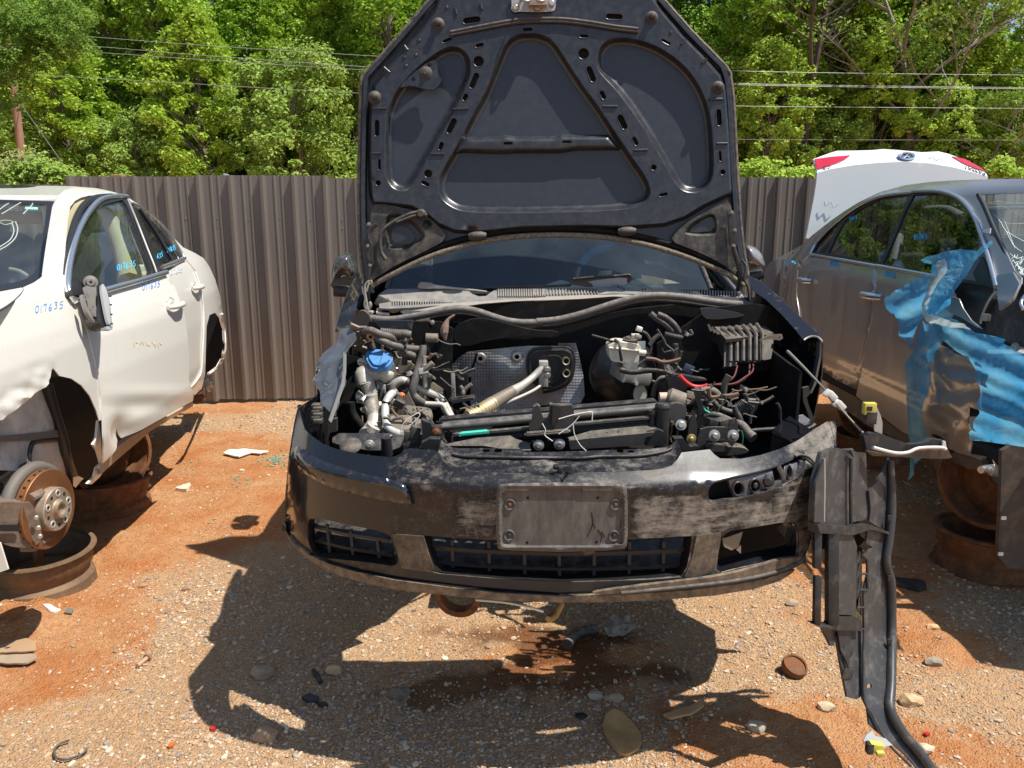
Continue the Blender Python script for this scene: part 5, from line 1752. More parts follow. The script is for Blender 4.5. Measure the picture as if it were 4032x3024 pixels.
boost = lathe('brake_booster', [(0, .10), (.05, .10), (.07, .085), (.115, .06), (.128, .035), (.134, .02), (.134, 0), (.12, -.06)], bc, (0, -1, .05), M('booster_black', (.014, .014, .016), .3, dust=DUST, damt=.1), bcar, seg=40)
m_res = m_cream
rs = thing('x', 'x', 'x')
bpy.data.objects.remove(rs, do_unlink=True)
res = lift('fluid_reservoir', chaikin(q('K3', (548, 585), (575, 558), (650, 566), (770, 590), (768, 690), (740, 718), (690, 725), (640, 695), (570, 690), (550, 650)), 1), atY(2.74), m_res, bcar, step=10, th=.09)
lift('reservoir_top', chaikin(q('K3', (545, 580), (600, 545), (680, 552), (772, 570), (790, 592), (760, 605), (640, 592), (560, 596)), 1), atY(2.735), m_res, res, step=10, th=.10)
tube('reservoir_seam', [PY(*p, 2.732) for p in q('K3', (548, 590), (640, 598), (775, 612))], .004, m_res, res, sub=2)
pc = PY(*q1('K3', 702, 552), 2.78)
corr_prof = []
lathe('reservoir_cap', [(.0, .022), (.016, .022), (.020, .016), (.027, .016), (.027, -.004), (.024, -.006), (.024, -.02)], pc, (0, -.15, 1), m_plastd, res, seg=28)
box('cap_clip', pc + Vector((.018, 0, .026)), (.03, .02, .014), m_cream, res)
lathe('reservoir_neck', [(.03, .02), (.026, -.01), (.022, -.03)], PY(*q1('K3', 705, 725), 2.75), (0, 0, 1), m_res, res, seg=18)
tube('reservoir_spout', T3('K3', ((765, 622), (815, 628)), 2.72), .011, m_res, res, sub=1)
mc = box('master_cylinder', PY(*q1('K3', 700, 775), 2.80), (.12, .16, .05), m_steel, bcar, rot=(0, .2, .15), bev=.012)
lift('cylinder_flange', q('K3', (670, 770), (755, 780), (750, 825), (720, 842), (690, 830)), atY(2.72), m_alu, mc, step=10, th=.02, holes=[circ(*q1('K3', 722, 800), 4, 10)])
lift('heat_flap', chaikin(q('K3', (755, 870), (800, 855), (830, 920), (812, 970), (745, 978), (728, 950), (735, 900)), 1), atY(2.76), m_cream, bcar, step=12, th=.02)
lift('heat_flap', q('K3', (785, 720), (840, 790), (835, 830), (800, 870), (770, 850), (790, 780)), atY(2.79), m_bracket, bcar, step=12, th=.01)
for (x, y) in ((745, 850), (650, 828)):
    lathe('fitting', [(0, .02), (.006, .02), (.008, .01), (.008, -.01)], PY(*q1('K3', x, y), 2.72), (0, -1, .2), m_steel, bcar, seg=10)
tube('reservoir_pipe', T3('K3', ((595, 530, 2.76), (625, 560, 2.71), (630, 620, 2.70), (640, 680, 2.72)), 2.7), .0055, m_hose, bcar)
tube('reservoir_pipe', T3('K3', ((430, 500, 2.9), (520, 525, 2.82), (580, 545, 2.76), (610, 540, 2.74)), 2.8), .005, m_hose, bcar)
tube('sensor_wire', T3('K3', ((790, 470), (825, 490), (850, 540), (855, 600), (830, 660), (780, 700), (750, 740)), (2.74, 2.74)), .0045, m_hose, bcar)
box('sensor_plug', PY(*q1('K3', 768, 452), 2.73), (.022, .016, .018), M('white_plug', (.8, .78, .7), .5), bcar, rot=(0, .3, 0))
box('sensor_plug', PY(*q1('K3', 760, 508), 2.73), (.024, .016, .014), m_steel, bcar, rot=(0, .2, 0))
box('label', PY(*q1('K3', 785, 570), 2.80), (.028, .002, .030), M('grey_label', (.32, .38, .42), .5), bcar, bev=0)
corrugated('loom', T3('K3', ((845, 570), (875, 525), (915, 490)), 2.74), .008, m_rubber, bcar, n=10, a=.12)
tube('brake_hose', T3('K3', ((640, 752, 2.72), (720, 768, 2.68), (830, 755, 2.66), (940, 762, 2.62), (1010, 785, 2.58)), 2.7), [.010, .009, .010, .007, .006], m_hose, bcar)
tube('red_cable', T3('K3', ((1060, 790), (1110, 840), (1160, 868), (1220, 872), (1265, 860)), 2.55), .0075, m_red, bcar)
for a in (((1265, 860), (1360, 850), (1420, 830), (1460, 790), (1480, 720)), ((1265, 862), (1400, 862), (1500, 840), (1560, 790), (1570, 710)), ((1300, 858), (1450, 850), (1540, 800), (1590, 760), (1596, 700))):
    tube('red_cable', T3('K3', a, (2.55, 2.7)), .0035, M('dull_red_cable', (.10, .018, .016), .6), bcar)
fbx = lift('battery_cover', q('K3', (1270, 398), (1560, 360), (1600, 365), (1745, 480), (1690, 495), (1400, 528), (1330, 450)), lambda px, py: PY(px, py, 2.99 - .0030 * (py - 1245)), m_plastd, bcar, step=14, th=.012)
ffr = lift('cover_front', q('K3', (1388, 528), (1690, 492), (1745, 488), (1738, 600), (1725, 668), (1625, 690), (1480, 692), (1472, 720), (1385, 727)), lambda px, py: PY(px, py, 2.70 + .0006 * (1440 - py)), m_plastd, fbx, step=16, th=.02)
lift('cover_side', q('K3', (1222, 445), (1262, 405), (1330, 450), (1395, 530), (1388, 724), (1330, 560), (1240, 500)), lambda px, py: PY(px, py, 2.72 + .0022 * (2857 - px) + .0003 * (1440 - py)), m_plast, fbx, step=16, th=.01)
for k, x in enumerate((1432, 1478, 1524, 1571, 1616, 1662)):
    y0 = 521 - (x - 1390) * .12
    P = [PY(*q1('K3', x - 62 + k * 4, y0 - 72), 2.835), PY(*q1('K3', x - 6, y0 - 14), 2.77), PY(*q1('K3', x, y0 + 10), 2.752), PY(*q1('K3', x, 690 - k * 2), 2.694)]
    tube('cover_rib', P, .007, m_plastd, fbx, sub=3, sides=6)
for k in range(5):
    P = [PY(*q1('K3', 1268 + k * 26, 420 + k * 18), 2.80), PY(*q1('K3', 1290 + k * 26, 470 + k * 12), 2.79)]
    tube('side_fin', P, .005, m_plastd, fbx, sub=1, sides=5)
for c in ((1265, 378), (1600, 372)):
    box('cover_clip', PY(*q1('K3', *c), 2.93), (.03, .03, .02), m_plastd, fbx)
lift('tin_tab', q('K3', (1640, 535), (1700, 505), (1745, 492), (1805, 490), (1812, 520), (1790, 535), (1720, 528)), lambda px, py: PY(px, py, 2.66), m_bracket, bcar, holes=[circ(*q1('K3', 1785, 512), 3, 8)], step=10, th=.004)
lift('tray', q('K3', (1400, 730), (1700, 690), (1740, 560), (1745, 690), (1690, 760), (1400, 780)), atY(2.74), m_dark, bcar, step=30, th=.08)
capc = [q1('K2', *p) for p in ((520, 770), (560, 720), (660, 718), (720, 745), (778, 790), (745, 850), (700, 880), (600, 890), (560, 850))]
cap = lift('washer_cap', chaikin(capc, 2), lambda px, py: PY(px, py, 2.59 - .0013 * (py - 1415)), m_blue, bcar, step=7, th=.016)
lift('cap_dome', chaikin([(q1('K2', 640, 795)[0] + (p[0] - q1('K2', 640, 795)[0]) * .72, q1('K2', 640, 795)[1] + (p[1] - q1('K2', 640, 795)[1]) * .66) for p in capc], 2), lambda px, py: PY(px, py, 2.575 - .0013 * (py - 1415)), m_blue, cap, step=7, th=.008)
for k in range(7):
    a = q1('K2', 690 + k * 10, 752 + k * 6)
    b = q1('K2', 652 + k * 8, 862 - k * 4)
    tube('cap_ridge', [PY(*a, 2.585), PY(*b, 2.53)], .0022, m_blue, cap, sub=1, sides=5)
neck = tube('washer_neck', T3('K2', ((672, 870, 2.66), (692, 905, 2.65), (715, 955, 2.64), (728, 1005, 2.63)), 2.6), [.034, .041, .041, .036, .016], m_cream, bcar, sides=18)
lift('neck_ear', chaikin(q('K2', (450, 820), (480, 798), (530, 808), (550, 850), (520, 880), (470, 862)), 1), atY(2.62), m_cream, bcar, holes=[circ(*q1('K2', 482, 830), 5, 8), circ(*q1('K2', 512, 842), 4, 8)], step=8, th=.012)
tube('filler_elbow', T3('K2', ((640, 950, 2.62), (570, 925, 2.61), (515, 945, 2.60), (530, 1030, 2.58)), 2.6), [.022, .028, .032, .030], m_alu, bcar, sides=14)
corrugated('filler_pipe', T3('K2', ((535, 1000), (555, 1060), (575, 1115)), 2.57), .024, m_alu, bcar, n=9, a=.10)
tube('filler_pipe', T3('K2', ((575, 1110), (580, 1160), (582, 1200)), 2.55), .0225, m_alu, bcar, sides=14)
corrugated('filler_pipe', T3('K2', ((578, 1190), (592, 1250), (606, 1310)), (2.54, 2.5)), .0245, m_alu, bcar, n=11, a=.12)
tube('filler_pipe', T3('K2', ((606, 1305), (600, 1380), (560, 1450), (540, 1480)), (2.5, 2.42)), [.024, .026, .030, .03], m_alu, bcar, sides=14)
corrugated('filler_pipe', T3('K2', ((618, 1385), (590, 1440)), 2.44), .028, m_alu, bcar, n=5, a=.06)
tube('coolant_pipe', T3('K2', ((780, 1090, 2.56), (740, 1125, 2.52), (708, 1190, 2.5), (700, 1290, 2.46), (715, 1375, 2.42), (760, 1430, 2.4), (845, 1468, 2.38)), 2.5), .0135, M('white_pipe', (.66, .63, .57), .4, .3, dust=DUST, damt=.25, dscale=30), bcar, sides=12)
tube('pipe_band', T3('K2', ((712, 1170), (706, 1205)), 2.497), .0145, m_plast, bcar, sub=1, sides=12)
tube('coolant_pipe', T3('K2', ((770, 1040, 2.6), (800, 1010, 2.6), (855, 990, 2.6), (940, 1030, 2.6), (1080, 1095, 2.62), (1190, 1150, 2.64), (1250, 1240, 2.6), (1300, 1340, 2.55)), 2.6), [.016, .015, .014, .013, .012, .0105, .009], m_alu, bcar, sides=12)
tube('pipe_band', T3('K2', ((880, 1000), (925, 1025)), 2.598), .0165, m_hose, bcar, sub=1, sides=12)
tube('coolant_pipe', T3('K2', ((1000, 1165, 2.58), (1040, 1190, 2.58), (1120, 1197, 2.58), (1200, 1205, 2.58), (1240, 1270, 2.57), (1290, 1335, 2.55)), 2.58), .0095, m_alu, bcar)
tube('thin_pipe', T3('K2', ((1145, 1150), (1200, 1240), (1245, 1320)), 2.6), .0055, m_alu, bcar)
tube('black_hose', T3('K2', ((1030, 688, 2.62), (1026, 760, 2.61), (995, 860, 2.6), (965, 970, 2.58), (942, 1060, 2.57), (945, 1115, 2.57), (990, 1160, 2.57), (1030, 1185, 2.58)), 2.6), [.0125, .013, .0135, .014, .014, .014, .013], m_rubber, bcar, sides=12)
tube('black_hose', T3('K2', ((575, 592, 2.62), (660, 640, 2.6), (760, 682, 2.6), (860, 706, 2.62), (1000, 722, 2.64)), 2.6), [.012, .012, .0115, .0125, .0125], m_rubber, bcar, sides=12)
tube('black_hose', T3('K2', ((520, 610, 2.66), (530, 570, 2.62), (580, 560, 2.6), (660, 592, 2.6), (745, 615, 2.62), (785, 670, 2.66)), 2.6), [.012, .0135, .0145, .0125, .0135, .013], m_rubber, bcar, sides=12)
lathe('hose_end', [(.006, .004), (.011, .004), (.014, 0), (.014, -.02)], PY(*q1('K2', 572, 610), 2.595), (.2, -1, -.1), M('rust_hose_end', (.35, .16, .07), .8), bcar, seg=14)
corrugated('bellows', T3('K2', ((660, 575), (780, 585), (900, 592)), 2.66), .015, m_rubber, bcar, n=14, a=.18)
tube('bellows_cuff', T3('K2', ((860, 585), (925, 598)), 2.655), .015, m_rubber, bcar, sub=1, sides=12)
tube('grey_stub', T3('K2', ((1055, 618), (1160, 622)), 2.7), .016, m_bracket, bcar, sub=1, sides=10)
tube('black_hose', T3('K2', ((825, 755, 2.64), (890, 758, 2.62), (940, 775, 2.62), (985, 815, 2.64)), 2.6), .012, m_rubber, bcar)
corrugated('loom', T3('K2', ((560, 650), (575, 690), (585, 720)), 2.64), .014, m_hose, bcar, n=7, a=.12)
for y in (650, 690, 738):
    tube('clip', T3('K2', ((868, y, 2.62), (890, y + 4, 2.62)), 2.62), .013, m_plast, bcar, sub=1)
bar('clip_strip', PY(*q1('K2', 878, 640), 2.63), PY(*q1('K2', 868, 860), 2.63), .02, .01, m_plast, bcar, up=(0, 1, 0))
lift('bay_bracket', chaikin(q('K2', (770, 800), (840, 800), (950, 850), (960, 880), (890, 920), (780, 930)), 1), atY(2.66), m_bracket, bcar, holes=[circ(*q1('K2', 798, 905), 9, 12)], step=14, th=.01)
lift('strut_plate', q('K2', (400, 500), (470, 530), (540, 530), (530, 590), (480, 620), (520, 650), (500, 700), (550, 715), (540, 770), (430, 720), (385, 640)), lambda px, py: PY(px, py, 2.66 + .0008 * (py - 1330)), m_bracket, bcar, holes=[capsule(*q1('K2', 465, 568), 7, 3, 0), capsule(*q1('K2', 440, 690), 6, 4, 0)], step=12, th=.008)
lift('engine_mount', chaikin(q('K2', (880, 1200), (950, 1215), (1080, 1225), (1112, 1260), (1100, 1330), (1060, 1350), (1060, 1290), (1000, 1265), (900, 1290), (870, 1260)), 1), lambda px, py: PY(px, py, 2.5 - .0005 * (py - 1600)), m_bracket, bcar, holes=[capsule(*q1('K2', 1010, 1235), 5, 2, 0), capsule(*q1('K2', 1070, 1242), 4, 2, 0)], step=12, th=.03)
lift('engine_mount', q('K2', (750, 1300), (900, 1290), (1010, 1330), (1010, 1420), (900, 1470), (800, 1440), (740, 1360)), lambda px, py: PY(px, py, 2.46 - .001 * (py - 1650)), m_bracket, bcar, step=14, th=.03)
lift('mount_web', q('K2', (900, 1090), (940, 1180), (960, 1215), (880, 1260), (860, 1300), (790, 1290), (830, 1220)), atY(2.55), m_bracket, bcar, step=14, th=.01)
lift('plug_cluster', q('K2', (1100, 910), (1250, 900), (1290, 930), (1310, 1140), (1240, 1160), (1120, 1110)), atY(2.68), m_dark, bcar, step=20, th=.04)
bar('plug_bar', PY(*q1('K2', 1290, 925), 2.66), PY(*q1('K2', 1300, 1150), 2.66), .014, .02, m_steel, bcar, up=(0, 1, 0))
lift('module', q('K2', (1310, 950), (1420, 935), (1425, 1060), (1400, 1120), (1310, 1130)), atY(2.7), m_plast, bcar, step=20, th=.03)
lift('module_tray', q('K2', (1250, 1165), (1470, 1140), (1480, 1160), (1300, 1190)), atY(2.62), m_plast, bcar, step=20, th=.05)
lathe('sensor', [(0, .05), (.008, .05), (.008, .02), (.014, .02), (.014, -.02), (.009, -.02), (.009, -.06)], PY(*q1('K2', 1042, 900), 2.6), (0, 0, 1), m_steel, bcar, seg=12)
lift('sensor_tray', q('K2', (980, 985), (1105, 960), (1105, 985), (1090, 1060), (1000, 1040)), atY(2.6), m_plast, bcar, step=14, th=.03)
tube('rubber_pipe', T3('K2', ((740, 1020), (760, 1070), (800, 1110), (850, 1130)), 2.55), [.012, .011, .010, .010], m_rubber, bcar)
lathe('rubber_pipe_end', [(.003, .006), (.007, .006), (.011, 0), (.011, -.01)], PY(*q1('K2', 852, 1128), 2.545), (.6, -.7, -.2), M('rust_end', (.5, .16, .05), .8), bcar, seg=12)
box('relay', PY(*q1('K2', 825, 1185), 2.5), (.035, .03, .028), m_plast, bcar, rot=(.3, .5, 0))
tube('strut_tube', T3('K2', ((740, 1230), (790, 1160)), 2.54), .012, m_alu, bcar, sub=1)
m_silver = M('crumpled_silver', (.52, .50, .46), .35, .5, dust=DUST, damt=.2, dscale=20)
for poly, Y in ((((440, 1110), (470, 1075), (530, 1130), (500, 1200), (450, 1190)), 2.5), (((600, 1180), (680, 1170), (690, 1290), (640, 1260), (610, 1230)), 2.55), (((470, 1240), (530, 1215), (560, 1290), (500, 1270)), 2.5), (((630, 1010), (700, 1030), (720, 1100), (660, 1150), (620, 1120)), 2.6)):
    lift('foil_liner', q('K2', *poly), atY(Y), m_silver, bcar, step=8, th=.004, disp=lambda v: v + Vector((0, .03 * mnoise.noise(v * 40), 0)))
lift('lamp_tray', q('K2', (240, 1490), (300, 1450), (720, 1450), (880, 1470), (860, 1560), (760, 1600), (560, 1600), (330, 1560), (240, 1530)), lambda px, py: PY(px, py, 2.33 - .0006 * (py - 1710)), m_plast, bcar, step=22, th=.03)
lathe('tray_nut', [(0, .012), (.006, .012), (.008, .006), (.013, .005), (.016, 0)], PY(*q1('K2', 563, 1552), 2.27), (0, -1, .2), m_steel, bcar, seg=14)
lathe('tray_dome', [(0, .010), (.02, .009), (.03, .004), (.034, 0)], PY(*q1('K2', 400, 1560), 2.28), (0, -.6, 1), m_plastd, bcar, seg=20)
lathe('lamp_plug', [(0, .03), (.014, .03), (.016, .02), (.018, -.03), (.014, -.035)], PY(*q1('K2', 712, 1560), 2.24), (0, -.2, 1), m_plast, bcar, seg=16)
for k, c in enumerate((m_red, m_string, m_hose)):
    tube('lamp_wire', T3('K2', ((715 + k * 6, 1525), (730 + k * 8, 1495), (745 + k * 10, 1470)), 2.25), .003, c, bcar)
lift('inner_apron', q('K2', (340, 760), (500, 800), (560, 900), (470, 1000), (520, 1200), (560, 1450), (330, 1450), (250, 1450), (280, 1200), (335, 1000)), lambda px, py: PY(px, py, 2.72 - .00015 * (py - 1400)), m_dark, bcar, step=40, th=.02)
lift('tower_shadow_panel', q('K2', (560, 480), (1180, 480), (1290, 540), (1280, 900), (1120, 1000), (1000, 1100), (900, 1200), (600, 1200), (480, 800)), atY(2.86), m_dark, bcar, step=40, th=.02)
lift('tower_panel', q('K2', (600, 470), (940, 470), (930, 560), (700, 580)), atY(2.8), M('blue_black_panel', (.018, .022, .03), .4, dust=DUST, damt=.15), bcar, step=40, th=.02)
lift('sound_pad', chaikin(q('K2', (1290, 520), (1500, 440), (1700, 480), (2000, 560), (2212, 560), (2212, 620), (1900, 600), (1600, 640), (1400, 700), (1300, 660)), 1), atY(2.93), m_dark, bcar, step=40, th=.03)
lift('wire_bracket', q('K2', (970, 470), (1085, 448), (1105, 535), (1090, 530), (1072, 470), (1000, 476)), atY(2.86), m_bracket, bcar, step=10, th=.006)
bolt('bracket_bolt', PY(*q1('K2', 1112, 484), 2.85), (0, -1, 0), .006, m_steel, bcar)
tube('rag_tie', T3('K2', ((1305, 420), (1250, 460), (1225, 520), (1215, 570), (1225, 640)), 2.84), [.004, .006, .014, .016, .004], M('brown_rag', (.30, .20, .14), .9), bcar, sides=6)
tube('apron_loom', T3('K2', ((400, 1180), (410, 1260), (450, 1330), (500, 1390)), 2.45), .014, m_dark, bcar)
tube('copper_wire', T3('K2', ((500, 1300), (500, 1380), (490, 1430)), 2.45), .003, M('copper', (.5, .25, .1), .4, .6), bcar)
lift('right_apron', q('K3', (1560, 690), (1760, 700), (1770, 950), (1800, 1090), (1870, 1250), (1800, 1300), (1500, 1310), (1300, 1200), (900, 900), (900, 560), (1300, 300), (1590, 270), (1880, 300), (1960, 520), (1760, 560), (1745, 690)), atY(2.88), m_dark, bcar, step=40, th=.02)
lift('right_tower', chaikin(q('K3', (1210, 290), (1480, 330), (1560, 360), (1270, 390), (1220, 350)), 1), atY(2.86), M('blue_black_panel2', (.02, .026, .036), .45), bcar, step=20, th=.02)
for pts, r in ((((850, 340), (900, 380), (960, 420), (1010, 470)), .011), (((900, 345), (960, 370), (1020, 420), (1060, 480)), .011), (((1030, 560), (1025, 650), (1020, 760)), .012)):
    tube('dark_hose', T3('K3', pts, 2.84), r, m_hose, bcar)
corrugated('loom', T3('K3', ((950, 490), (1010, 505), (1080, 520)), 2.8), .010, m_plast, bcar, n=8, a=.2)
box('relay_label', PY(*q1('K3', 1125, 745), 2.8), (.04, .01, .035), M('blue_label', (.05, .07, .10), .5), bcar, rot=(0, .4, 0))
lift('gearbox_bracket', q('K3', (970, 790), (1060, 785), (1260, 820), (1250, 830), (1160, 830), (1100, 900), (980, 900)), atY(2.62), m_plast, bcar, step=20, th=.04)
lift('bright_tab', q('K3', (965, 715), (990, 712), (1000, 750), (1035, 775), (1020, 780), (985, 765)), atY(2.6), m_steel, bcar, step=8, th=.004)
tube('grey_hose', T3('K3', ((1420, 790), (1390, 850), (1380, 930), (1372, 985)), 2.5), [.013, .011, .010, .009], m_rubber, bcar)
tube('grey_hose', T3('K3', ((1215, 905), (1290, 900), (1340, 940), (1345, 1000), (1320, 1050), (1325, 1080)), 2.46), .014, m_rubber, bcar)
tube('grey_hose', T3('K3', ((1230, 900), (1290, 960), (1350, 1020), (1420, 1050), (1500, 1060), (1550, 1056)), 2.44), [.007, .008, .009, .009, .010, .006], m_rubber, bcar)
tube('grey_hose', T3('K3', ((1250, 1095), (1310, 1075), (1380, 1095), (1450, 1130), (1510, 1150), (1560, 1210), (1600, 1245)), (2.4, 2.3)), [.010, .011, .011, .012, .015, .016, .018], m_rubber, bcar)
tube('grey_hose', T3('K3', ((1455, 1010), (1470, 1050), (1490, 1090), (1500, 1130)), 2.36), [.008, .010, .012], m_hose, bcar)
tube('black_hose', T3('K3', ((870, 940), (885, 870), (920, 815), (965, 805)), 2.7), .009, m_rubber, bcar)
tube('bundle', T3('K3', ((1480, 890), (1560, 930), (1590, 1000), (1560, 1060)), 2.5), .02, m_dark, bcar)
corrugated('bundle', T3('K3', ((1490, 1040), (1540, 1010), (1560, 985)), 2.45), .02, m_rubber, bcar, n=6)
lift('bright_plate', chaikin(q('K3', (1070, 935), (1100, 925), (1165, 935), (1160, 955), (1080, 955)), 1), atY(2.5), m_bracket, bcar, step=10, th=.01)
lift('bright_plate', chaikin(q('K3', (1385, 950), (1440, 935), (1480, 940), (1440, 960)), 1), atY(2.5), m_bracket, bcar, step=10, th=.006)
lift('catch_post', q('K3', (1165, 895), (1225, 895), (1235, 980), (1220, 1080), (1240, 1150), (1180, 1150), (1200, 1040), (1185, 980)), lambda px, py: PY(px, py, 2.42), m_plast, bcar, step=12, th=.012)
lift('torn_panel', q('K3', (1130, 1140), (1170, 1040), (1190, 1150), (1185, 1280), (1120, 1270)), atY(2.3), m_plastd, bcar, step=12, th=.006)
mnt = lift('lamp_bracket', q('K3', (1190, 1250), (1215, 1180), (1270, 1165), (1420, 1165), (1425, 1110), (1470, 1100), (1485, 1130), (1480, 1260), (1440, 1310), (1390, 1250), (1270, 1240), (1235, 1320), (1185, 1320)), atY(2.22), m_plastd, bcar, holes=[circ(*q1('K3', 1458, 1122), 4, 10)], step=12, th=.008)
for c in ((1312, 1226), (1448, 1226)):
    p = PY(*q1('K3', *c), 2.21)
    lathe('bracket_bolt', [(0, .016), (.007, .016), (.009, .014), (.010, .006), (.017, .005), (.018, 0)], p, (0, -1, .15), m_steel, mnt, seg=18)
lift('bracket_foot', chaikin(q('K3', (1250, 1310), (1290, 1290), (1400, 1295), (1430, 1325), (1400, 1345), (1270, 1340)), 1), lambda px, py: PY(px, py, 2.2), m_plastd, mnt, step=12, th=.02)
lift('foam_pad', chaikin(q('K3', (1290, 1330), (1400, 1310), (1520, 1310), (1580, 1345), (1450, 1372), (1310, 1370)), 1), lambda px, py: PY(px, py, 2.23), m_plastd, bcar, step=14, th=.05)
lathe('gold_screw', [(0, .01), (.005, .01), (.008, .004), (.014, .003), (.015, 0)], PY(*q1('K3', 1146, 1250), 2.2), (0, -1, 0), M('gold_bolt', (.5, .38, .16), .4, .6), bcar, seg=14)
bolt('steel_bolt', PY(*q1('K3', 1072, 1148), 2.22), (0, -1, .3), .011, m_steel, bcar)
box('connector', PY(*q1('K3', 1310, 1140), 2.3), (.05, .04, .03), m_plast, bcar, rot=(0, .2, .2))
box('connector', PY(*q1('K3', 1370, 1135), 2.3), (.03, .04, .03), m_plastd, bcar, rot=(0, -.2, .2))
tube('teal_wire', T3('K3', ((1235, 1010), (1245, 1040), (1280, 1060)), 2.38), .003, m_green, bcar)
tube('green_wire', T3('K3', ((1510, 1190), (1520, 1240), (1512, 1300)), 2.3), .003, M('dark_green_wire', (.02, .15, .06), .5), bcar)
def beamK(name, K_, a, b, hpx, Y, mat, depth=.05, parent=bcar, th_=None, Y2=None):
    """beam whose front face spans photo points a-b with height hpx"""
    (ax, ay), (bx, by) = q1(K_[0], *a), q1(K_[1], *b)
    Y2 = Y2 or Y
    V = []
    for (x, y, yy) in ((ax, ay, Y), (bx, by, Y2)):
        s = KS[K_[0]][2]
        top, bot = PY(x, y, yy), PY(x, y + hpx * s, yy)
        V += [top, top + Vector((0, depth, .002)), bot + Vector((0, depth, 0)), bot]
    bm = bmesh.new()
    vs = [bm.verts.new(v) for v in V]
    for f in ((0, 1, 2, 3)[::-1], (4, 5, 6, 7), (0, 4, 5, 1), (1, 5, 6, 2), (2, 6, 7, 3), (3, 7, 4, 0)):
        bm.faces.new([vs[i] for i in f])
    bmesh.ops.recalc_face_normals(bm, faces=bm.faces)
    bmesh.ops.bevel(bm, geom=bm.edges[:], offset=.006, segments=2, affect='EDGES')
    bm.verts.index_update()
    vv = [v.co.copy() for v in bm.verts]
    ff = [tuple(x.index for x in f.verts) for f in bm.faces]
    bm.free()
    return mo(name, vv, ff, mat, parent)
m_fin = M('radiator_fin', (.02, .02, .021), .6)
m_tank = M('radiator_tank', (.075, .072, .068), .45, 0, dust=(.32, .28, .22), damt=.5, dscale=12, updust=True)
beamK('radiator_top_tank', ('K2', 'K3'), (1165, 1338), (905, 978), 45, 2.29, m_plast, .05)
beamK('radiator_rail', ('K2', 'K3'), (1175, 1392), (992, 1012), 34, 2.24, m_tank, .05)
tube('rail_tube', [PY(*q1('K2', 1180, 1400), 2.225), PY(*q1('K3', 985, 1022), 2.225)], .010, m_tank, bcar, sub=1, sides=10)
lift('radiator_end_tank', chaikin(q('K3', (985, 1005), (1050, 985), (1105, 1010), (1118, 1045), (1100, 1105), (1000, 1130), (985, 1080)), 1), atY(2.31), m_tank, bcar, step=14, th=.06)
tube('tank_stub', T3('K3', ((915, 950), (985, 948)), 2.36), .016, M('pink_stub', (.55, .42, .32), .6), bcar, sub=1, sides=12)
lathe('tank_clamp', [(.02, .03), (.03, .028), (.032, -.02), (.02, -.03)], PY(*q1('K3', 1030, 965), 2.36), (1, -.2, -.3), m_bracket, bcar, seg=18)
beamK('condenser', ('K2', 'K3'), (1290, 1462), (855, 1092), 16, 2.19, m_tank, .02)
beamK('condenser_core', ('K2', 'K3'), (1290, 1482), (850, 1120), 60, 2.195, m_fin, .02)
beamK('sticker', ('K2', 'K2'), (1345, 1452), (1605, 1428), 18, 2.18, m_green, .003)
lathe('receiver_drier', [(0, .05), (.018, .05), (.022, .045), (.023, .038), (.021, .036), (.021, -.09)], PY(*q1('K3', 935, 1110), 2.20), (0, 0, 1), m_plast, bcar, seg=22)
lathe('drier_stub', [(.004, .02), (.012, .02), (.013, .01), (.010, .008), (.010, -.05)], PY(*q1('K3', 862, 1090), 2.2), (0, 0, 1), m_plast, bcar, seg=16)
lathe('left_stub', [(.004, .016), (.012, .016), (.013, .006), (.010, .004), (.010, -.05)], PY(*q1('K2', 1250, 1480), 2.24), (0, 0, 1), m_plast, bcar, seg=16)
lift('air_deflector', q('K3', (250, 1240), (420, 1190), (845, 1150), (915, 1165), (930, 1190), (800, 1210), (270, 1262)), lambda px, py: PY(px, py, 2.14 + .0010 * (1730 - py)), m_plastd, bcar, holes=[circ(*q1('K3', 535, 1205), 5, 8, 2), circ(*q1('K3', 618, 1200), 5, 8, 2)], step=14, th=.006)
lift('air_deflector', q('K3', (258, 1262), (800, 1210), (880, 1200), (870, 1225), (815, 1240), (800, 1296), (270, 1328)), atY(2.12), m_plastd, bcar, step=14, th=.008)
lift('deflector_end', q('K3', (835, 1205), (915, 1185), (950, 1200), (975, 1280), (930, 1300), (810, 1298), (815, 1240)), atY(2.125), m_plast, bcar, holes=[q('K3', (848, 1215), (885, 1212), (872, 1240), (838, 1236))], step=12, th=.02)
lift('air_deflector', q('K2', (1225, 1545), (1500, 1490), (1790, 1470), (1840, 1500), (1960, 1535), (1970, 1600), (1800, 1600), (1560, 1560), (1250, 1560)), lambda px, py: PY(px, py, 2.15 + .0008 * (1740 - py)), m_plastd, bcar, step=14, th=.006)
beamK('carrier_bar', ('K2', 'K3'), (1915, 1462), (272, 1192), 26, 2.12, m_plastd, .03)
beamK('carrier_plate', ('K2', 'K3'), (1960, 1530), (200, 1260), 82, 2.15, m_dark, .02)
for c in ((38, 1295), (188, 1288)):
    lathe('carrier_nut', [(0, .016), (.006, .016), (.008, .010), (.008, .008), (.015, .006), (.017, 0)], PY(*q1('K3', *c), 2.13), (0, -1, .1), m_steel, bcar, seg=16)
lt = lift('latch_support', q('K3', (0, 1020), (30, 1005), (50, 1020), (60, 1070), (75, 1115), (100, 1120), (118, 1080), (120, 1000), (160, 1010), (280, 1005), (295, 1040), (300, 1180), (0, 1200), (-30, 1190), (-30, 1150), (-10, 1130)), atY(2.16), m_plastd, bcar, step=11, th=.03)
lift('latch_wing', q('K3', (140, 1005), (200, 1015), (190, 1110), (170, 1150), (135, 1150)), atY(2.14), m_plast, lt, step=12, th=.02)
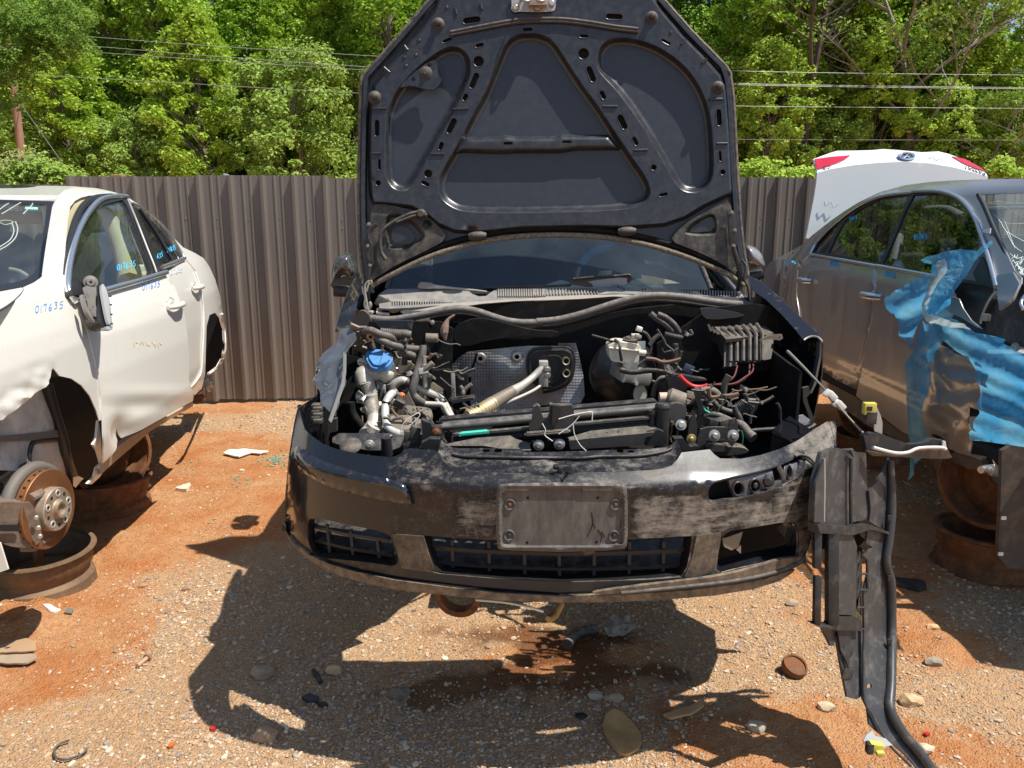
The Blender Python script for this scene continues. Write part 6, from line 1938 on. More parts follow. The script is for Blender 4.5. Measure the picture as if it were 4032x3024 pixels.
lift('corner_post', q('BL', (1090, 200), (1160, 230), (1175, 260), (1240, 262), (1250, 345), (1285, 390), (1240, 440), (1150, 420), (1085, 400), (1100, 300)), atY(2.18), m_plast, bcar, step=14, th=.03)
lathe('rust_screw', [(0, .006), (.006, .006), (.009, .002), (.014, 0)], PY(*q1('BL', 1207, 296), 2.165), (0, -1, 0), m_rust, bcar, seg=14)
lift('post_foot', q('BL', (1090, 385), (1150, 350), (1235, 350), (1225, 400), (1200, 430), (1090, 418)), lambda px, py: PY(px, py, 2.06), m_plast, bcar, step=12, th=.03)
lift('post_foot', q('BR', (885, 345), (960, 345), (1010, 410), (1070, 400), (1060, 430), (960, 440), (905, 380)), lambda px, py: PY(px, py, 2.06), m_plast, bcar, step=12, th=.03)
for pts, K_ in ((((0, 195), (120, 160), (240, 138), (258, 150), (256, 205)), 'BR'), (((110, 230), (120, 310), (160, 390), (210, 440)), 'BR'), (((0, 310), (60, 270), (110, 230), (160, 170)), 'BR'), (((930, 300), (960, 220), (1060, 150), (1075, 175), (1000, 250)), 'BL'), (((2020, 230), (2045, 280), (2040, 320), (2100, 365)), 'BL')):
    tube('string', T3(K_, pts, 2.10), .0014, m_string, bcar, sides=5)
lift('lock_carrier', q('BL', (980, 300), (1080, 250), (1090, 330), (1080, 420), (960, 430), (940, 380)), atY(2.25), m_plastd, bcar, step=14, th=.05)
for k, (x, y) in enumerate(((1000, 330), (1040, 300), (1060, 350), (1010, 380))):
    box('carrier_clip', PY(*q1('BL', x, y), 2.22), (.03, .03, .04), m_plastd, bcar, rot=(0, .3 * k, .2), bev=.004)
tube('front_crossmember', [PY(1500, 2000, 2.3), PY(2200, 2030, 2.2), PY(2900, 2000, 2.3)], .03, m_dark, bcar, sub=2)
lift('radiator_core', q('S', (1620, 1830), (2780, 1790), (2780, 2240), (1640, 2240)), atY(2.26), m_fin, bcar, step=120, th=.03)
for sx in (-1, 1):
    bar('side_rail', Vector((CXB + sx * .52, 2.35, .80)), Vector((CXB + sx * .52, 3.2, .80)), .08, .11, m_dark, bcar)
    bar('subframe_arm', Vector((CXB + sx * .52, 2.5, .62)), Vector((CXB + sx * .30, 2.95, .58)), .07, .05, m_dark, bcar)
lathe('tow_loop', [(.055, .018), (.075, .018), (.075, -.018), (.055, -.018), (.055, .018)], PY(1805, 2340, 2.25), (.2, 1, .15), m_rust, bcar, seg=24)
tube('hanging_wire', [PY(1875, 2362, 2.1), PY(1990, 2372, 2.05), PY(2080, 2390, 2.0), PY(2140, 2408, 2.0)], .004, m_string, bcar)
tube('hanging_strap', [PY(2215, 2375, 2.05), PY(2185, 2420, 2.03), PY(2160, 2440, 2.0)], [.008, .012, .010], M('tan_strap', (.42, .26, .1), .7), bcar)
lift('liner_scrap', q('BR', (1255, 1065), (1360, 1060), (1420, 1045), (1380, 1180), (1330, 1205), (1265, 1160)), atY(2.35), M('pale_scrap', (.42, .43, .42), .5), bcar, step=14, th=.004)
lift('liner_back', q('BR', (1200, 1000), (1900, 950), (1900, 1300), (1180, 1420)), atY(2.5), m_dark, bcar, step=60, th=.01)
for poly in (((1265, 1155), (1340, 1190), (1330, 1205), (1275, 1180)), ((1365, 1200), (1400, 1165), (1400, 1230)), ((1305, 1290), (1335, 1285), (1330, 1305))):
    lift('liner_scrap', q('BR', *poly), atY(2.3), M('bright_scrap', (.75, .75, .72), .5), bcar, step=8, th=.003)
def plate(name, pts, z, parent=bcar, mat=None):
    n = len(pts)
    V = [(x, y, z + .01 * math.sin(x * 9 + y * 7)) for x, y in pts] + [(x, y, z - .02) for x, y in pts]
    F = [tuple(range(n)), tuple(range(2 * n - 1, n - 1, -1))] + [(i, i + n, (i + 1) % n + n, (i + 1) % n) for i in range(n)]
    return mo(name, V, F, mat or m_dark, parent, smooth=False)
plate('shadow_blocker_side', [(-.70, 2.35), (-.62, 2.22), (-.45, 2.12), (-.28, 2.16), (-.30, 2.28), (-.24, 2.33), (-.27, 2.44), (-.20, 2.50), (-.30, 2.58), (-.25, 2.70), (-.10, 2.78), (-.05, 3.25), (-.72, 3.25), (-.74, 2.6)], .76)  # unseen plate added to make the left ground shadow solid
plate('shadow_blocker_side', [(1.10, 2.42), (1.02, 2.26), (.82, 2.12), (.60, 2.14), (.63, 2.26), (.55, 2.32), (.62, 2.42), (.54, 2.50), (.60, 2.60), (.52, 2.66), (.40, 2.74), (.50, 2.80), (.44, 3.25), (.98, 3.25), (1.02, 2.75), (1.13, 2.6)], .74)  # unseen plate added, outline cut to shape the right ground shadow
for sx, X_ in ((-1, -.655), (1, .945)):
    V = [Vector((X_ + .01 * math.sin(y * 6), y, z)) for y in (2.5, 2.75, 3.0, 3.3) for z in (.72, .9, 1.06 + .12 * (y - 2.5))]
    F = [(j * 3 + i, j * 3 + i + 1, (j + 1) * 3 + i + 1, (j + 1) * 3 + i) for j in range(3) for i in range(2)]
    V2, F2 = thicken(V, F, .01)
    mo('shadow_blocker_panel', V2, F2, m_dark, bcar)  # hidden panels added on both sides to fill gaps in the cast shadow
plate('shadow_blocker_front', [(-.55, 2.20), (-.30, 2.02), (.15, 1.96), (.60, 2.02), (.85, 2.20), (.60, 2.26), (.30, 2.24), (.22, 2.29), (.05, 2.25), (-.10, 2.30), (-.20, 2.24), (-.28, 2.30)], .70)  # added blocker, closes the lit gap behind the bumper's shadow
plate('shadow_blocker_rear', [(-.06, 2.80), (.45, 2.86), (.45, 3.25), (-.06, 3.25)], .59)  # unseen plate added to bound the sunlit patch at the rear
fl_up = q('K2', (470, 45), (500, 90), (495, 160), (470, 260), (440, 400), (400, 560), (395, 660), (300, 570), (270, 555), (285, 500), (310, 400), (340, 310), (390, 190), (430, 110))
lift('fender', fl_up, lambda px, py: PY(px, py, 2.62 + .00105 * (1340 - py) + .0016 * (px - 1330)), m_black, bcar, step=12, th=.004)
fl_lo = q('K2', (50, 910), (80, 850), (130, 760), (220, 670), (262, 575), (290, 545), (345, 555), (390, 650), (352, 715), (338, 770), (335, 900), (318, 1010), (270, 1150), (235, 1260), (205, 1335), (188, 1312), (130, 1190), (90, 1110), (60, 1000))
m_crump = M('crumpled_black_paint', (.16, .16, .16), .2, .55, coat=.8, dust=(.45, .43, .40), damt=.12, dscale=11)
def crump(v):
    k = abs(mnoise.noise(v * 6)) * .09 + abs(mnoise.noise(v * 15 + Vector((3, 1, 2)))) * .035
    return v + Vector((.25 * k, k, 0))
lift('crumpled_fender', fl_lo, lambda px, py: PY(px, py, 2.42 + .0010 * (1500 - py) + .0006 * (1300 - px)), m_crump, bcar, step=9, th=.003, sharp=40, disp=crump)
lift('fender_edge', q('K2', (335, 740), (345, 745), (342, 900), (325, 1020), (275, 1160), (212, 1340), (205, 1335), (268, 1150), (318, 1008), (332, 900)), lambda px, py: PY(px, py, 2.40 + .0010 * (1500 - py) + .0006 * (1300 - px)), m_steel, bcar, step=8, th=.012)
lift('fender_liner', q('BL', (230, 100), (300, 95), (360, 170), (390, 210), (380, 330), (360, 370), (290, 330), (230, 280), (215, 160)), atY(2.62), m_dark, bcar, step=20, th=.02)
lift('fender_bracket', q('BL', (375, 205), (440, 190), (440, 290), (390, 300), (365, 380), (375, 260)), atY(2.5), m_plastd, bcar, step=12, th=.02)
fr_up = q('K3', (1550, 55), (1610, 85), (1700, 150), (1850, 288), (1990, 418), (2080, 500), (2098, 530), (2090, 545), (2062, 512), (2020, 505), (1985, 515), (1960, 532), (1900, 455), (1800, 345), (1690, 240), (1610, 185), (1575, 130))
def fr_surf(px, py):
    return PY(px, py, 2.62 + .0011 * (1340 - py) * 1.0 + .0004 * (3240 - px))
lift('fender', fr_up, fr_surf, M('fender_gloss', (.012, .012, .014), .12, 0, coat=1.0, dust=DUST, damt=.05), bcar, step=12, th=.006)
tube('fender_edge', [fr_surf(*p) + Vector((0, -.004, 0)) for p in q('K3', (1960, 532), (1985, 515), (2020, 505), (2062, 512), (2094, 543))], .004, m_steel, bcar)
P0 = [fr_surf(*p) for p in q('K3', (1610, 85), (1700, 150), (1850, 288), (1990, 418), (2080, 500), (2098, 530))]
V, F = [], []
for p in P0:
    V += [p, p + Vector((.012, .01, -.12)), p + Vector((.0, .03, -.34))]
for i in range(len(P0) - 1):
    for j in range(2):
        F.append((i * 3 + j, i * 3 + j + 1, (i + 1) * 3 + j + 1, (i + 1) * 3 + j))
V, F = thicken(V, F, .004)
mo('fender_side', V, F, m_black, bcar)
lift('fender_cut_edge', q('K3', (2090, 545), (2096, 560), (2090, 660), (2068, 770), (2055, 850), (2020, 920), (2008, 915), (2040, 840), (2055, 760), (2078, 650), (2080, 560)), atY(2.63), M('torn_edge', (.16, .17, .18), .3, .4), bcar, step=8, th=.03)
lift('fender_stay', q('K3', (1955, 880), (2000, 870), (2010, 920), (1985, 950), (2000, 1010), (2030, 1080), (2045, 1110), (2010, 1110), (1985, 1040), (1960, 980)), atY(2.58), m_plastd, bcar, step=10, th=.012)
tube('apron_bar', T3('K3', ((1500, 1200), (1650, 1185), (1800, 1175), (1980, 1150), (2030, 1120)), 2.45), .008, m_plast, bcar)
lift('liner_flap', q('K3', (1880, 1090), (1960, 1075), (2055, 1145), (1960, 1200), (1880, 1280), (1865, 1190)), atY(2.62), M('pale_liner', (.45, .47, .50), .5), bcar, step=14, th=.004)
tube('liner_edge', T3('K3', ((1770, 990), (1790, 1040), (1790, 1100), (1800, 1140)), 2.5), .006, m_plast, bcar)
rod = T3('K3', ((1845, 615, 2.62), (1960, 730, 2.5), (2100, 875, 2.36)), 2.5) + T3('KG', ((255, 235, 2.28), (330, 325, 2.2), (420, 425, 2.14), (495, 505, 2.10)), 2.2)
pr = tube('prop_rod', rod, [.006, .005, .003, .0026, .0026, .0026, .0035], M('rod_steel', (.28, .26, .21), .5, .5), bcar, sub=3)
for K_, c in (('KG', (290, 262)), ('KG', (345, 325))):
    p = PY(*q1(K_, *c), 2.22)
    cl_ = box('rod_clip', p, (.030, .022, .020), M('clip_white', (.78, .76, .70), .5), bcar, rot=(0, R(45), 0), bev=.004)
    box('clip_jaw', p + Vector((-.014, 0, .008)), (.012, .024, .024), MATS['clip_white'], cl_, rot=(0, R(45), 0), bev=.003)
tube('rod_sleeve', T3('KG', ((265, 255), (380, 380)), 2.225), .006, m_plastd, bcar, sub=1)
rw = random.Random(21)
WM = [m_hose, m_rubber, m_plastd, m_bracket, M('brown_wire', (.16, .09, .05), .7), m_hose]
def loose(K_, zone, n, Ys, seed):
    r_ = random.Random(seed)
    x0, x1, y0, y1 = zone
    for k in range(n):
        ax, ay = r_.uniform(x0, x1), r_.uniform(y0, y1)
        ln = r_.uniform(60, 260)
        an = r_.uniform(-.5, 1.8)
        pts = []
        for t in range(5):
            u = t / 4
            pts.append((ax + math.cos(an) * ln * u + r_.gauss(0, 14), ay + math.sin(an) * ln * u * .7 + 40 * math.sin(math.pi * u) * r_.uniform(.2, 1) + r_.gauss(0, 8)))
        yy = r_.uniform(*Ys)
        rr = r_.choice([.0028, .0032, .004, .0055, .007])
        tube('wire', T3(K_, pts, yy), rr, r_.choice(WM), bcar, sub=4, sides=6)
        if r_.random() < .35:
            box('wire_clip', PY(*q1(K_, *pts[2]), yy - .005), (.014, .012, .010), r_.choice([m_plast, m_plastd, m_steel]), bcar, rot=(r_.random(), r_.random() * 3, r_.random()), bev=.002)
loose('K2', (480, 1150, 560, 1250), 46, (2.64, 2.78), 3)
loose('K2', (650, 1100, 1150, 1420), 16, (2.40, 2.50), 5)
loose('K2', (1120, 1420, 880, 1250), 12, (2.60, 2.70), 6)
loose('K3', (950, 1600, 850, 1150), 26, (2.34, 2.5), 7)
loose('K3', (750, 1150, 420, 800), 10, (2.66, 2.8), 8)
for k in range(26):
    x, y = rw.uniform(660, 1180), rw.uniform(860, 1420)
    box('bay_clutter', PY(*q1('K2', x, y), rw.uniform(2.56, 2.72)), (rw.uniform(.015, .05), rw.uniform(.01, .03), rw.uniform(.012, .04)), rw.choice([m_bracket, m_plastd, m_plast, m_steel, m_bracket]), bcar, rot=(rw.random() * 2, rw.random() * 3, rw.random()), bev=.003)
for k in range(16):
    x, y = rw.uniform(980, 1560), rw.uniform(880, 1180)
    box('bay_clutter', PY(*q1('K3', x, y), rw.uniform(2.46, 2.58)), (rw.uniform(.015, .05), rw.uniform(.01, .03), rw.uniform(.012, .035)), rw.choice([m_bracket, m_plastd, m_plast, m_plast]), bcar, rot=(rw.random() * 2, rw.random() * 3, rw.random()), bev=.003)
# ================================================================== WHITE SEDAN
m_white = M('white_car_paint', (.74, .71, .63), .30, 0, coat=.6, dust=(.58, .46, .31), damt=.10, dscale=3.5, spec=.5)
m_chrome = M('chrome_strip', (.72, .75, .78), .24, .9)
m_blk = M('black_trim', (.02, .02, .021), .4)
m_well = M('wheel_well_grey', (.62, .59, .54), .7, 0, col2=(.30, .27, .24), scale=5, lo=.48, hi=.7, dust=(.4, .3, .2), damt=.3, dscale=8)
m_mark = M('blue_marker', (.08, .24, .60), .6)
m_markc = M('cyan_marker', (.06, .50, .80), .5)
m_markw = M('white_chalk_marker', (.75, .78, .76), .7)
WD = .14
wcar = thing('white_sedan', 'white sedan without front wheel, front door ajar and mirror broken', 'car', (-2.3, 3.9, 0))
def Xw(Y):
    return -1.58 - WD * (Y - 2.6)
def wprof(Z):
    return lin(Z, [(.30, -.12), (.50, -.055), (.62, -.02), (.70, -.005), (.95, 0), (1.10, -.006), (1.17, -.02), (1.22, -.035), (1.28, -.055), (1.62, -.215), (1.68, -.27), (1.72, -.36), (1.75, -.50), (1.775, -.75), (1.80, -1.4)])
def white_surf(off=0.0, offx=None):
    def f(px, py):
        dx, dy, dz = ray(px, py)
        o = off + (offx(px, py) if offx else 0.0)
        prev = 1.2
        Y = 1.2
        while Y < 9:
            k = Y / dy
            tail = max(0.0, Y - 4.75)
            L = dx * k - Xw(Y) - (wprof(CAM_H + dz * k) - .16 * tail * tail + o)
            if L < 0:
                lo, hi = prev, Y
                for _ in range(16):
                    md = (lo + hi) / 2
                    k = md / dy
                    tail = max(0.0, md - 4.75)
                    if dx * k - Xw(md) - (wprof(CAM_H + dz * k) - .16 * tail * tail + o) < 0:
                        hi = md
                    else:
                        lo = md
                return PY(px, py, hi)
            prev = Y
            Y += .08
        return PY(px, py, 6.0)
    return f
def ajar(px, py):
    return .003 + .092 * max(0, min(1.1, (px - 385) / 360.0))
WS = white_surf()
WD_ = white_surf(0, ajar)
def dent_door(px, py):
    p = white_surf(0, ajar)(px, py)
    k = math.exp(-((px - 490) / 40) ** 2 - ((py - 1700) / 60) ** 2) * .035
    k += math.exp(-((px - 560) / 140) ** 2 - ((py - 1600) / 26) ** 2) * .008
    k -= math.exp(-((px - 620) / 160) ** 2 - ((py - 1545) / 22) ** 2) * .006
    return p - Vector((k, k * .3, 0))
def dent_fender(px, py):
    p = WS(px, py)
    k = .0
    d = (px - 185) * .5 + (py - 1470) * .85
    if px < 215 and py > 1400:
        m = math.exp(-((py - (1620 - (px) * .75)) / 60) ** 2)
        k = m * .016 * (mnoise.noise(Vector((px * .012, py * .022, 1))) + .35 * mnoise.noise(Vector((px * .03, py * .04, 4))))
    return p + Vector((k, -.3 * k, 0))
fen = (q('W1', (405, 905), (500, 915), (612, 950), (690, 1065), (740, 1160), (805, 1300), (865, 1440), (910, 1640)) + q('K6', (604, 190), (622, 320), (622, 430), (610, 455), (590, 462), (572, 400), (535, 315), (485, 252), (425, 212), (355, 196), (318, 148), (300, 185), (285, 242), (268, 262), (210, 300), (150, 352), (60, 422), (18, 456), (-60, 470), (-250, 440), (-320, 200))
       + q('W1', (-400, 1450), (-200, 1340), (0, 1245), (120, 1170), (200, 1092), (232, 1045), (225, 1018), (320, 975), (385, 930)))
lift('front_fender', fen, dent_fender, m_white, wcar, step=14, th=.004, sharp=40)
hd = q('W1', (-450, 1130), (0, 1062), (212, 1022), (222, 1045), (190, 1090), (112, 1165), (0, 1238), (-200, 1330), (-450, 1440))
lift('bonnet', hd, lambda px, py: PY(px, py, 2.80 - .0042 * (py - 1130) + .0009 * (px - 90)), m_white, wcar, step=16, th=.004)
tube('bonnet_gap', [PY(x, y, 2.80 - .0042 * (y - 1130) + .0009 * (x - 90)) for x, y in q('W1', (215, 1020), (228, 1045), (196, 1092), (116, 1168), (0, 1242), (-200, 1336))], .004, m_blk, wcar, sub=3)
def w_screen(px, py):
    return PY(px, py, 2.86 + (1128 - py) * .0024 - .0010 * (px - 205) * 0 + .00000 * px)
ws_poly = q('W1', (-420, 205), (0, 206), (500, 222), (470, 420), (440, 600), (415, 800), (392, 905), (340, 960), (225, 1012), (0, 1056), (-420, 1120))
gl_poly = q('W1', (-420, 245), (0, 240), (440, 245), (420, 400), (390, 600), (365, 780), (340, 860), (280, 925), (180, 965), (0, 1000), (-420, 1060))
wsw = lift('windscreen', gl_poly, w_screen, g_wind2, wcar, step=30, th=0, sharp=0)
lift('windscreen_border', ws_poly, w_screen, m_blk, wsw, holes=[gl_poly], step=20, th=.006)
roof_poly = q('W1', (-450, 200), (0, 202), (500, 216), (512, 228), (545, 165), (600, 118), (680, 92), (760, 86), (700, 80), (400, 74), (200, 88), (0, 95), (-450, 104))
lift('roof', roof_poly, lambda px, py: PY(px, py, 3.66 + (792 - py) * .0145), m_white, wcar, step=14, th=.01)
lift('sunroof', q('W1', (-400, 70), (0, 64), (200, 66), (330, 76), (250, 90), (120, 96), (0, 96), (-400, 102)), lambda px, py: PY(px, py, 4.4 + (740 - py) * .01), M('sunroof_glass', (.02, .02, .022), .1), wcar, step=14, th=.01)
pil = q('W1', (512, 226), (545, 165), (600, 118), (680, 92), (760, 86), (900, 97), (1050, 130), (1135, 155), (1160, 168), (1050, 168), (900, 163), (830, 166), (760, 182), (700, 215), (655, 270), (632, 400), (618, 560), (606, 720), (600, 840), (606, 952), (500, 917), (404, 906), (425, 740), (450, 570), (478, 400), (500, 262))
lift('a_pillar', pil, WS, m_white, wcar, step=13, th=.006)
lift('door_aperture', q('W1', (655, 268), (700, 212), (760, 180), (830, 164), (1050, 166), (900, 190), (800, 240), (750, 300), (690, 450), (650, 640), (625, 830), (612, 950), (600, 840), (606, 720), (618, 560), (632, 400)), white_surf(-.02), M('beige_trim', (.45, .38, .22), .7), wcar, step=14, th=.02)
tube('door_seal', [white_surf(.0, lambda x, y: ajar(x, y) * .5)(*p) for p in q('W1', (612, 920), (622, 800), (650, 620), (690, 440), (745, 310), (810, 230), (900, 185), (1050, 170))], .014, m_blk, wcar)
fdoor = (q('W1', (692, 1158), (660, 1070), (775, 1118)) + q('K5', (700, 822), (900, 765), (1088, 706)) + q('W2', (452, 660), (500, 742), (540, 842), (572, 950), (592, 1100), (602, 1250), (600, 1380), (612, 1440), (628, 1475), (630, 1520))
         + q('K6', (1146, 345), (1040, 405), (900, 482), (800, 540), (762, 562), (745, 505), (740, 575), (700, 632), (640, 690), (612, 715), (618, 600), (612, 450), (602, 320), (582, 190)) + q('W1', (872, 1640), (825, 1440), (765, 1300)))
fd_ = lift('front_door', fdoor, dent_door, m_white, wcar, step=15, th=.006, sharp=40)
gl_f = q('K5', (466, 770), (476, 660), (500, 540), (540, 430), (600, 325), (680, 255), (800, 226), (828, 262), (885, 400), (945, 555), (990, 680), (985, 712), (870, 747), (740, 784), (700, 800), (480, 860))
fr_f = q('K5', (440, 770), (450, 660), (478, 530), (520, 410), (580, 300), (660, 222), (760, 200), (832, 204), (846, 240), (910, 390), (970, 540), (1022, 690), (1088, 698), (900, 758), (700, 815), (486, 886), (458, 840))
dfr = lift('door_frame', fr_f, white_surf(.004, ajar), m_blk, fd_, holes=[gl_f], step=14, th=.03)
lift('door_glass', gl_f, white_surf(-.008, ajar), g_clear, fd_, step=30, th=0, sharp=0)
def strip(name, pts, surf, r, mat, parent, sub=4):
    return tube(name, [surf(*p) for p in pts], r, mat, parent, sub=sub)
SC_ = white_surf(.012, ajar)
strip('chrome_trim', q('K5', (486, 886), (456, 835), (442, 770), (452, 660), (480, 530), (522, 410), (582, 302), (662, 224), (760, 203), (830, 206)), SC_, .013, m_chrome, fd_)
strip('chrome_trim', q('K5', (486, 884), (600, 848), (700, 814), (900, 758), (1088, 700)), SC_, .013, m_chrome, fd_)
strip('window_channel', q('K5', (836, 226), (895, 370), (955, 525), (1005, 650), (1022, 700)), SC_, .006, m_steel, fd_)
def handle(a, b, surf, parent, mat, h=.017, rec=True):
    A, B = surf(*a), surf(*b)
    mid = (a[0] + b[0]) / 2, (a[1] + b[1]) / 2
    Mi = surf(*mid)
    out = Vector((1, WD, 0)).normalized() if A.x < 0 else Vector((-1, .03, 0)).normalized()
    hb = tube('door_handle', [A + out * .012, A.lerp(B, .25) + out * .034, Mi + out * .038, A.lerp(B, .75) + out * .034, B + out * .012], [h * .8, h, h, h, h * .8], mat, parent, sub=4, sides=12)
    lathe('handle_recess', [(0, -.004), (.02, -.002), (.03, .001), (.034, .0005)], Mi + out * .002, out, mat, hb, seg=20)
    return hb
hs1 = handle(q1('K5', 1080, 932), q1('K5', 1176, 900), WD_, fd_, m_white, .0135)
tube('handle_lock', [WD_(*q1('K5', 1085, 890)), WD_(*q1('K5', 1105, 862)), WD_(*q1('K5', 1130, 875))], .005, m_white, hs1)
rdoor = q('W2', (440, 655), (520, 605), (572, 560), (610, 600), (642, 645), (670, 720), (690, 810), (700, 900), (702, 1020), (694, 1200), (685, 1330), (655, 1390), (605, 1432), (590, 1300), (560, 1100), (520, 900), (480, 740))
rd_ = lift('rear_door', rdoor, white_surf(-.004), m_white, wcar, step=14, th=.006)
qpan = (q('W2', (178, 132), (262, 190), (342, 242), (420, 320), (500, 418), (560, 478), (640, 516), (700, 552), (742, 612), (782, 700), (812, 800), (828, 900), (840, 990), (850, 1090), (852, 1170), (838, 1245), (800, 1300), (742, 1350), (730, 1345), (792, 1298), (828, 1232), (840, 1140), (834, 1040), (812, 962), (780, 926), (742, 944), (722, 1020), (716, 1200), (712, 1340), (700, 1400), (688, 1450), (640, 1495), (625, 1470), (612, 1442), (660, 1395), (690, 1335), (700, 1200), (707, 1020), (706, 900), (695, 810), (674, 718), (646, 640), (612, 595), (576, 556), (545, 500), (480, 400), (400, 300), (320, 230), (215, 172)))
lift('quarter_panel', qpan, WS, m_white, wcar, step=12, th=.006)
lift('b_pillar', q('W2', (165, 148), (215, 178), (260, 260), (320, 380), (375, 510), (418, 635), (385, 652), (345, 520), (280, 370), (215, 240)), white_surf(-.01), m_blk, wcar, step=12, th=.01)
rgl = q('W2', (222, 192), (290, 235), (400, 345), (480, 450), (552, 552), (410, 610), (370, 505), (305, 355), (255, 250))
lift('rear_glass', rgl, white_surf(-.015), g_dark, rd_, step=20, th=0, sharp=0)
strip('glass_divider', q('W2', (262, 215), (330, 310), (410, 430), (485, 560)), white_surf(-.008), .010, m_blk, rd_)
strip('chrome_trim', q('W2', (414, 615), (500, 582), (570, 552)), white_surf(.004), .012, m_chrome, rd_)
strip('chrome_trim', q('W2', (215, 172), (320, 232), (400, 302), (480, 402), (548, 505), (570, 552)), white_surf(.002), .006, m_chrome, rd_)
handle(q1('K5', 1244, 806), q1('K5', 1300, 788), white_surf(-.004), rd_, m_white, .0135)
strip('door_edge', q('W2', (642, 645), (670, 720), (690, 810), (700, 900), (702, 1020), (694, 1200), (685, 1330), (655, 1392), (612, 1440)), white_surf(.001), .005, m_white, wcar)
strip('arch_lip', q('W2', (828, 935), (842, 1020), (850, 1120), (848, 1200), (825, 1268), (780, 1315), (735, 1348)), white_surf(.004), .008, m_white, wcar)
m_black_in = M('wheel_well_black', (.012, .011, .010), .9)
lift('rear_wheel_well', q('W2', (742, 938), (780, 920), (812, 956), (838, 1040), (846, 1140), (834, 1237), (796, 1304), (735, 1347), (706, 1347), (710, 1200), (716, 1020)), white_surf(-.25), m_black_in, wcar, step=40, th=.01)
lift('front_well_liner', q('K6', (255, 210), (600, 180), (640, 700), (560, 830), (430, 790), (340, 520)), white_surf(-.22), m_black_in, wcar, step=30, th=.01)
lift('inner_wing', q('K6', (-150, 430), (20, 440), (270, 250), (300, 380), (345, 520), (385, 650), (440, 805), (300, 800), (100, 760), (-150, 740)), white_surf(-.16), m_well, wcar, step=25, th=.01, disp=lambda v: v + Vector((.02 * mnoise.noise(v * 7), 0, 0)))
lift('frame_rail', q('K6', (-120, 565), (150, 540), (340, 520), (350, 560), (190, 580), (-120, 590)), white_surf(-.15), M('frame_dark', (.16, .14, .12), .8), wcar, step=20, th=.03)
tube('wing_seam', [white_surf(-.15)(*p) for p in q('K6', (280, 250), (320, 400), (370, 560), (400, 700), (445, 830))], .02, m_blk, wcar)
tube('wing_seam', [white_surf(-.155)(*p) for p in q('K6', (170, 730), (175, 640), (205, 590), (330, 575))], .010, m_blk, wcar)
lift('sill_end', q('K6', (585, 460), (600, 560), (605, 690), (640, 650), (690, 640), (660, 700), (590, 800), (545, 840), (520, 838), (560, 800), (575, 740), (600, 720), (580, 640), (555, 605), (575, 560)), white_surf(-.03), m_white, wcar, step=12, th=.01)
lift('sill', q('K6', (640, 665), (760, 570), (900, 490), (1146, 352), (1146, 375), (900, 520), (700, 690), (600, 780)), white_surf(-.02), M('dusty_sill', (.55, .42, .28), .7, dust=(.45, .25, .12), damt=.5, dscale=8), wcar, step=16, th=.02)
lathe('sill_bolt', [(0, .01), (.012, .01), (.016, 0)], white_surf(-.02)(*q1('K6', 570, 765)), (1, .1, 0), m_steel, wcar)
lift('torn_tab', q('K6', (440, 800), (465, 790), (498, 805), (470, 830), (450, 860), (440, 850)), white_surf(-.10), m_white, wcar, step=8, th=.004)
box('floor_pan', (-2.75, 4.1, .52), (1.35, 3.0, .06), m_black_in, wcar, rot=(0, 0, .14), bev=.01)
box('far_side', (-3.42, 3.9, .9), (.06, 3.0, .7), m_white, wcar, rot=(0, 0, .14), bev=.02)
box('roof_shell', (-2.72, 4.2, 1.655), (.95, .8, .03), m_white, wcar, rot=(0, 0, .14), bev=.01)
box('tail', (-2.95, 5.35, .95), (1.0, .08, .6), m_white, wcar, rot=(0, 0, .14), bev=.03)
box('far_door_trim', (-3.36, 3.9, .98), (.03, 2.4, .5), m_beige, wcar, rot=(0, 0, .14), bev=.01)
box('headliner', (-2.72, 4.2, 1.63), (.9, .75, .01), m_beige, wcar, rot=(0, 0, .14), bev=.002)
swm = Matrix.Rotation(.14, 3, 'Z')
m_wseat = M('dark_leather', (.035, .038, .045), .5)
for p in ((-2.35, 4.05, .76), (-2.95, 4.1, .76)):
    seat(wcar, p, .14, m_wseat)
box('rear_bench', (-2.75, 4.95, .95), (1.2, .2, .55), m_beige, wcar, rot=(R(-12), 0, .14), bev=.06, seg=3)
box('rear_bench_seat', (-2.72, 4.75, .78), (1.2, .5, .15), m_beige, wcar, rot=(0, 0, .14), bev=.05, seg=3)
tube('b_pillar_trim', [white_surf(-.10)(*p) for p in q('K5', (660, 280), (730, 380), (800, 540), (840, 680), (850, 760))], [.03, .045, .05, .055, .06], m_beige, wcar)
tube('seat_belt', [white_surf(-.16)(*p) for p in q('K5', (745, 400), (800, 540), (850, 680), (875, 740))], .022, M('belt_web', (.45, .62, .50), .7), wcar)
tube('grab_handle', [white_surf(-.12)(*p) for p in q('K5', (650, 285), (690, 330), (725, 350))], .018, M('grey_trim', (.6, .6, .58), .6), wcar)
tube('grab_handle', [white_surf(-.12)(*p) for p in q('K5', (725, 275), (745, 310))], .016, MATS['grey_trim'], wcar)
box('dashboard', (-2.95, 3.12, 1.10), (1.3, .4, .2), m_blk, wcar, rot=(0, 0, .14), bev=.05)
tube('dash_edge', [PY(*q1('W1', 90, 850), 3.25), PY(*q1('W1', 180, 870), 3.25), PY(*q1('W1', 262, 918), 3.25)], .008, M('grey_dash', (.5, .5, .46), .5), wcar)
wh_c = PY(*q1('W1', 20, 960), 3.5)
box('rear_view_mirror', PY(*q1('W1', 150, 372), 3.9), (.26, .03, .06), M('tan_mirror', (.5, .38, .2), .6), wcar, bev=.015)
lift('toll_tag', q('W1', (245, 270), (360, 276), (355, 296), (240, 290)), lambda px, py: w_screen(px, py) + Vector((0, -.006, 0)), M('teal_tag', (.3, .75, .62), .5), wcar, step=10, th=.003)
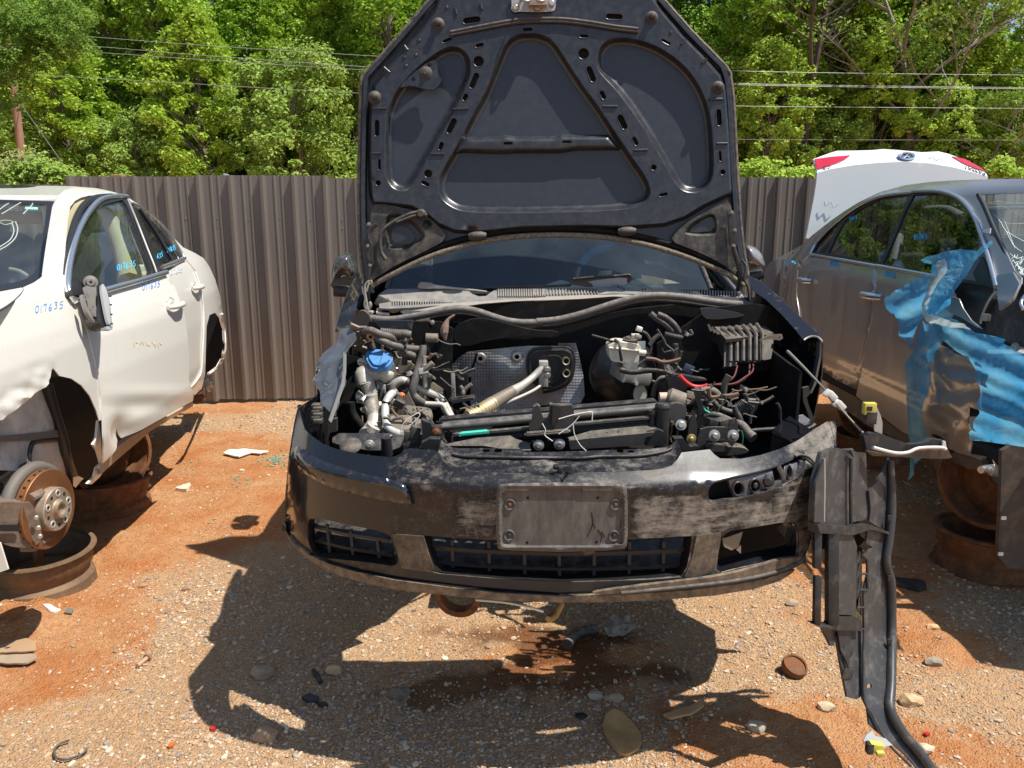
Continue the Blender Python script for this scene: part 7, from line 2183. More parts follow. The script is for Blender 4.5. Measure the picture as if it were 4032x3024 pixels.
lift('tan_card', q('W1', (150, 720), (265, 712), (262, 745), (148, 760)), lambda px, py: w_screen(px, py) + Vector((0, .25, 0)), M('tan_card', (.62, .55, .3), .6), wcar, step=12, th=.003)
m_faintchalk = M('faint_chalk', (.42, .47, .45), .7)
for pts in (((0, 300), (60, 255), (90, 240)), ((20, 340), (120, 280), (200, 232)), ((220, 340), (300, 260), (310, 240)), ((0, 420), (60, 440), (130, 415), (60, 400), (0, 410)), ((120, 430), (135, 500), (100, 580), (0, 650)), ((150, 410), (170, 480), (150, 560), (80, 630), (0, 675))):
    tube('chalk_mark', [w_screen(*p) + Vector((0, -.004, .001)) for p in q('W1', *pts)], .0022, m_faintchalk, wsw, sides=5)
scrawl('marker_number', '017635', q1('W1', 325, 1262), q1('W1', 600, 1205), 27, white_surf(.001), m_mark, wcar, .0014)
scrawl('marker_number', '017635', q1('K5', 930, 818), q1('K5', 1050, 786), 24, white_surf(.002, ajar), m_mark, wcar, .0014)
scrawl('marker_number', '017635', q1('K5', 765, 690), q1('K5', 890, 658), 25, white_surf(-.003, ajar), m_markc, wcar, .0016)
scrawl('marker_number', '017635', q1('K5', 1115, 716), q1('K5', 1192, 692), 16, white_surf(-.001), M('pale_marker', (.42, .50, .60), .6), wcar, .0016)
scrawl('marker_number', '635', q1('K5', 1026, 612), q1('K5', 1066, 596), 20, white_surf(-.008), m_markc, wcar, .0016)
scrawl('marker_number', '017635', q1('K5', 1092, 572), q1('K5', 1148, 548), 18, white_surf(-.008), m_markc, wcar, .0016)
for k in range(16):
    a = (q1('K5', 860 + k * 13, 1150 + (k * 37 % 23)))
    tube('scuff', [white_surf(.0004, ajar)(a[0], a[1]), white_surf(.0004, ajar)(a[0] + (k % 3) * 4, a[1] + 8 + (k * 7 % 14))], .0018, M('tan_scuff', (.60, .48, .28), .8), fd_, sub=1, sides=4)
MO = white_surf(.08, ajar)
MO2 = white_surf(.06, ajar)
mir = lift('broken_mirror', chaikin(q('W1', (905, 985), (955, 980), (985, 1010), (1012, 1090), (1030, 1200), (1040, 1310), (1042, 1400), (1000, 1405), (950, 1385), (915, 1340), (905, 1260), (915, 1150)), 1), MO, m_blk, wcar, step=10, th=.05)
lift('mirror_shell', chaikin(q('W1', (950, 985), (975, 1000), (1008, 1080), (1026, 1200), (1036, 1320), (1034, 1372), (1012, 1362), (990, 1280), (965, 1150), (945, 1040)), 1), white_surf(.095, ajar), M('shell_grey', (.36, .36, .355), .5), mir, step=10, th=.01)
lift('mirror_tip', q('W1', (985, 1392), (1040, 1370), (1055, 1378), (1050, 1416), (995, 1416)), white_surf(.09, ajar), MATS['shell_grey'], mir, step=10, th=.02)
lift('mirror_foot', chaikin(q('W1', (670, 1000), (685, 950), (730, 940), (780, 985), (800, 1060), (770, 1090), (690, 1100), (668, 1060)), 1), white_surf(.03, ajar), m_blk, mir, step=10, th=.04)
m_arm = M('mirror_arm_grey', (.22, .205, .185), .55, .2, dust=DUST, damt=.3)
lathe('mirror_motor', [(.006, .02), (.014, .02), (.018, .012), (.026, .01), (.026, -.02)], MO2(*q1('W1', 845, 975)), (.5, -.85, .1), m_arm, mir, seg=18)
lift('mirror_frame', chaikin(q('W1', (800, 1000), (850, 1020), (910, 1020), (935, 1060), (895, 1090), (890, 1180), (905, 1230), (905, 1300), (880, 1290), (860, 1200), (840, 1110), (815, 1060)), 1), white_surf(.075, ajar), m_arm, mir, step=9, th=.015, holes=[q('W1', (862, 1200), (875, 1200), (878, 1228), (866, 1230))])
lift('mirror_curve', chaikin(q('W1', (765, 1080), (790, 1110), (810, 1190), (850, 1280), (905, 1345), (985, 1390), (980, 1402), (900, 1370), (830, 1290), (790, 1200)), 1), white_surf(.065, ajar), m_arm, mir, step=9, th=.012)
tube('mirror_spring', [MO2(*p) for p in q('W1', (895, 1060), (905, 1150), (900, 1240), (908, 1320))], .006, m_steel, mir)
for y in (1105, 1185, 1275, 1362):
    box('mirror_pin', white_surf(.095, ajar)(*q1('W1', 1022 + (y - 1105) * .05, y)), (.014, .006, .006), m_blk, mir, bev=.001)
DC = PY(192, 2003, 2.56)
DN = Vector((.9976, -.07, 0)).normalized()
disc = lathe('brake_disc', [(.075, .004), (.138, .004), (.140, .002), (.140, -.006), (.136, -.007), (.136, -.016), (.140, -.017), (.140, -.026), (.138, -.028), (.07, -.028)], DC, DN, m_disc, wcar, seg=56)
hubm = M('hub_grey', (.42, .35, .27), .55, .5, col2=(.30, .20, .12), scale=14, dust=DUST, damt=.3)
hub = lathe('hub', [(0, .038), (.020, .038), (.021, .050), (.030, .052), (.032, .040), (.036, .036), (.074, .036), (.077, .033), (.078, .004), (.075, .0)], DC, DN, hubm, disc, seg=40)
FN = frame_from(DN)
for k in range(10):
    a = k * math.pi / 5 + .2
    p = DC + FN @ Vector((.057 * math.cos(a), .057 * math.sin(a), .0365))
    big = k % 2 == 0
    lathe('hub_hole', [(0, .0004), (.0055 if not big else .007, .0006), (.007 if not big else .010, .0)], p, DN, m_black_in, hub, seg=12)
    if big:
        lathe('hub_boss', [(.007, .0002), (.008, .002), (.013, .0015), (.014, 0)], p, DN, m_alu, hub, seg=14)
for k in range(28):
    a = k * 2 * math.pi / 28
    p = DC + FN @ Vector((.1385 * math.cos(a), .1385 * math.sin(a), -.0115))
    box('vent', p, (.004, .004, .010), m_black_in, disc, rot=FN, bev=0)
m_cal = M('caliper_iron', (.16, .115, .085), .7, .3, dust=(.33, .25, .18), damt=.5, dscale=14, bump=.15, bscale=50)
calp = lift('brake_caliper', chaikin(q('K6', (-120, 960), (0, 945), (140, 948), (185, 950), (205, 985), (240, 1060), (248, 1120), (245, 1170), (215, 1205), (170, 1215), (90, 1215), (20, 1195), (-60, 1150), (-120, 1100)), 1), lambda px, py: PY(px, py, 2.44 + .0006 * (px - 100)), m_cal, wcar, step=12, th=.09)
lift('caliper_slot', q('K6', (-20, 1082), (100, 1080), (118, 1095), (110, 1120), (-20, 1118)), lambda px, py: PY(px, py, 2.425 + .0006 * (px - 100)), m_black_in, calp, step=12, th=.004)
lift('caliper_carrier', chaikin(q('K6', (45, 895), (150, 885), (205, 912), (212, 940), (150, 938), (50, 932)), 1), lambda px, py: PY(px, py, 2.47), m_cal, calp, step=12, th=.06)
lift('caliper_foot', q('K6', (115, 1212), (215, 1205), (245, 1150), (262, 1190), (240, 1225), (200, 1240), (120, 1242)), lambda px, py: PY(px, py, 2.50), m_cal, calp, step=12, th=.05)
for (x, y) in ((215, 1040), (228, 1100), (238, 1150)):
    lathe('caliper_pin', [(0, .004), (.006, .004), (.009, 0)], PY(*q1('K6', x, y), 2.45), (.5, -.85, 0), m_steel, calp, seg=10)
tube('backing_plate', [DC + FN @ Vector((.145 * math.cos(a), .145 * math.sin(a), -.05)) for a in [R(t) for t in range(20, 200, 12)]], .022, M('backing_grey', (.16, .14, .12), .7, .3), wcar, sides=8)
tube('brake_line', [PY(*q1('K6', x, y), 2.6) for x, y in ((-40, 830), (30, 800), (80, 765), (140, 735), (175, 715))], .012, m_plastd, wcar)
box('brake_line_bracket', PY(*q1('K6', 62, 850), 2.56), (.03, .03, .05), m_plastd, wcar)
for k in range(3):
    corrugated('brake_loom', [PY(*q1('K6', 70 + k * 14, 830 - k * 10), 2.57), PY(*q1('K6', 95 + k * 14, 770 - k * 8), 2.6)], .010, m_plastd, wcar, n=5)
tube('drive_shaft', [DC - DN * .05, DC - DN * .6 + Vector((0, .05, .03))], .022, m_rust, wcar, sub=1)
lift('hanging_trim', q('K6', (-60, 1160), (0, 1190), (48, 1345), (0, 1362), (-60, 1372)), atY(2.35), m_white, wcar, step=12, th=.006)
RH = white_surf(-.06)(*q1('W2', 735, 1420))
rh = lathe('rear_hub', [(0, .04), (.025, .04), (.03, .02), (.06, .018), (.062, 0), (.03, -.02), (.03, -.1)], RH, (1, .1, 0), m_steel, wcar, seg=24)
tube('rear_axle_arm', [RH - Vector((.05, 0, 0)), RH + Vector((-.12, -.05, -.06)), RH + Vector((-.3, .0, -.02))], .03, m_rust, wcar)
lift('rear_bracket', q('W2', (640, 1490), (700, 1480), (720, 1500), (700, 1530), (650, 1540)), lambda px, py: RH + (PY(px, py, RH.y) - RH) + Vector((0, -.05, 0)), m_rust, wcar, step=12, th=.03)
# ================================================================== WHEEL STANDS
m_rim = M('olive_rusty_rim', (.19, .125, .07), .7, .3, col2=(.12, .075, .045), scale=7, dust=(.40, .22, .10), damt=.42, dscale=6, bump=.15, bscale=60)
RP = [(.196, .190), (.212, .188), (.215, .182), (.210, .177), (.199, .172), (.196, .150), (.194, .115), (.180, .100), (.178, .078), (.196, .062), (.200, .030), (.202, .018), (.214, .014), (.217, .007), (.212, .001), (.200, 0)]
RPI = [(r - .006 if i not in (0, len(RP) - 1) else r - .003, z) for i, (r, z) in enumerate(RP)][::-1]
def rim(name, c, axis, mat, parent, s=1.0, web=True):
    prof = [(r * s, z * s) for r, z in RP + RPI] + [(RP[0][0] * s, RP[0][1] * s)]
    o = lathe(name, prof, c, axis, mat, parent, seg=48, sharp=40)
    if web:
        lathe('web', [(.172 * s, .075 * s), (.15 * s, .09 * s), (.10 * s, .10 * s), (.07 * s, .085 * s), (.035 * s, .085 * s), (.033 * s, .08 * s), (.07 * s, .08 * s), (.10 * s, .094 * s), (.15 * s, .084 * s), (.172 * s, .07 * s)], c, axis, mat, o, seg=32)
    return o
def stand(label, cx, cy, up_axis, s=1.0, zup=.40, mat=None, mat2=None):
    t = thing('wheel_stand', label, 'stand', (cx, cy, 0), 'rusty wheel stands under the cars')
    rim('base_rim', Vector((cx, cy, -.01)), (0, .02, 1), mat or m_rim, t, s)
    ax = Vector(up_axis).normalized()
    rim('upright_rim', Vector((cx, cy, zup)) - ax * .095 * s, ax, mat2 or m_rust, t, s * .98)
    return t
t = thing('steel_rim', 'olive brown rusty steel rim lying flat below the brake disc', 'rim', (-2.03, 3.08, 0))
rim('barrel', Vector((-2.03, 3.08, -.015)), (.02, -.03, 1), m_rim, t, 1.03)
box('prop_plate', (-1.99, 3.02, .2), (.02, .05, .32), m_rust, t, rot=(.2, .25, 0))
stand('dark rusty wheel stand under the middle of the white sedan', -2.20, 3.98, (.8, -.5, 0), 1.05, .32, m_rust)
stand('rusty wheel stand under the front of the grey sedan', 2.16, 3.27, (-.85, -.45, .05), 1.05, .43, m_rust)
stand('dark rusty wheel stand under the rear of the grey sedan', 2.35, 4.9, (-.85, -.3, 0), 1.0, .36, m_rust)
stand('wheel stand in the dark below the black hatchback', .55, 4.0, (-.3, -.9, 0), 1.0, .42, m_rust)
# ================================================================== GREY SEDAN
m_grey = M('grey_metallic_paint', (.46, .425, .39), .28, .5, coat=.9, dust=(.30, .25, .2), damt=.06, dscale=5, spec=.5)
gcar = thing('grey_sedan', 'grey metallic sedan wreck with torn front door and blue plastic', 'car', (2.7, 4.4, 0))
def Xg(Y):
    return 1.95 + .03 * (Y - 4.0)
def gprof(Z):
    return lin(Z, [(.40, .09), (.55, .05), (.66, .022), (.70, .02), (.73, .008), (.95, .0), (1.15, .004), (1.228, .012), (1.236, .014), (1.26, .03), (1.31, .055), (1.68, .235), (1.72, .27), (1.76, .36), (1.785, .48), (1.805, .75), (1.83, 1.5)])
def grey_surf(off=0.0, extra=None):
    def f(px, py):
        dx, dy, dz = ray(px, py)
        prev = 1.2
        Y = 1.2
        while Y < 8.0:
            k = Y / dy
            tail = max(0.0, Y - 5.3)
            L = dx * k - Xg(Y) - (gprof(CAM_H + dz * k) + .22 * tail * tail - off)
            if L > 0:
                lo, hi = prev, Y
                for _ in range(16):
                    md = (lo + hi) / 2
                    k = md / dy
                    tail = max(0.0, md - 5.3)
                    if dx * k - Xg(md) - (gprof(CAM_H + dz * k) + .22 * tail * tail - off) > 0:
                        hi = md
                    else:
                        lo = md
                p = PY(px, py, hi)
                return extra(p, px, py) if extra else p
            prev = Y
            Y += .08
        return PY(px, py, 6.3)
    return f
GS = grey_surf()
qp = q('K7', (150, 960), (165, 860), (200, 805), (262, 770), (330, 735), (400, 690), (452, 640), (472, 690), (442, 750), (368, 792), (358, 900), (356, 1000), (385, 1200), (470, 1330), (470, 1520), (380, 1560), (250, 1540), (170, 1400), (140, 1150))
lift('quarter_panel', qp, GS, m_grey, gcar, step=16, th=.006)
rd = q('K7', (371, 794), (442, 756), (600, 785), (830, 826), (822, 950), (798, 1150), (758, 1350), (712, 1560), (600, 1505), (474, 1430), (474, 1325), (390, 1195), (360, 1000), (362, 900))
def ripple(p, px, py):
    return p + Vector((.004 * mnoise.noise(Vector((p.y * 5, p.z * 3, 1))), 0, 0))
rdo = lift('rear_door', rd, grey_surf(0, ripple), m_grey, gcar, step=16, th=.006, sharp=0)
fdp = (q('K7', (836, 828), (980, 852), (1130, 880), (1262, 905), (1300, 1000), (1280, 1120)) + q('KP', (660, 760), (760, 820), (880, 895), (886, 940), (905, 1060), (922, 1190), (842, 1160), (838, 1300), (836, 1478), (700, 1440), (420, 1330), (250, 1200), (118, 1092)) + q('K7', (764, 1350), (803, 1150), (827, 950)))
def dented(p, px, py):
    k = 0.0
    w = max(0.0, min(1.0, (px - 3560) / 90)) * max(0.0, min(1.0, (py - 1330) / 60))
    if w > 0:
        n = abs(mnoise.noise(Vector((px * .006, py * .005, 2)))) + .5 * abs(mnoise.noise(Vector((px * .012, py * .010, 7))))
        k = w * .06 * n
    return p + Vector((k + .003 * mnoise.noise(Vector((p.y * 5, p.z * 3, 1))), 0, 0))
fdo = lift('front_door', fdp, grey_surf(0, dented), m_grey, gcar, step=13, th=.006, sharp=25)
lift('sill', q('KP', (-60, 1000), (118, 1100), (250, 1210), (420, 1340), (700, 1450), (838, 1490), (940, 1530), (935, 1570), (860, 1575), (800, 1545), (600, 1480), (440, 1400), (200, 1290), (0, 1150), (-60, 1100)), grey_surf(-.02), M('sill_grey', (.11, .105, .10), .35, .3, dust=(.35, .22, .12), damt=.35), gcar, step=18, th=.03)
handle(q1('K7', 375, 905), q1('K7', 460, 918), GS, rdo, m_chrome, .02)
handle(q1('K7', 755, 992), q1('K7', 878, 1014), GS, fdo, m_chrome, .02)
lift('fuel_flap', chaikin(q('K7', (318, 815), (345, 795), (368, 798), (360, 860), (330, 880), (315, 850)), 1), grey_surf(.002), m_grey, gcar, step=10, th=.002)
rf = q('K7', (452, 640), (560, 556), (640, 500), (720, 450), (850, 386), (1000, 346), (1150, 326), (1300, 316), (1500, 310), (1707, 308), (1850, 310), (1850, 388), (1707, 390), (1440, 402), (1480, 480), (1540, 620), (1600, 740), (1650, 850), (1692, 892), (1690, 930), (1640, 870), (1552, 880), (1545, 960), (1505, 800), (1455, 640), (1402, 515), (1322, 425), (1200, 384), (1040, 386), (850, 415), (700, 486), (560, 595), (472, 695))
lift('roof_side', rf, GS, m_grey, gcar, step=15, th=.006)
gA = q('K7', (458, 742), (480, 695), (560, 602), (622, 548), (575, 640), (528, 748))
gB = q('K7', (545, 748), (590, 650), (640, 560), (720, 496), (850, 425), (1030, 395), (985, 500), (930, 640), (850, 806), (700, 778))
gC = q('K7', (1052, 402), (1200, 398), (1312, 438), (1390, 528), (1442, 650), (1490, 800), (1530, 935), (1300, 893), (1100, 860), (868, 812), (945, 640), (1000, 500))
grd = glass_mat('grey_car_glass', (.13, .15, .16), .95)
for g in (gA, gB, gC):
    lift('side_glass', g, grey_surf(-.012), grd, gcar, step=30, th=0, sharp=0)
lift('window_frame', q('K7', (440, 752), (472, 690), (560, 592), (700, 482), (850, 412), (1040, 384), (1200, 382), (1322, 422), (1402, 512), (1455, 636), (1505, 800), (1545, 955), (1300, 912), (1100, 880), (830, 828), (640, 792)), grey_surf(-.004), m_blk, gcar, holes=[gA, gB, gC], step=14, th=.012)
strip('chrome_trim', q('K7', (440, 752), (475, 688), (560, 594), (700, 484), (850, 414), (1038, 388)), grey_surf(.006), .010, m_chrome, gcar)
strip('chrome_trim', q('K7', (1042, 382), (1200, 382), (1318, 422), (1400, 512), (1452, 636), (1500, 790), (1542, 950)), grey_surf(.006), .011, m_chrome, gcar)
strip('chrome_trim', q('K7', (440, 756), (640, 792), (828, 826)), grey_surf(.006), .010, m_chrome, gcar)
strip('chrome_trim', q('K7', (832, 824), (980, 850), (1130, 878), (1300, 908)), grey_surf(.006), .010, m_chrome, gcar)
def g_ws(px, py):
    return PY(px, py, 3.08 + (1090 - py) * .0017)
gws = lift('windscreen', q('K7', (1455, 405), (1707, 394), (1950, 390), (1990, 900), (1705, 895), (1660, 850), (1612, 740), (1552, 620), (1492, 480)), g_ws, glass_mat('cracked_screen', (.62, .72, .68), .95, 0, (.5, .58, .52), .08), gcar, step=40, th=0, sharp=0)
strip('windscreen_trim', q('K7', (1440, 402), (1480, 480), (1540, 620), (1600, 740), (1650, 850), (1694, 894)), lambda x, y: g_ws(x, y) + Vector((-.01, -.01, 0)), .010, m_blk, gcar)
m_crack = M('glass_crack', (.75, .85, .80), .4)
for pts in (((1510, 450), (1600, 480), (1660, 520), (1750, 560)), ((1530, 520), (1570, 570), (1600, 620), (1707, 680)), ((1600, 620), (1640, 700), (1690, 740)), ((1560, 560), (1640, 575), (1707, 570)), ((1640, 790), (1670, 830), (1707, 850)), ((1500, 450), (1560, 440), (1650, 455)), ((1620, 750), (1660, 780), (1700, 770)), ((1660, 800), (1690, 860), (1707, 870)), ((1560, 540), (1590, 560), (1620, 640), (1650, 720))):
    tube('crack', [g_ws(*p) + Vector((0, -.003, 0)) for p in q('K7', *pts)], .0010, m_crack, gws, sides=4, sub=2)
for k in range(40):
    rr = random.Random(k)
    a = q1('K7', 1650 + rr.uniform(-15, 60), 800 + rr.uniform(-40, 90))
    b = (a[0] + rr.uniform(-16, 16), a[1] + rr.uniform(-16, 16))
    tube('crack', [g_ws(*a) + Vector((0, -.003, 0)), g_ws(*b) + Vector((0, -.003, 0))], .0009, m_crack, gws, sides=4, sub=1)
lift('sticker', q('K7', (1470, 610), (1520, 600), (1515, 632), (1475, 625)), lambda x, y: GS(x, y) + Vector((-.02, -.02, 0)), m_whiteplastic, gcar, step=12, th=.002)
for p in ((2.55, 3.95, .73), (3.2, 3.95, .73)):
    seat(gcar, p, 0, m_wseat, .52)
box('rear_bench', (2.85, 4.9, 1.05), (1.2, .2, .6), m_wseat, gcar, rot=(R(-12), 0, 0), bev=.06, seg=3)
tube('grab_bar', [grey_surf(-.15)(*q1('K7', 1130, 500)), grey_surf(-.15)(*q1('K7', 1250, 500)), grey_surf(-.15)(*q1('K7', 1340, 545))], .03, MATS['grey_trim'], gcar)
lift('white_card', q('K7', (625, 688), (712, 694), (715, 718), (618, 715)), grey_surf(-.03), M('card', (.7, .7, .6), .6), gcar, step=12, th=.003)
lift('shelf_tray', q('K7', (1360, 875), (1480, 880), (1478, 893), (1380, 888)), grey_surf(-.05), MATS['grey_trim'], gcar, step=12, th=.02)
tube('rear_pillar_trim', [grey_surf(-.12)(*q1('K7', x, y)) for x, y in ((930, 800), (945, 740), (960, 650))], .03, MATS['grey_trim'], gcar)
for a, b, h, off, mt in (((1055, 670), (1135, 660), 22, -.006, 'cyan_marker'), ((670, 555), (720, 545), 16, -.006, 'cyan_marker'), ((880, 880), (945, 892), 18, .003, 'cyan_marker'), ((555, 818), (605, 828), 18, .003, 'cyan_marker'), ((325, 806), (350, 810), 10, .003, 'cyan_marker')):
    scrawl('marker_number', '017165' if h > 17 else '0165', q1('K7', *a), q1('K7', *b), h, grey_surf(off), MATS[mt], gcar, .0022)
box('far_side', (3.68, 4.3, 1.0), (.06, 3.8, .9), m_grey, gcar, bev=.02)
box('floor_pan', (2.8, 4.4, .56), (1.55, 3.6, .06), m_black_in, gcar, bev=.01)
box('roof_shell', (2.95, 4.3, 1.62), (.9, .9, .03), m_grey, gcar, bev=.01)
box('tail', (2.85, 6.2, 1.0), (1.4, .08, .5), m_grey, gcar, bev=.03)
box('front_structure', (2.98, 2.75, .92), (1.5, .95, .62), m_black_in, gcar, bev=.03)
lift('inner_door', q('KP', (760, 340), (1010, 385), (1020, 430), (930, 610), (940, 660), (800, 600), (720, 480), (690, 420)), grey_surf(-.06), M('inner_door_black', (.03, .034, .038), .35, dust=DUST, damt=.1), gcar, step=18, th=.02)
tube('inner_door_edge', [grey_surf(-.05)(*p) for p in q('KP', (1035, 400), (985, 470), (945, 560), (930, 620))], .006, m_steel, gcar)
lift('bent_panel', q('KP', (670, 420), (790, 458), (815, 520), (870, 600), (940, 655), (900, 640), (800, 580), (720, 545)), grey_surf(.05), M('bare_panel', (.42, .42, .42), .35, .6), gcar, step=12, th=.004)
lift('bent_panel', q('KP', (672, 425), (740, 445), (800, 560), (740, 560), (690, 500)), grey_surf(.045), m_grey, gcar, step=12, th=.004)
lift('a_pillar_base', q('K7', (1545, 880), (1640, 860), (1680, 930), (1640, 1020), (1600, 1060), (1560, 1090), (1545, 960)), grey_surf(.01), m_grey, gcar, step=14, th=.01)
lift('hinge_pillar', q('K7', (1540, 960), (1560, 1080), (1620, 1050), (1760, 1060), (1760, 1330), (1500, 1240), (1460, 1160)), grey_surf(-.08), M('pillar_black', (.04, .04, .042), .6, dust=(.2, .18, .15), damt=.45, dscale=9), gcar, step=18, th=.02)
box('door_hinge', grey_surf(-.03)(*q1('KP', 965, 580)), (.022, .03, .03), m_steel, gcar, rot=(0, 0, .3))
tube('bright_ring', [grey_surf(0)(*p) for p in q('KP', (1230, 430), (1205, 460), (1195, 495), (1210, 525))], .007, m_chrome, gcar)
bolt('pillar_bolt', grey_surf(-.06)(*q1('KP', 1155, 775)), (-1, -.4, 0), .012, m_steel, gcar)
lift('air_duct', chaikin(q('K7', (1670, 960), (1707, 930), (1800, 940), (1800, 1100), (1690, 1085), (1668, 1030)), 1), grey_surf(-.03), m_plast, gcar, step=14, th=.03)
lift('under_front', q('K8', (1000, 270), (1060, 330), (1140, 300), (1300, 270), (1300, 420), (1100, 400), (1040, 350)), grey_surf(-.12), m_black_in, gcar, step=20, th=.02)
lift('hanging_flap', q('K8', (1138, 300), (1180, 276), (1300, 282), (1300, 820), (1160, 800), (1125, 755), (1122, 700), (1132, 520)), lambda px, py: PY(px, py, 2.78), M('mud_flap', (.05, .045, .042), .6, dust=(.24, .15, .09), damt=.35, dscale=6), gcar, step=24, th=.02)
for c in ((1145, 587), (1132, 741)):
    box('flap_clip', PY(*q1('K8', *c), 2.765), (.018, .006, .014), m_whiteplastic, gcar, bev=.001)
lathe('bright_stub', [(0, .05), (.014, .05), (.018, .03), (.018, -.04)], PY(*q1('K8', 1080, 378), 2.9), (-1, -.5, .1), m_chrome, gcar, seg=16)
box('stub_bracket', PY(*q1('K8', 1120, 395), 2.88), (.06, .03, .04), m_steel, gcar, rot=(0, .4, 0))
lift('stub_tab', q('K8', (1100, 338), (1125, 370), (1135, 400), (1115, 385)), atY(2.85), m_steel, gcar, step=8, th=.006)
lift('pinch_weld', q('K8', (930, 300), (1050, 330), (1048, 375), (1020, 360), (950, 320)), grey_surf(-.03), M('tan_weld', (.32, .26, .17), .7), gcar, step=12, th=.03)
lift('mirror_base', q('KP', (880, 290), (940, 180), (985, 300), (1030, 400), (900, 350)), grey_surf(-.005), m_blk, gcar, step=14, th=.02)
# ================================================================== BLUE PLASTIC
def plastic_mat():
    m = bpy.data.materials.new('blue_plastic_film')
    m.use_nodes = True
    N, L = m.node_tree.nodes, m.node_tree.links
    b = N['Principled BSDF']
    b.inputs['Roughness'].default_value = .16
    tc = N.new('ShaderNodeTexCoord')
    nz = N.new('ShaderNodeTexNoise'); nz.inputs['Scale'].default_value = 6; nz.inputs['Detail'].default_value = 6
    L.new(tc.outputs['Object'], nz.inputs['Vector'])
    cr = N.new('ShaderNodeValToRGB')
    cr.color_ramp.elements[0].color = (.05, .43, .86, 1); cr.color_ramp.elements[0].position = .35
    cr.color_ramp.elements[1].color = (.26, .70, .94, 1); cr.color_ramp.elements[1].position = .7
    L.new(nz.outputs[0], cr.inputs[0]); L.new(cr.outputs[0], b.inputs['Base Color'])
    vo = N.new('ShaderNodeTexVoronoi'); vo.inputs['Scale'].default_value = 26; vo.feature = 'DISTANCE_TO_EDGE'
    ns = N.new('ShaderNodeTexNoise'); ns.inputs['Scale'].default_value = 14; ns.inputs['Detail'].default_value = 5
    L.new(tc.outputs['Object'], ns.inputs['Vector'])
    ad = N.new('ShaderNodeMix'); ad.data_type = 'RGBA'; ad.inputs[0].default_value = .12
    L.new(tc.outputs['Object'], ad.inputs[6]); L.new(ns.outputs['Color'], ad.inputs[7])
    L.new(ad.outputs[2], vo.inputs['Vector'])
    bp = N.new('ShaderNodeBump'); bp.inputs['Strength'].default_value = .55; bp.inputs['Distance'].default_value = .012
    L.new(vo.outputs['Distance'], bp.inputs['Height']); L.new(bp.outputs[0], b.inputs['Normal'])
    tl = N.new('ShaderNodeBsdfTranslucent'); L.new(cr.outputs[0], tl.inputs[0])
    tp = N.new('ShaderNodeBsdfTransparent'); tp.inputs[0].default_value = (.6, .86, 1.0, 1)
    m1 = N.new('ShaderNodeMixShader'); m1.inputs[0].default_value = .45
    L.new(b.outputs[0], m1.inputs[1]); L.new(tl.outputs[0], m1.inputs[2])
    m2 = N.new('ShaderNodeMixShader'); m2.inputs[0].default_value = .28
    L.new(m1.outputs[0], m2.inputs[1]); L.new(tp.outputs[0], m2.inputs[2])
    L.new(m2.outputs[0], N['Material Output'].inputs[0])
    return m
m_film = plastic_mat()
film = thing('blue_plastic_sheet', 'torn blue plastic film knotted and draped over the grey sedan door', 'plastic sheet', (1.9, 3.4, 0))
def folds(ang, f1, amp, seed):
    ca, sa = math.cos(R(ang)), math.sin(R(ang))
    def g(p, px, py):
        u = (px - 3600) * -sa + (py - 1500) * ca
        w = (px - 3600) * ca + (py - 1500) * sa
        k = math.sin(u * f1 + 6 * mnoise.noise(Vector((w * .0022, u * .004, seed)))) + .6 * math.sin(u * f1 * 2.3 + 2 + 2 * mnoise.noise(Vector((w * .003, u * .006, seed + 3))))
        k += .8 * mnoise.noise(Vector((px * .012, py * .012, seed))) + .5 * abs(mnoise.noise(Vector((px * .03, py * .03, seed))))
        return p + Vector((amp * k, .4 * amp * k, 0))
    return g
lift('sweep', q('KP', (560, 500), (585, 600), (690, 668), (715, 735), (790, 800), (870, 850), (888, 930), (900, 1040), (935, 1195), (890, 1250), (885, 1290), (832, 1335), (850, 1382), (1000, 1405), (1214, 1428), (1520, 1450), (1520, 850), (1214, 815), (1150, 790), (1080, 750), (1075, 725), (1020, 705), (900, 680), (870, 655), (780, 600), (650, 560), (610, 430)), grey_surf(.09, folds(28, .034, .013, 1)), m_film, film, step=9, th=0, sharp=0)
lift('fan', q('KP', (610, 290), (500, 340), (420, 375), (360, 410), (290, 465), (320, 520), (348, 552), (372, 556), (372, 600), (398, 640), (412, 700), (440, 745), (462, 792), (500, 700), (555, 590), (570, 500), (600, 410)), grey_surf(.10, folds(-38, .04, .013, 4)), m_film, film, step=8, th=0, sharp=0)
lift('knot', q('KP', (548, 205), (580, 180), (640, 165), (720, 150), (800, 133), (880, 150), (960, 110), (1002, 74), (1006, 100), (950, 160), (880, 225), (840, 300), (790, 360), (730, 430), (700, 500), (640, 560), (560, 530), (560, 470), (600, 410), (625, 330), (605, 260), (600, 240), (560, 225)), grey_surf(.14, folds(-55, .05, .014, 7)), m_film, film, step=8, th=0, sharp=0)
lift('tail_strip', q('KP', (560, 600), (510, 700), (462, 850), (436, 880), (430, 1000), (428, 1150), (442, 1220), (470, 1290), (482, 1390), (466, 1480), (455, 1650), (500, 1560), (545, 1490), (578, 1380), (560, 1310), (545, 1220), (562, 1120), (598, 1010), (606, 900), (625, 800), (645, 765), (700, 720), (640, 640)), grey_surf(.07, folds(85, .06, .010, 9)), m_film, film, step=8, th=0, sharp=0)
lift('pale_twist', q('KP', (655, 215), (700, 195), (720, 220), (700, 290), (660, 350), (625, 420), (600, 480), (575, 520), (590, 560), (640, 580), (720, 600), (800, 620), (870, 660), (800, 650), (700, 640), (600, 620), (560, 560), (560, 480), (600, 410), (630, 330)), grey_surf(.155, folds(-60, .06, .010, 12)), M('pale_film', (.62, .72, .70), .35, trans=.4), film, step=8, th=0, sharp=0)
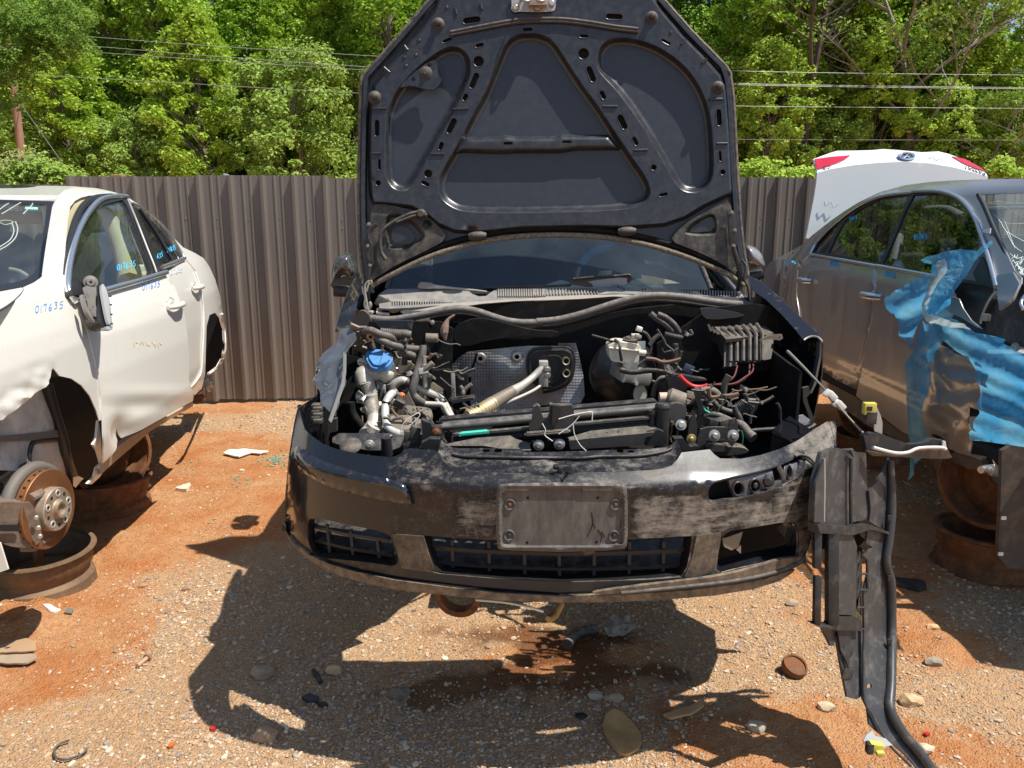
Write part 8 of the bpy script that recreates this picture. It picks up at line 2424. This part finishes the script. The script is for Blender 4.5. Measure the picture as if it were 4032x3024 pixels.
# ================================================================== WHITE TRUNK LID
lid = thing('trunk_lid', 'white trunk lid with red tail lamps raised behind the grey sedan', 'trunk lid', (2.85, 6.15, 0))
m_lidw = M('lid_white', (.72, .74, .73), .25, 0, coat=.6, dust=(.5, .5, .46), damt=.08)
crease = q('K7', (478, 272), (560, 250), (700, 226), (850, 212), (1000, 206), (1150, 216), (1290, 240), (1400, 268), (1492, 294))
top_e = q('K7', (1492, 294), (1478, 268), (1430, 238), (1350, 194), (1262, 160), (1200, 145), (1100, 150), (1050, 145), (950, 136), (870, 131), (800, 138), (700, 140), (600, 141), (560, 152), (456, 190), (462, 215), (478, 255))
lift('lid_skin', crease + q('K7', (1495, 330), (1300, 342), (1000, 380), (850, 425), (720, 492), (560, 602), (450, 668), (412, 660), (440, 520), (460, 420), (474, 330)), lambda px, py: PY(px, py, 5.95 - .0001 * (py - 650)), m_lidw, lid, step=22, th=.03)
def lid_face(px, py):
    c = lin(px, crease)
    return PY(px, py, 5.95 - .0001 * (c - 650) + (c - py) * .0032)
face = lift('lid_face', crease[::-1] + top_e[::-1] if False else crease + top_e, lid_face, m_lidw, lid, step=12, th=.02)
m_taillamp = M('red_lens', (.55, .01, .03), .15, 0, coat=.8)
up_off = lambda px, py: lid_face(px, py) + Vector((0, -.008, .004))
lift('tail_lamp', q('K7', (460, 194), (560, 180), (672, 171), (640, 195), (600, 214), (540, 235), (482, 254), (468, 225)), up_off, m_taillamp, lid, step=10, th=.02)
lift('tail_lamp', q('K7', (1278, 178), (1350, 192), (1432, 236), (1474, 264), (1430, 252), (1340, 216)), up_off, m_taillamp, lid, step=10, th=.02)
ec = up_off(*q1('K7', 1005, 178))
ex = (up_off(*q1('K7', 1052, 180)) - ec)
ey = (up_off(*q1('K7', 1005, 158)) - ec)
em = mo('emblem', [ec + ex * math.cos(a) + ey * math.sin(a) for a in [i * math.pi / 16 for i in range(32)]] + [ec + Vector((0, .02, -.01)) + ex * math.cos(a) + ey * math.sin(a) for a in [i * math.pi / 16 for i in range(32)]],
        [tuple(range(32)), tuple(range(63, 31, -1))] + [(i, i + 32, (i + 1) % 32 + 32, (i + 1) % 32) for i in range(32)], M('emblem_back', (.10, .12, .16), .25, .3), lid)
eo = Vector((0, -.005, .003))
tube('ring', [ec + eo + ex * math.cos(a) + ey * math.sin(a) for a in [i * math.pi / 16 for i in range(32)]], .007, m_chrome, em, closed=True, sub=1, sides=6)
for pts in (((-.42, -.82), (0, -.08), (.42, -.82)), ((-.9, -.3), (-.45, .82), (0, .1), (.45, .82), (.9, -.3))):
    P = [ec + eo + ex * a + ey * b for a, b in pts]
    tube('letter', P, .0055, m_chrome, em, sub=1, sides=6)
def lid_text(txt, a, b, size):
    A, B = up_off(*q1('K7', *a)), up_off(*q1('K7', *b))
    xd = (A - B).normalized()                     # raised lid: letters read upside down
    n = Vector((0, -1, .35)).normalized()
    yd = n.cross(xd).normalized()
    n = xd.cross(yd)
    o = (A + B) / 2
    M4 = Matrix(((xd.x, yd.x, n.x, o.x), (xd.y, yd.y, n.y, o.y), (xd.z, yd.z, n.z, o.z), (0, 0, 0, 1)))
    text_mesh('lettering', txt, size, m_blk, lid, M4, .002)
lid_text('PASSAT', (1362, 246), (1458, 277), .05)
lid_text('2.5', (515, 250), (552, 244), .05)
tube('chalk_mark', [up_off(*p) for p in q('K7', (1115, 182), (1140, 190), (1165, 178), (1180, 200), (1205, 190), (1225, 206))], .003, M('pale_blue_mark', (.45, .62, .66), .6), lid, sides=5)
tube('chalk_mark', [PY(p[0], p[1], 5.93 - .0001 * (p[1] - 650)) for p in q('K7', (520, 440), (530, 470), (560, 445), (575, 480), (600, 460))], .003, M('grey_mark', (.42, .45, .45), .6), lid, sides=5)
# ================================================================== HANGING BUMPER CARRIER
m_hang = M('grey_black_plastic', (.040, .040, .042), .42, 0, dust=(.20, .18, .155), damt=.30, dscale=9, spec=.5, bump=.03, bscale=150)
m_hangd = M('black_plastic_matte', (.022, .022, .023), .5, 0, dust=(.16, .14, .12), damt=.25, dscale=9)
hang = thing('hanging_bumper_carrier', 'long black plastic bumper carrier dangling on end beside the bumper', 'car part', tuple(PZ(3560, 2990)))
def HY(px, py):
    return PY(px, py, 2.08 - .00010 * (py - 1800) - .00028 * max(0, py - 2500) + .00080 * (px - 3400) * lin(py, [(2450, 1.0), (2800, .25)]))
def HYo(off):
    return lambda px, py: HY(px, py) + Vector((0, off, 0))
spine = q('K8', (656, 330), (640, 362), (602, 430), (568, 470), (576, 545), (570, 600), (605, 625), (640, 640), (600, 645), (562, 640), (556, 690), (584, 712), (545, 750), (562, 770), (562, 830), (545, 900), (548, 1060), (532, 1060), (535, 1240), (540, 1360), (560, 1400), (568, 1470), (600, 1500), (650, 1540), (720, 1600), (800, 1690), (860, 1690), (735, 1510), (668, 1420), (655, 1380), (662, 1250), (662, 860), (640, 760), (645, 700), (660, 560), (660, 420))
sp = lift('spine', spine, HY, m_hang, hang, holes=[circ(*q1('K8', 570, 1308), 10, 14)], step=16, th=.006)
tube('spine_edge', [HYo(-.012)(*p) for p in q('K8', (654, 336), (657, 450), (655, 560), (644, 680), (634, 750), (640, 800), (654, 860), (657, 1050), (655, 1280), (650, 1395), (700, 1490), (770, 1575), (850, 1680))], [.008, .011, .013, .013, .012, .012, .013, .013, .013, .014, .014, .014, .014], m_hang, sp, sub=4, sides=10)
tube('spine_rib', [HYo(-.01)(*p) for p in q('K8', (540, 1060), (538, 1200), (542, 1360), (575, 1420), (640, 1540), (740, 1640))], .004, m_hang, sp, sub=3)
lift('upper_panel', q('K8', (338, 440), (372, 310), (430, 290), (470, 298), (500, 296), (520, 310), (562, 312), (566, 420), (575, 548), (590, 555), (566, 600), (500, 612), (490, 640), (420, 648), (345, 640), (330, 600)), HYo(.01), m_hang, hang, step=18, th=.012)
tube('panel_edge', [HYo(-.004)(*p) for p in q('K8', (372, 330), (373, 450), (370, 600))], .004, M('edge_grey', (.28, .27, .25), .5), hang, sub=1)
tube('panel_edge', [HYo(-.004)(*p) for p in q('K8', (488, 330), (486, 450), (488, 610))], .005, m_hangd, hang, sub=1)
lift('side_flange', q('K8', (334, 440), (370, 330), (370, 600), (328, 600)), HYo(-.008), m_hang, hang, step=16, th=.006)
lift('upper_shelf', q('K8', (335, 602), (500, 612), (560, 604), (640, 636), (640, 645), (560, 625), (490, 648), (345, 640)), HYo(-.02), m_hangd, hang, step=14, th=.03)
lift('hollow', q('K8', (492, 640), (560, 628), (562, 690), (584, 712), (540, 760), (510, 700)), HYo(.05), m_black_in, hang, step=16, th=.004)
bar('strut', HY(*q1('K8', 346, 640)), HY(*q1('K8', 344, 802)), .02, .02, m_hangd, hang, up=(0, 1, 0))
bar('strut', HY(*q1('K8', 346, 835)), HY(*q1('K8', 342, 1042)), .018, .02, m_hangd, hang, up=(0, 1, 0))
bar('strut', HY(*q1('K8', 408, 640)), HY(*q1('K8', 408, 1040)), .030, .03, m_hangd, hang, up=(0, 1, 0))
lift('box_wall', q('K8', (346, 640), (398, 645), (396, 740), (350, 745)), HYo(.03), m_hangd, hang, step=16, th=.006)
lift('middle_panel', q('K8', (420, 648), (492, 648), (512, 705), (508, 1000), (425, 996)), HYo(-.006), m_hang, hang, step=18, th=.012)
lift('lattice_back', q('K8', (505, 700), (565, 740), (548, 1000), (505, 1000)), HYo(.04), m_hangd, hang, step=18, th=.006)
for a, b in (((512, 735), (512, 930)), ((524, 730), (522, 920)), ((530, 760), (532, 1000)), ((512, 780), (524, 740)), ((512, 840), (524, 780)), ((512, 920), (524, 850)), ((512, 860), (524, 920)), ((524, 822), (558, 824)), ((524, 890), (556, 892)), ((512, 968), (548, 966)), ((558, 760), (560, 890))):
    tube('lattice_rib', [HYo(-.004)(*q1('K8', *a)), HYo(-.004)(*q1('K8', *b))], .0035, m_hang, hang, sub=1, sides=5)
lift('lower_shelf', q('K8', (335, 1038), (405, 1040), (425, 1000), (505, 1000), (524, 1010), (530, 1060), (440, 1056), (358, 1048)), HYo(-.015), m_hangd, hang, step=14, th=.03)
lift('lower_panel', q('K8', (360, 1048), (530, 1058), (538, 1100), (538, 1360), (520, 1372), (480, 1362), (455, 1230), (432, 1090), (424, 1142), (410, 1142), (392, 1105)), HYo(.008), m_hang, hang, step=16, th=.008)
lift('torn_web', q('K8', (432, 1070), (490, 1098), (478, 1130), (482, 1240), (470, 1200), (445, 1150)), HYo(-.004), m_hangd, hang, step=12, th=.004)
for y in (1156, 1254):
    bar('lower_fin', HY(*q1('K8', 455, y)), HY(*q1('K8', 498, y + 2)), .004, .03, m_hang, hang, bev=.001)
for y in (575, 830, 1100):
    box('edge_notch', HYo(-.022)(*q1('K8', 640, y)), (.012, .008, .016), m_hangd, hang, bev=.001)
lift('clip_bracket', q('K8', (545, 1495), (568, 1478), (580, 1500), (625, 1512), (655, 1540), (625, 1545), (605, 1570), (585, 1560), (545, 1535), (530, 1520)), HYo(-.02), M('bracket_grey', (.40, .40, .38), .5), hang, step=10, th=.006)
yc = box('yellow_clip', HYo(-.035)(*q1('K8', 570, 1532)), (.036, .02, .026), m_yellow, hang, rot=(0, .15, 0), bev=.003)
box('clip_tongue', HYo(-.045)(*q1('K8', 582, 1548)), (.020, .014, .012), m_yellow, yc, bev=.002)
box('clip_body', HYo(-.03)(*q1('K8', 548, 1540)), (.016, .02, .03), m_hangd, yc, bev=.002)
m_trimb = M('brown_black_trim', (.045, .038, .033), .35, 0, dust=(.33, .22, .13), damt=.35, dscale=8)
tr = lift('cross_trim', q('KG', (500, 525), (560, 505), (640, 520), (720, 552), (800, 582), (880, 576), (945, 546), (1030, 556), (1038, 605), (1000, 600), (880, 600), (800, 640), (720, 650), (600, 640), (520, 620)), lambda px, py: PY(px, py, 2.10 + .0002 * (px - 3400)), m_hangd, hang, step=12, th=.02)
lift('trim_face', q('KG', (520, 622), (640, 645), (720, 655), (800, 645), (860, 606), (960, 598), (1012, 602), (1040, 610), (1078, 662), (1060, 672), (980, 676), (860, 668), (700, 662), (560, 655)), lambda px, py: PY(px, py, 2.07 + .0002 * (px - 3400)), m_trimb, tr, step=12, th=.01)
tube('trim_edge', [PY(*p, 2.06 + .0002 * (p[0] - 3400)) for p in q('KG', (560, 600), (700, 636), (790, 632), (860, 604), (1000, 600), (1035, 612))], .005, M('trim_edge_white', (.6, .57, .52), .4), tr, sub=3)
lift('trim_tip', q('KG', (1018, 560), (1034, 560), (1042, 610), (1078, 664), (1040, 632), (1008, 620)), lambda px, py: PY(px, py, 2.09 + .0002 * (px - 3400)), MATS['trim_edge_white'], tr, step=10, th=.006)
c2 = box('yellow_clip', PY(*q1('KG', 535, 345), 2.11), (.034, .02, .034), m_yellow, hang, bev=.003)
for k in range(3):
    box('clip_cell', PY(*q1('KG', 528 + k * 10, 348), 2.098), (.005, .004, .012), m_hangd, c2, bev=0)
box('clip_body', PY(*q1('KG', 540, 405), 2.11), (.030, .025, .035), m_hangd, c2, bev=.003)
lift('clip_plate', q('KG', (570, 298), (590, 345), (612, 395), (622, 440), (620, 512), (570, 495), (566, 380)), lambda px, py: PY(px, py, 2.12), M('plate_grey', (.42, .41, .38), .5), hang, step=10, th=.006)
tube('hang_wire', [PY(*q1('KG', 190, 712), 2.05), PY(*q1('KG', 230, 690), 2.03), PY(*q1('KG', 330, 630), 2.04), PY(*q1('KG', 420, 620), 2.06)], .007, m_hangd, hang)
lift('torn_tab', q('KG', (405, 610), (420, 612), (450, 640), (450, 660), (425, 655)), HYo(-.01), m_hang, hang, step=8, th=.006)
# ================================================================== THINGS LYING ON THE GROUND
def gp(k, x, y, z=0.0):
    p = PZ(*q1(k, x, y), z)
    p.z = ground_z(p.x, p.y) + z
    return p
c = gp('GR', 700, 900)
cp = thing('rusty_cap', 'small round rusty metal cap lying tilted on the gravel', 'cap', c)
lathe('shell', [(.0, .020), (.036, .020), (.037, .026), (.042, .028), (.044, .022), (.042, .0), (.036, -.012), (.0, -.014)], c + Vector((0, 0, .012)), (.18, -.45, 1), m_rust, cp, seg=32)
pad = q('KB', (1655, 575), (1690, 572), (1740, 600), (1778, 650), (1770, 690), (1740, 712), (1710, 720), (1670, 690), (1640, 640), (1632, 605))
o = lift('flat_pad', chaikin(pad, 2), lambda px, py: gp('S', px, py, .012) + Vector((0, 0, .05 * max(0, (2880 - py) / 120) ** 1.5)), M('tan_mud', (.50, .30, .12), .9, col2=(.40, .22, .09), scale=16, bump=.2), None, step=12, th=.010)
tag(o, 'flat tan mud coloured oval pad on the gravel below the plate', 'pad')
def shard(name, label, cat, K_, poly, mat, z=.012, th=.008, lean=0.0):
    pts = q(K_, *poly)
    cy = max(p[1] for p in pts)
    o = lift(name, pts, lambda px, py: gp('S', px, py, z) + Vector((0, 0, lean * (cy - py) / 100.0)), mat, None, step=8, th=th)
    return tag(o, label, cat)
m_pale = M('pale_wood', (.68, .58, .40), .8)
m_wht = M('white_shard', (.78, .76, .70), .6)
m_tanb = M('tan_board', (.50, .30, .14), .8)
shard('wood_splinter', 'pale cream wedge of wood right of the white sedan', 'wood chip', 'K9', ((1175, 728), (1270, 686), (1280, 705), (1250, 738)), m_pale, .02, .02)
shard('white_shard', 'pointed white plastic shard on the gravel at lower left', 'shard', 'GL', ((300, 540), (345, 526), (412, 525), (395, 545), (350, 557)), m_wht, .01)
shard('grey_shard', 'dull grey flat chip beside the white shard at lower left', 'shard', 'GL', ((430, 545), (455, 522), (495, 528), (480, 552)), M('olive_chip', (.16, .15, .12), .7), .01)
o = shard('paper_scrap', 'crumpled white paper scraps near the fence side of the clay', 'paper', 'K9', ((1495, 480), (1540, 455), (1590, 460), (1650, 452), (1730, 460), (1800, 465), (1740, 480), (1680, 475), (1600, 500), (1550, 492)), M('paper', (.80, .70, .58), .8), .02)
shard('rubber_flap', 'dusty grey rubber flap at the left edge of the ground', 'rubber flap', 'GL', ((-40, 830), (60, 800), (150, 805), (240, 808), (248, 840), (180, 870), (60, 875), (-40, 862)), M('dusty_flap', (.33, .24, .16), .8), .02, .006)
shard('rubber_flap', 'brown upper rubber flap beside the left rim', 'rubber flap', 'GL', ((-40, 780), (80, 745), (180, 730), (240, 750), (245, 790), (130, 802), (20, 806), (-40, 815)), M('brown_flap', (.36, .22, .12), .8), .03, .006, .02)
shard('board_piece', 'thin tan board piece by the shadow edge at lower right', 'board', 'KB', ((1855, 570), (1900, 558), (1960, 540), (2005, 515), (2000, 545), (1950, 575), (1880, 582)), m_tanb, .02, .01)
rag = q('KB', (1638, 240), (1660, 228), (1690, 225), (1720, 215), (1738, 236), (1755, 262), (1720, 285), (1680, 278), (1655, 282), (1640, 268))
o = lift('cloth_rag', rag, lambda px, py: gp('S', px, py, .02), M('rag', (.40, .34, .26), .9, col2=(.26, .21, .16), scale=20), None, step=7, th=.006, sharp=30, disp=lambda v: v + Vector((0, 0, .05 * abs(mnoise.noise(v * 16)) + .03 * abs(mnoise.noise(v * 34)))))
tag(o, 'grey crumpled rag on the ground under the bumper', 'rag')
c = [gp('KB', x, y, .03) for x, y in ((1505, 305), (1530, 270), (1570, 255), (1615, 252))]
tag(corrugated('hose_piece', c, .02, m_hose, None, n=12, a=.14), 'short black corrugated hose on the ground under the bumper', 'hose')
shard('black_chip', 'black plastic chip lying in the shadow left of centre', 'plastic chip', 'KB', ((540, 500), (570, 488), (605, 500), (600, 515), (560, 516)), m_hangd, .015, .01)
shard('black_chip', 'small black plastic chip right beside the larger one', 'plastic chip', 'KB', ((600, 525), (625, 518), (638, 528), (615, 536)), m_hangd, .012, .008)
shard('black_chip', 'dark rubber scrap at the shaded bottom centre of the ground', 'plastic chip', 'KB', ((1535, 572), (1560, 566), (1578, 575), (1550, 585)), m_hangd, .012, .01)
shard('black_rag', 'black flattened rag on the clay right of the dangling carrier', 'rag', 'GR', ((1340, 280), (1420, 290), (1500, 290), (1560, 310), (1575, 345), (1520, 362), (1440, 340), (1350, 310)), m_hangd, .02, .02)
tube_pts = [gp('GL', x, y, .012) for x, y in ((460, 1365), (400, 1385), (362, 1425), (370, 1475), (420, 1497), (500, 1482), (560, 1460), (585, 1428))]
tag(tube('wire_loop', tube_pts, .0035, m_hose, None), 'thin dark wire loop on the gravel at lower left', 'wire')
bp0, bp1 = gp('GL', 920, 890, .012), gp('GL', 985, 835, .012)
bt = thing('old_bolt', 'old rusty tan bolt lying on gravel left of the shadow', 'bolt', bp0)
tube('shank', [bp0, bp1], .008, M('tan_bolt', (.45, .28, .17), .7), bt, sub=1)
lathe('head', [(0, .008), (.014, .008), (.015, .004), (.015, -.002), (.008, -.003)], bp1, bp1 - bp0, M('bolt_rust', (.28, .13, .07), .8), bt, seg=8)
tag(tube('stick', [gp('KB', 585, 408, .012), gp('KB', 612, 452, .012)], .008, m_hangd, None, sub=1), 'short dark stick in the shadow left of the sunlit patch', 'stick')
tag(tube('stick', [gp('KB', 470, 610, .01), gp('KB', 490, 625, .01), gp('KB', 485, 640, .01)], .006, m_pale, None, sub=1), 'pale bent twig in the shadow at lower left', 'stick')
shard('red_chip', 'tiny red plastic chip at the shadow edge lower left', 'plastic chip', 'GL', ((1405, 1300), (1430, 1285), (1450, 1295), (1440, 1318), (1415, 1320)), M('red_chip', (.45, .02, .02), .4), .01)
shard('orange_chip', 'small orange chip in front of the shadow at lower left', 'plastic chip', 'GL', ((1125, 1430), (1150, 1410), (1170, 1415), (1160, 1435), (1130, 1442)), M('orange_chip', (.6, .13, .02), .5), .01)
shard('red_chip', 'tiny red chip on the gravel at lower right', 'plastic chip', 'GR', ((1555, 1285), (1580, 1278), (1602, 1290), (1580, 1300)), MATS['red_chip'], .01)
for K_, x0, y0, n in (('K9', 1860, 530, 70), ('K9', 1620, 670, 16), ('K9', 1250, 560, 8)):
    mb = MB()
    rr = random.Random(x0)
    for k in range(n):
        p = gp(K_, x0 + rr.gauss(0, 50), y0 + rr.gauss(0, 22), .006)
        s = rr.uniform(.006, .012)
        v, f = g_box(p, (s, s * .8, s * .6), (rr.random(), rr.random(), rr.random() * 3), 0)
        mb.add(v, f)
    o = mb.build('glass_shards', M('teal_glass_bits', (.25, .55, .45), .1, trans=.3), None, smooth=False)
    tag(o, 'scattered teal broken window glass on the clay', kind='stuff')
ROCKS = [('GR', 920, 1135, .024, (0.62, 0.48, 0.32), 'pale rounded rock below the rusty cap'), ('GR', 1618, 875, .026, (0.34, 0.27, 0.20), 'dark grey rock at the shadow edge on the right'), ('GR', 1615, 635, .02, (0.70, 0.40, 0.20), 'peach coloured rock in the grey sedan shadow'),
         ('GR', 1470, 1100, .030, (0.60, 0.40, 0.22), 'tan broken rock right of the dangling carrier'), ('GR', 695, 470, .022, (0.45, 0.33, 0.23), 'grey brown rock near the strut of the carrier'), ('GR', 460, 1290, .026, (0.55, 0.45, 0.33), 'light grey flat rock in the diagonal shadow'),
         ('GR', 1565, 1410, .022, (0.60, 0.48, 0.35), 'pale rock right of the yellow clip'), ('GL', 1760, 960, .034, (0.40, 0.29, 0.19), 'wide flat brown rock inside the shadow left of centre'), ('GL', 1780, 1390, .032, (0.44, 0.30, 0.18), 'tan flat rock at the bottom of the shadow'),
         ('KB', 898, 508, .030, (0.24, 0.18, 0.14), 'dark upright rock between shadow and sunlit patch'), ('KB', 660, 418, .026, (0.62, 0.42, 0.23), 'bright tan rock at the left of the sunlit patch'), ('KB', 1605, 515, .022, (0.50, 0.40, 0.29), 'grey rock above the tan pad'), ('KB', 1682, 520, .02, (0.55, 0.42, 0.27), 'cream rock above the tan pad on the right'),
         ('K9', 1620, 605, .016, (0.70, 0.55, 0.36), 'small pale rock on the clay left of the bumper'), ('GL', 955, 365, .016, (0.45, 0.24, 0.11), 'brown pebble right of the olive rim'), ('GL', 1243, 372, .015, (0.32, 0.19, 0.11), 'dark brown pebble near the shadow spike')]
for K_, x, y, r0, col, lab in ROCKS:
    rr = np.random.default_rng(int(x + y))
    bm = bmesh.new()
    bmesh.ops.create_icosphere(bm, subdivisions=2, radius=1)
    p = gp(K_, x, y)
    V = []
    for v in bm.verts:
        d = v.co * (1 + .35 * mnoise.noise(v.co * 1.6 + Vector((x, y, 0))) + .12 * mnoise.noise(v.co * 4))
        V.append(p + Vector((d.x * r0 * 1.25, d.y * r0 * .9, d.z * r0 * .7 + r0 * .3)))
    bm.verts.index_update()
    F = [tuple(v.index for v in f.verts) for f in bm.faces]
    bm.free()
    o = mo('rock', V, F, M('rock_%d_%d' % (x, y), col, .9, col2=tuple(c * .7 for c in col), scale=20, bump=.2, bscale=60), None, sharp=25)
    tag(o, lab, 'rock')
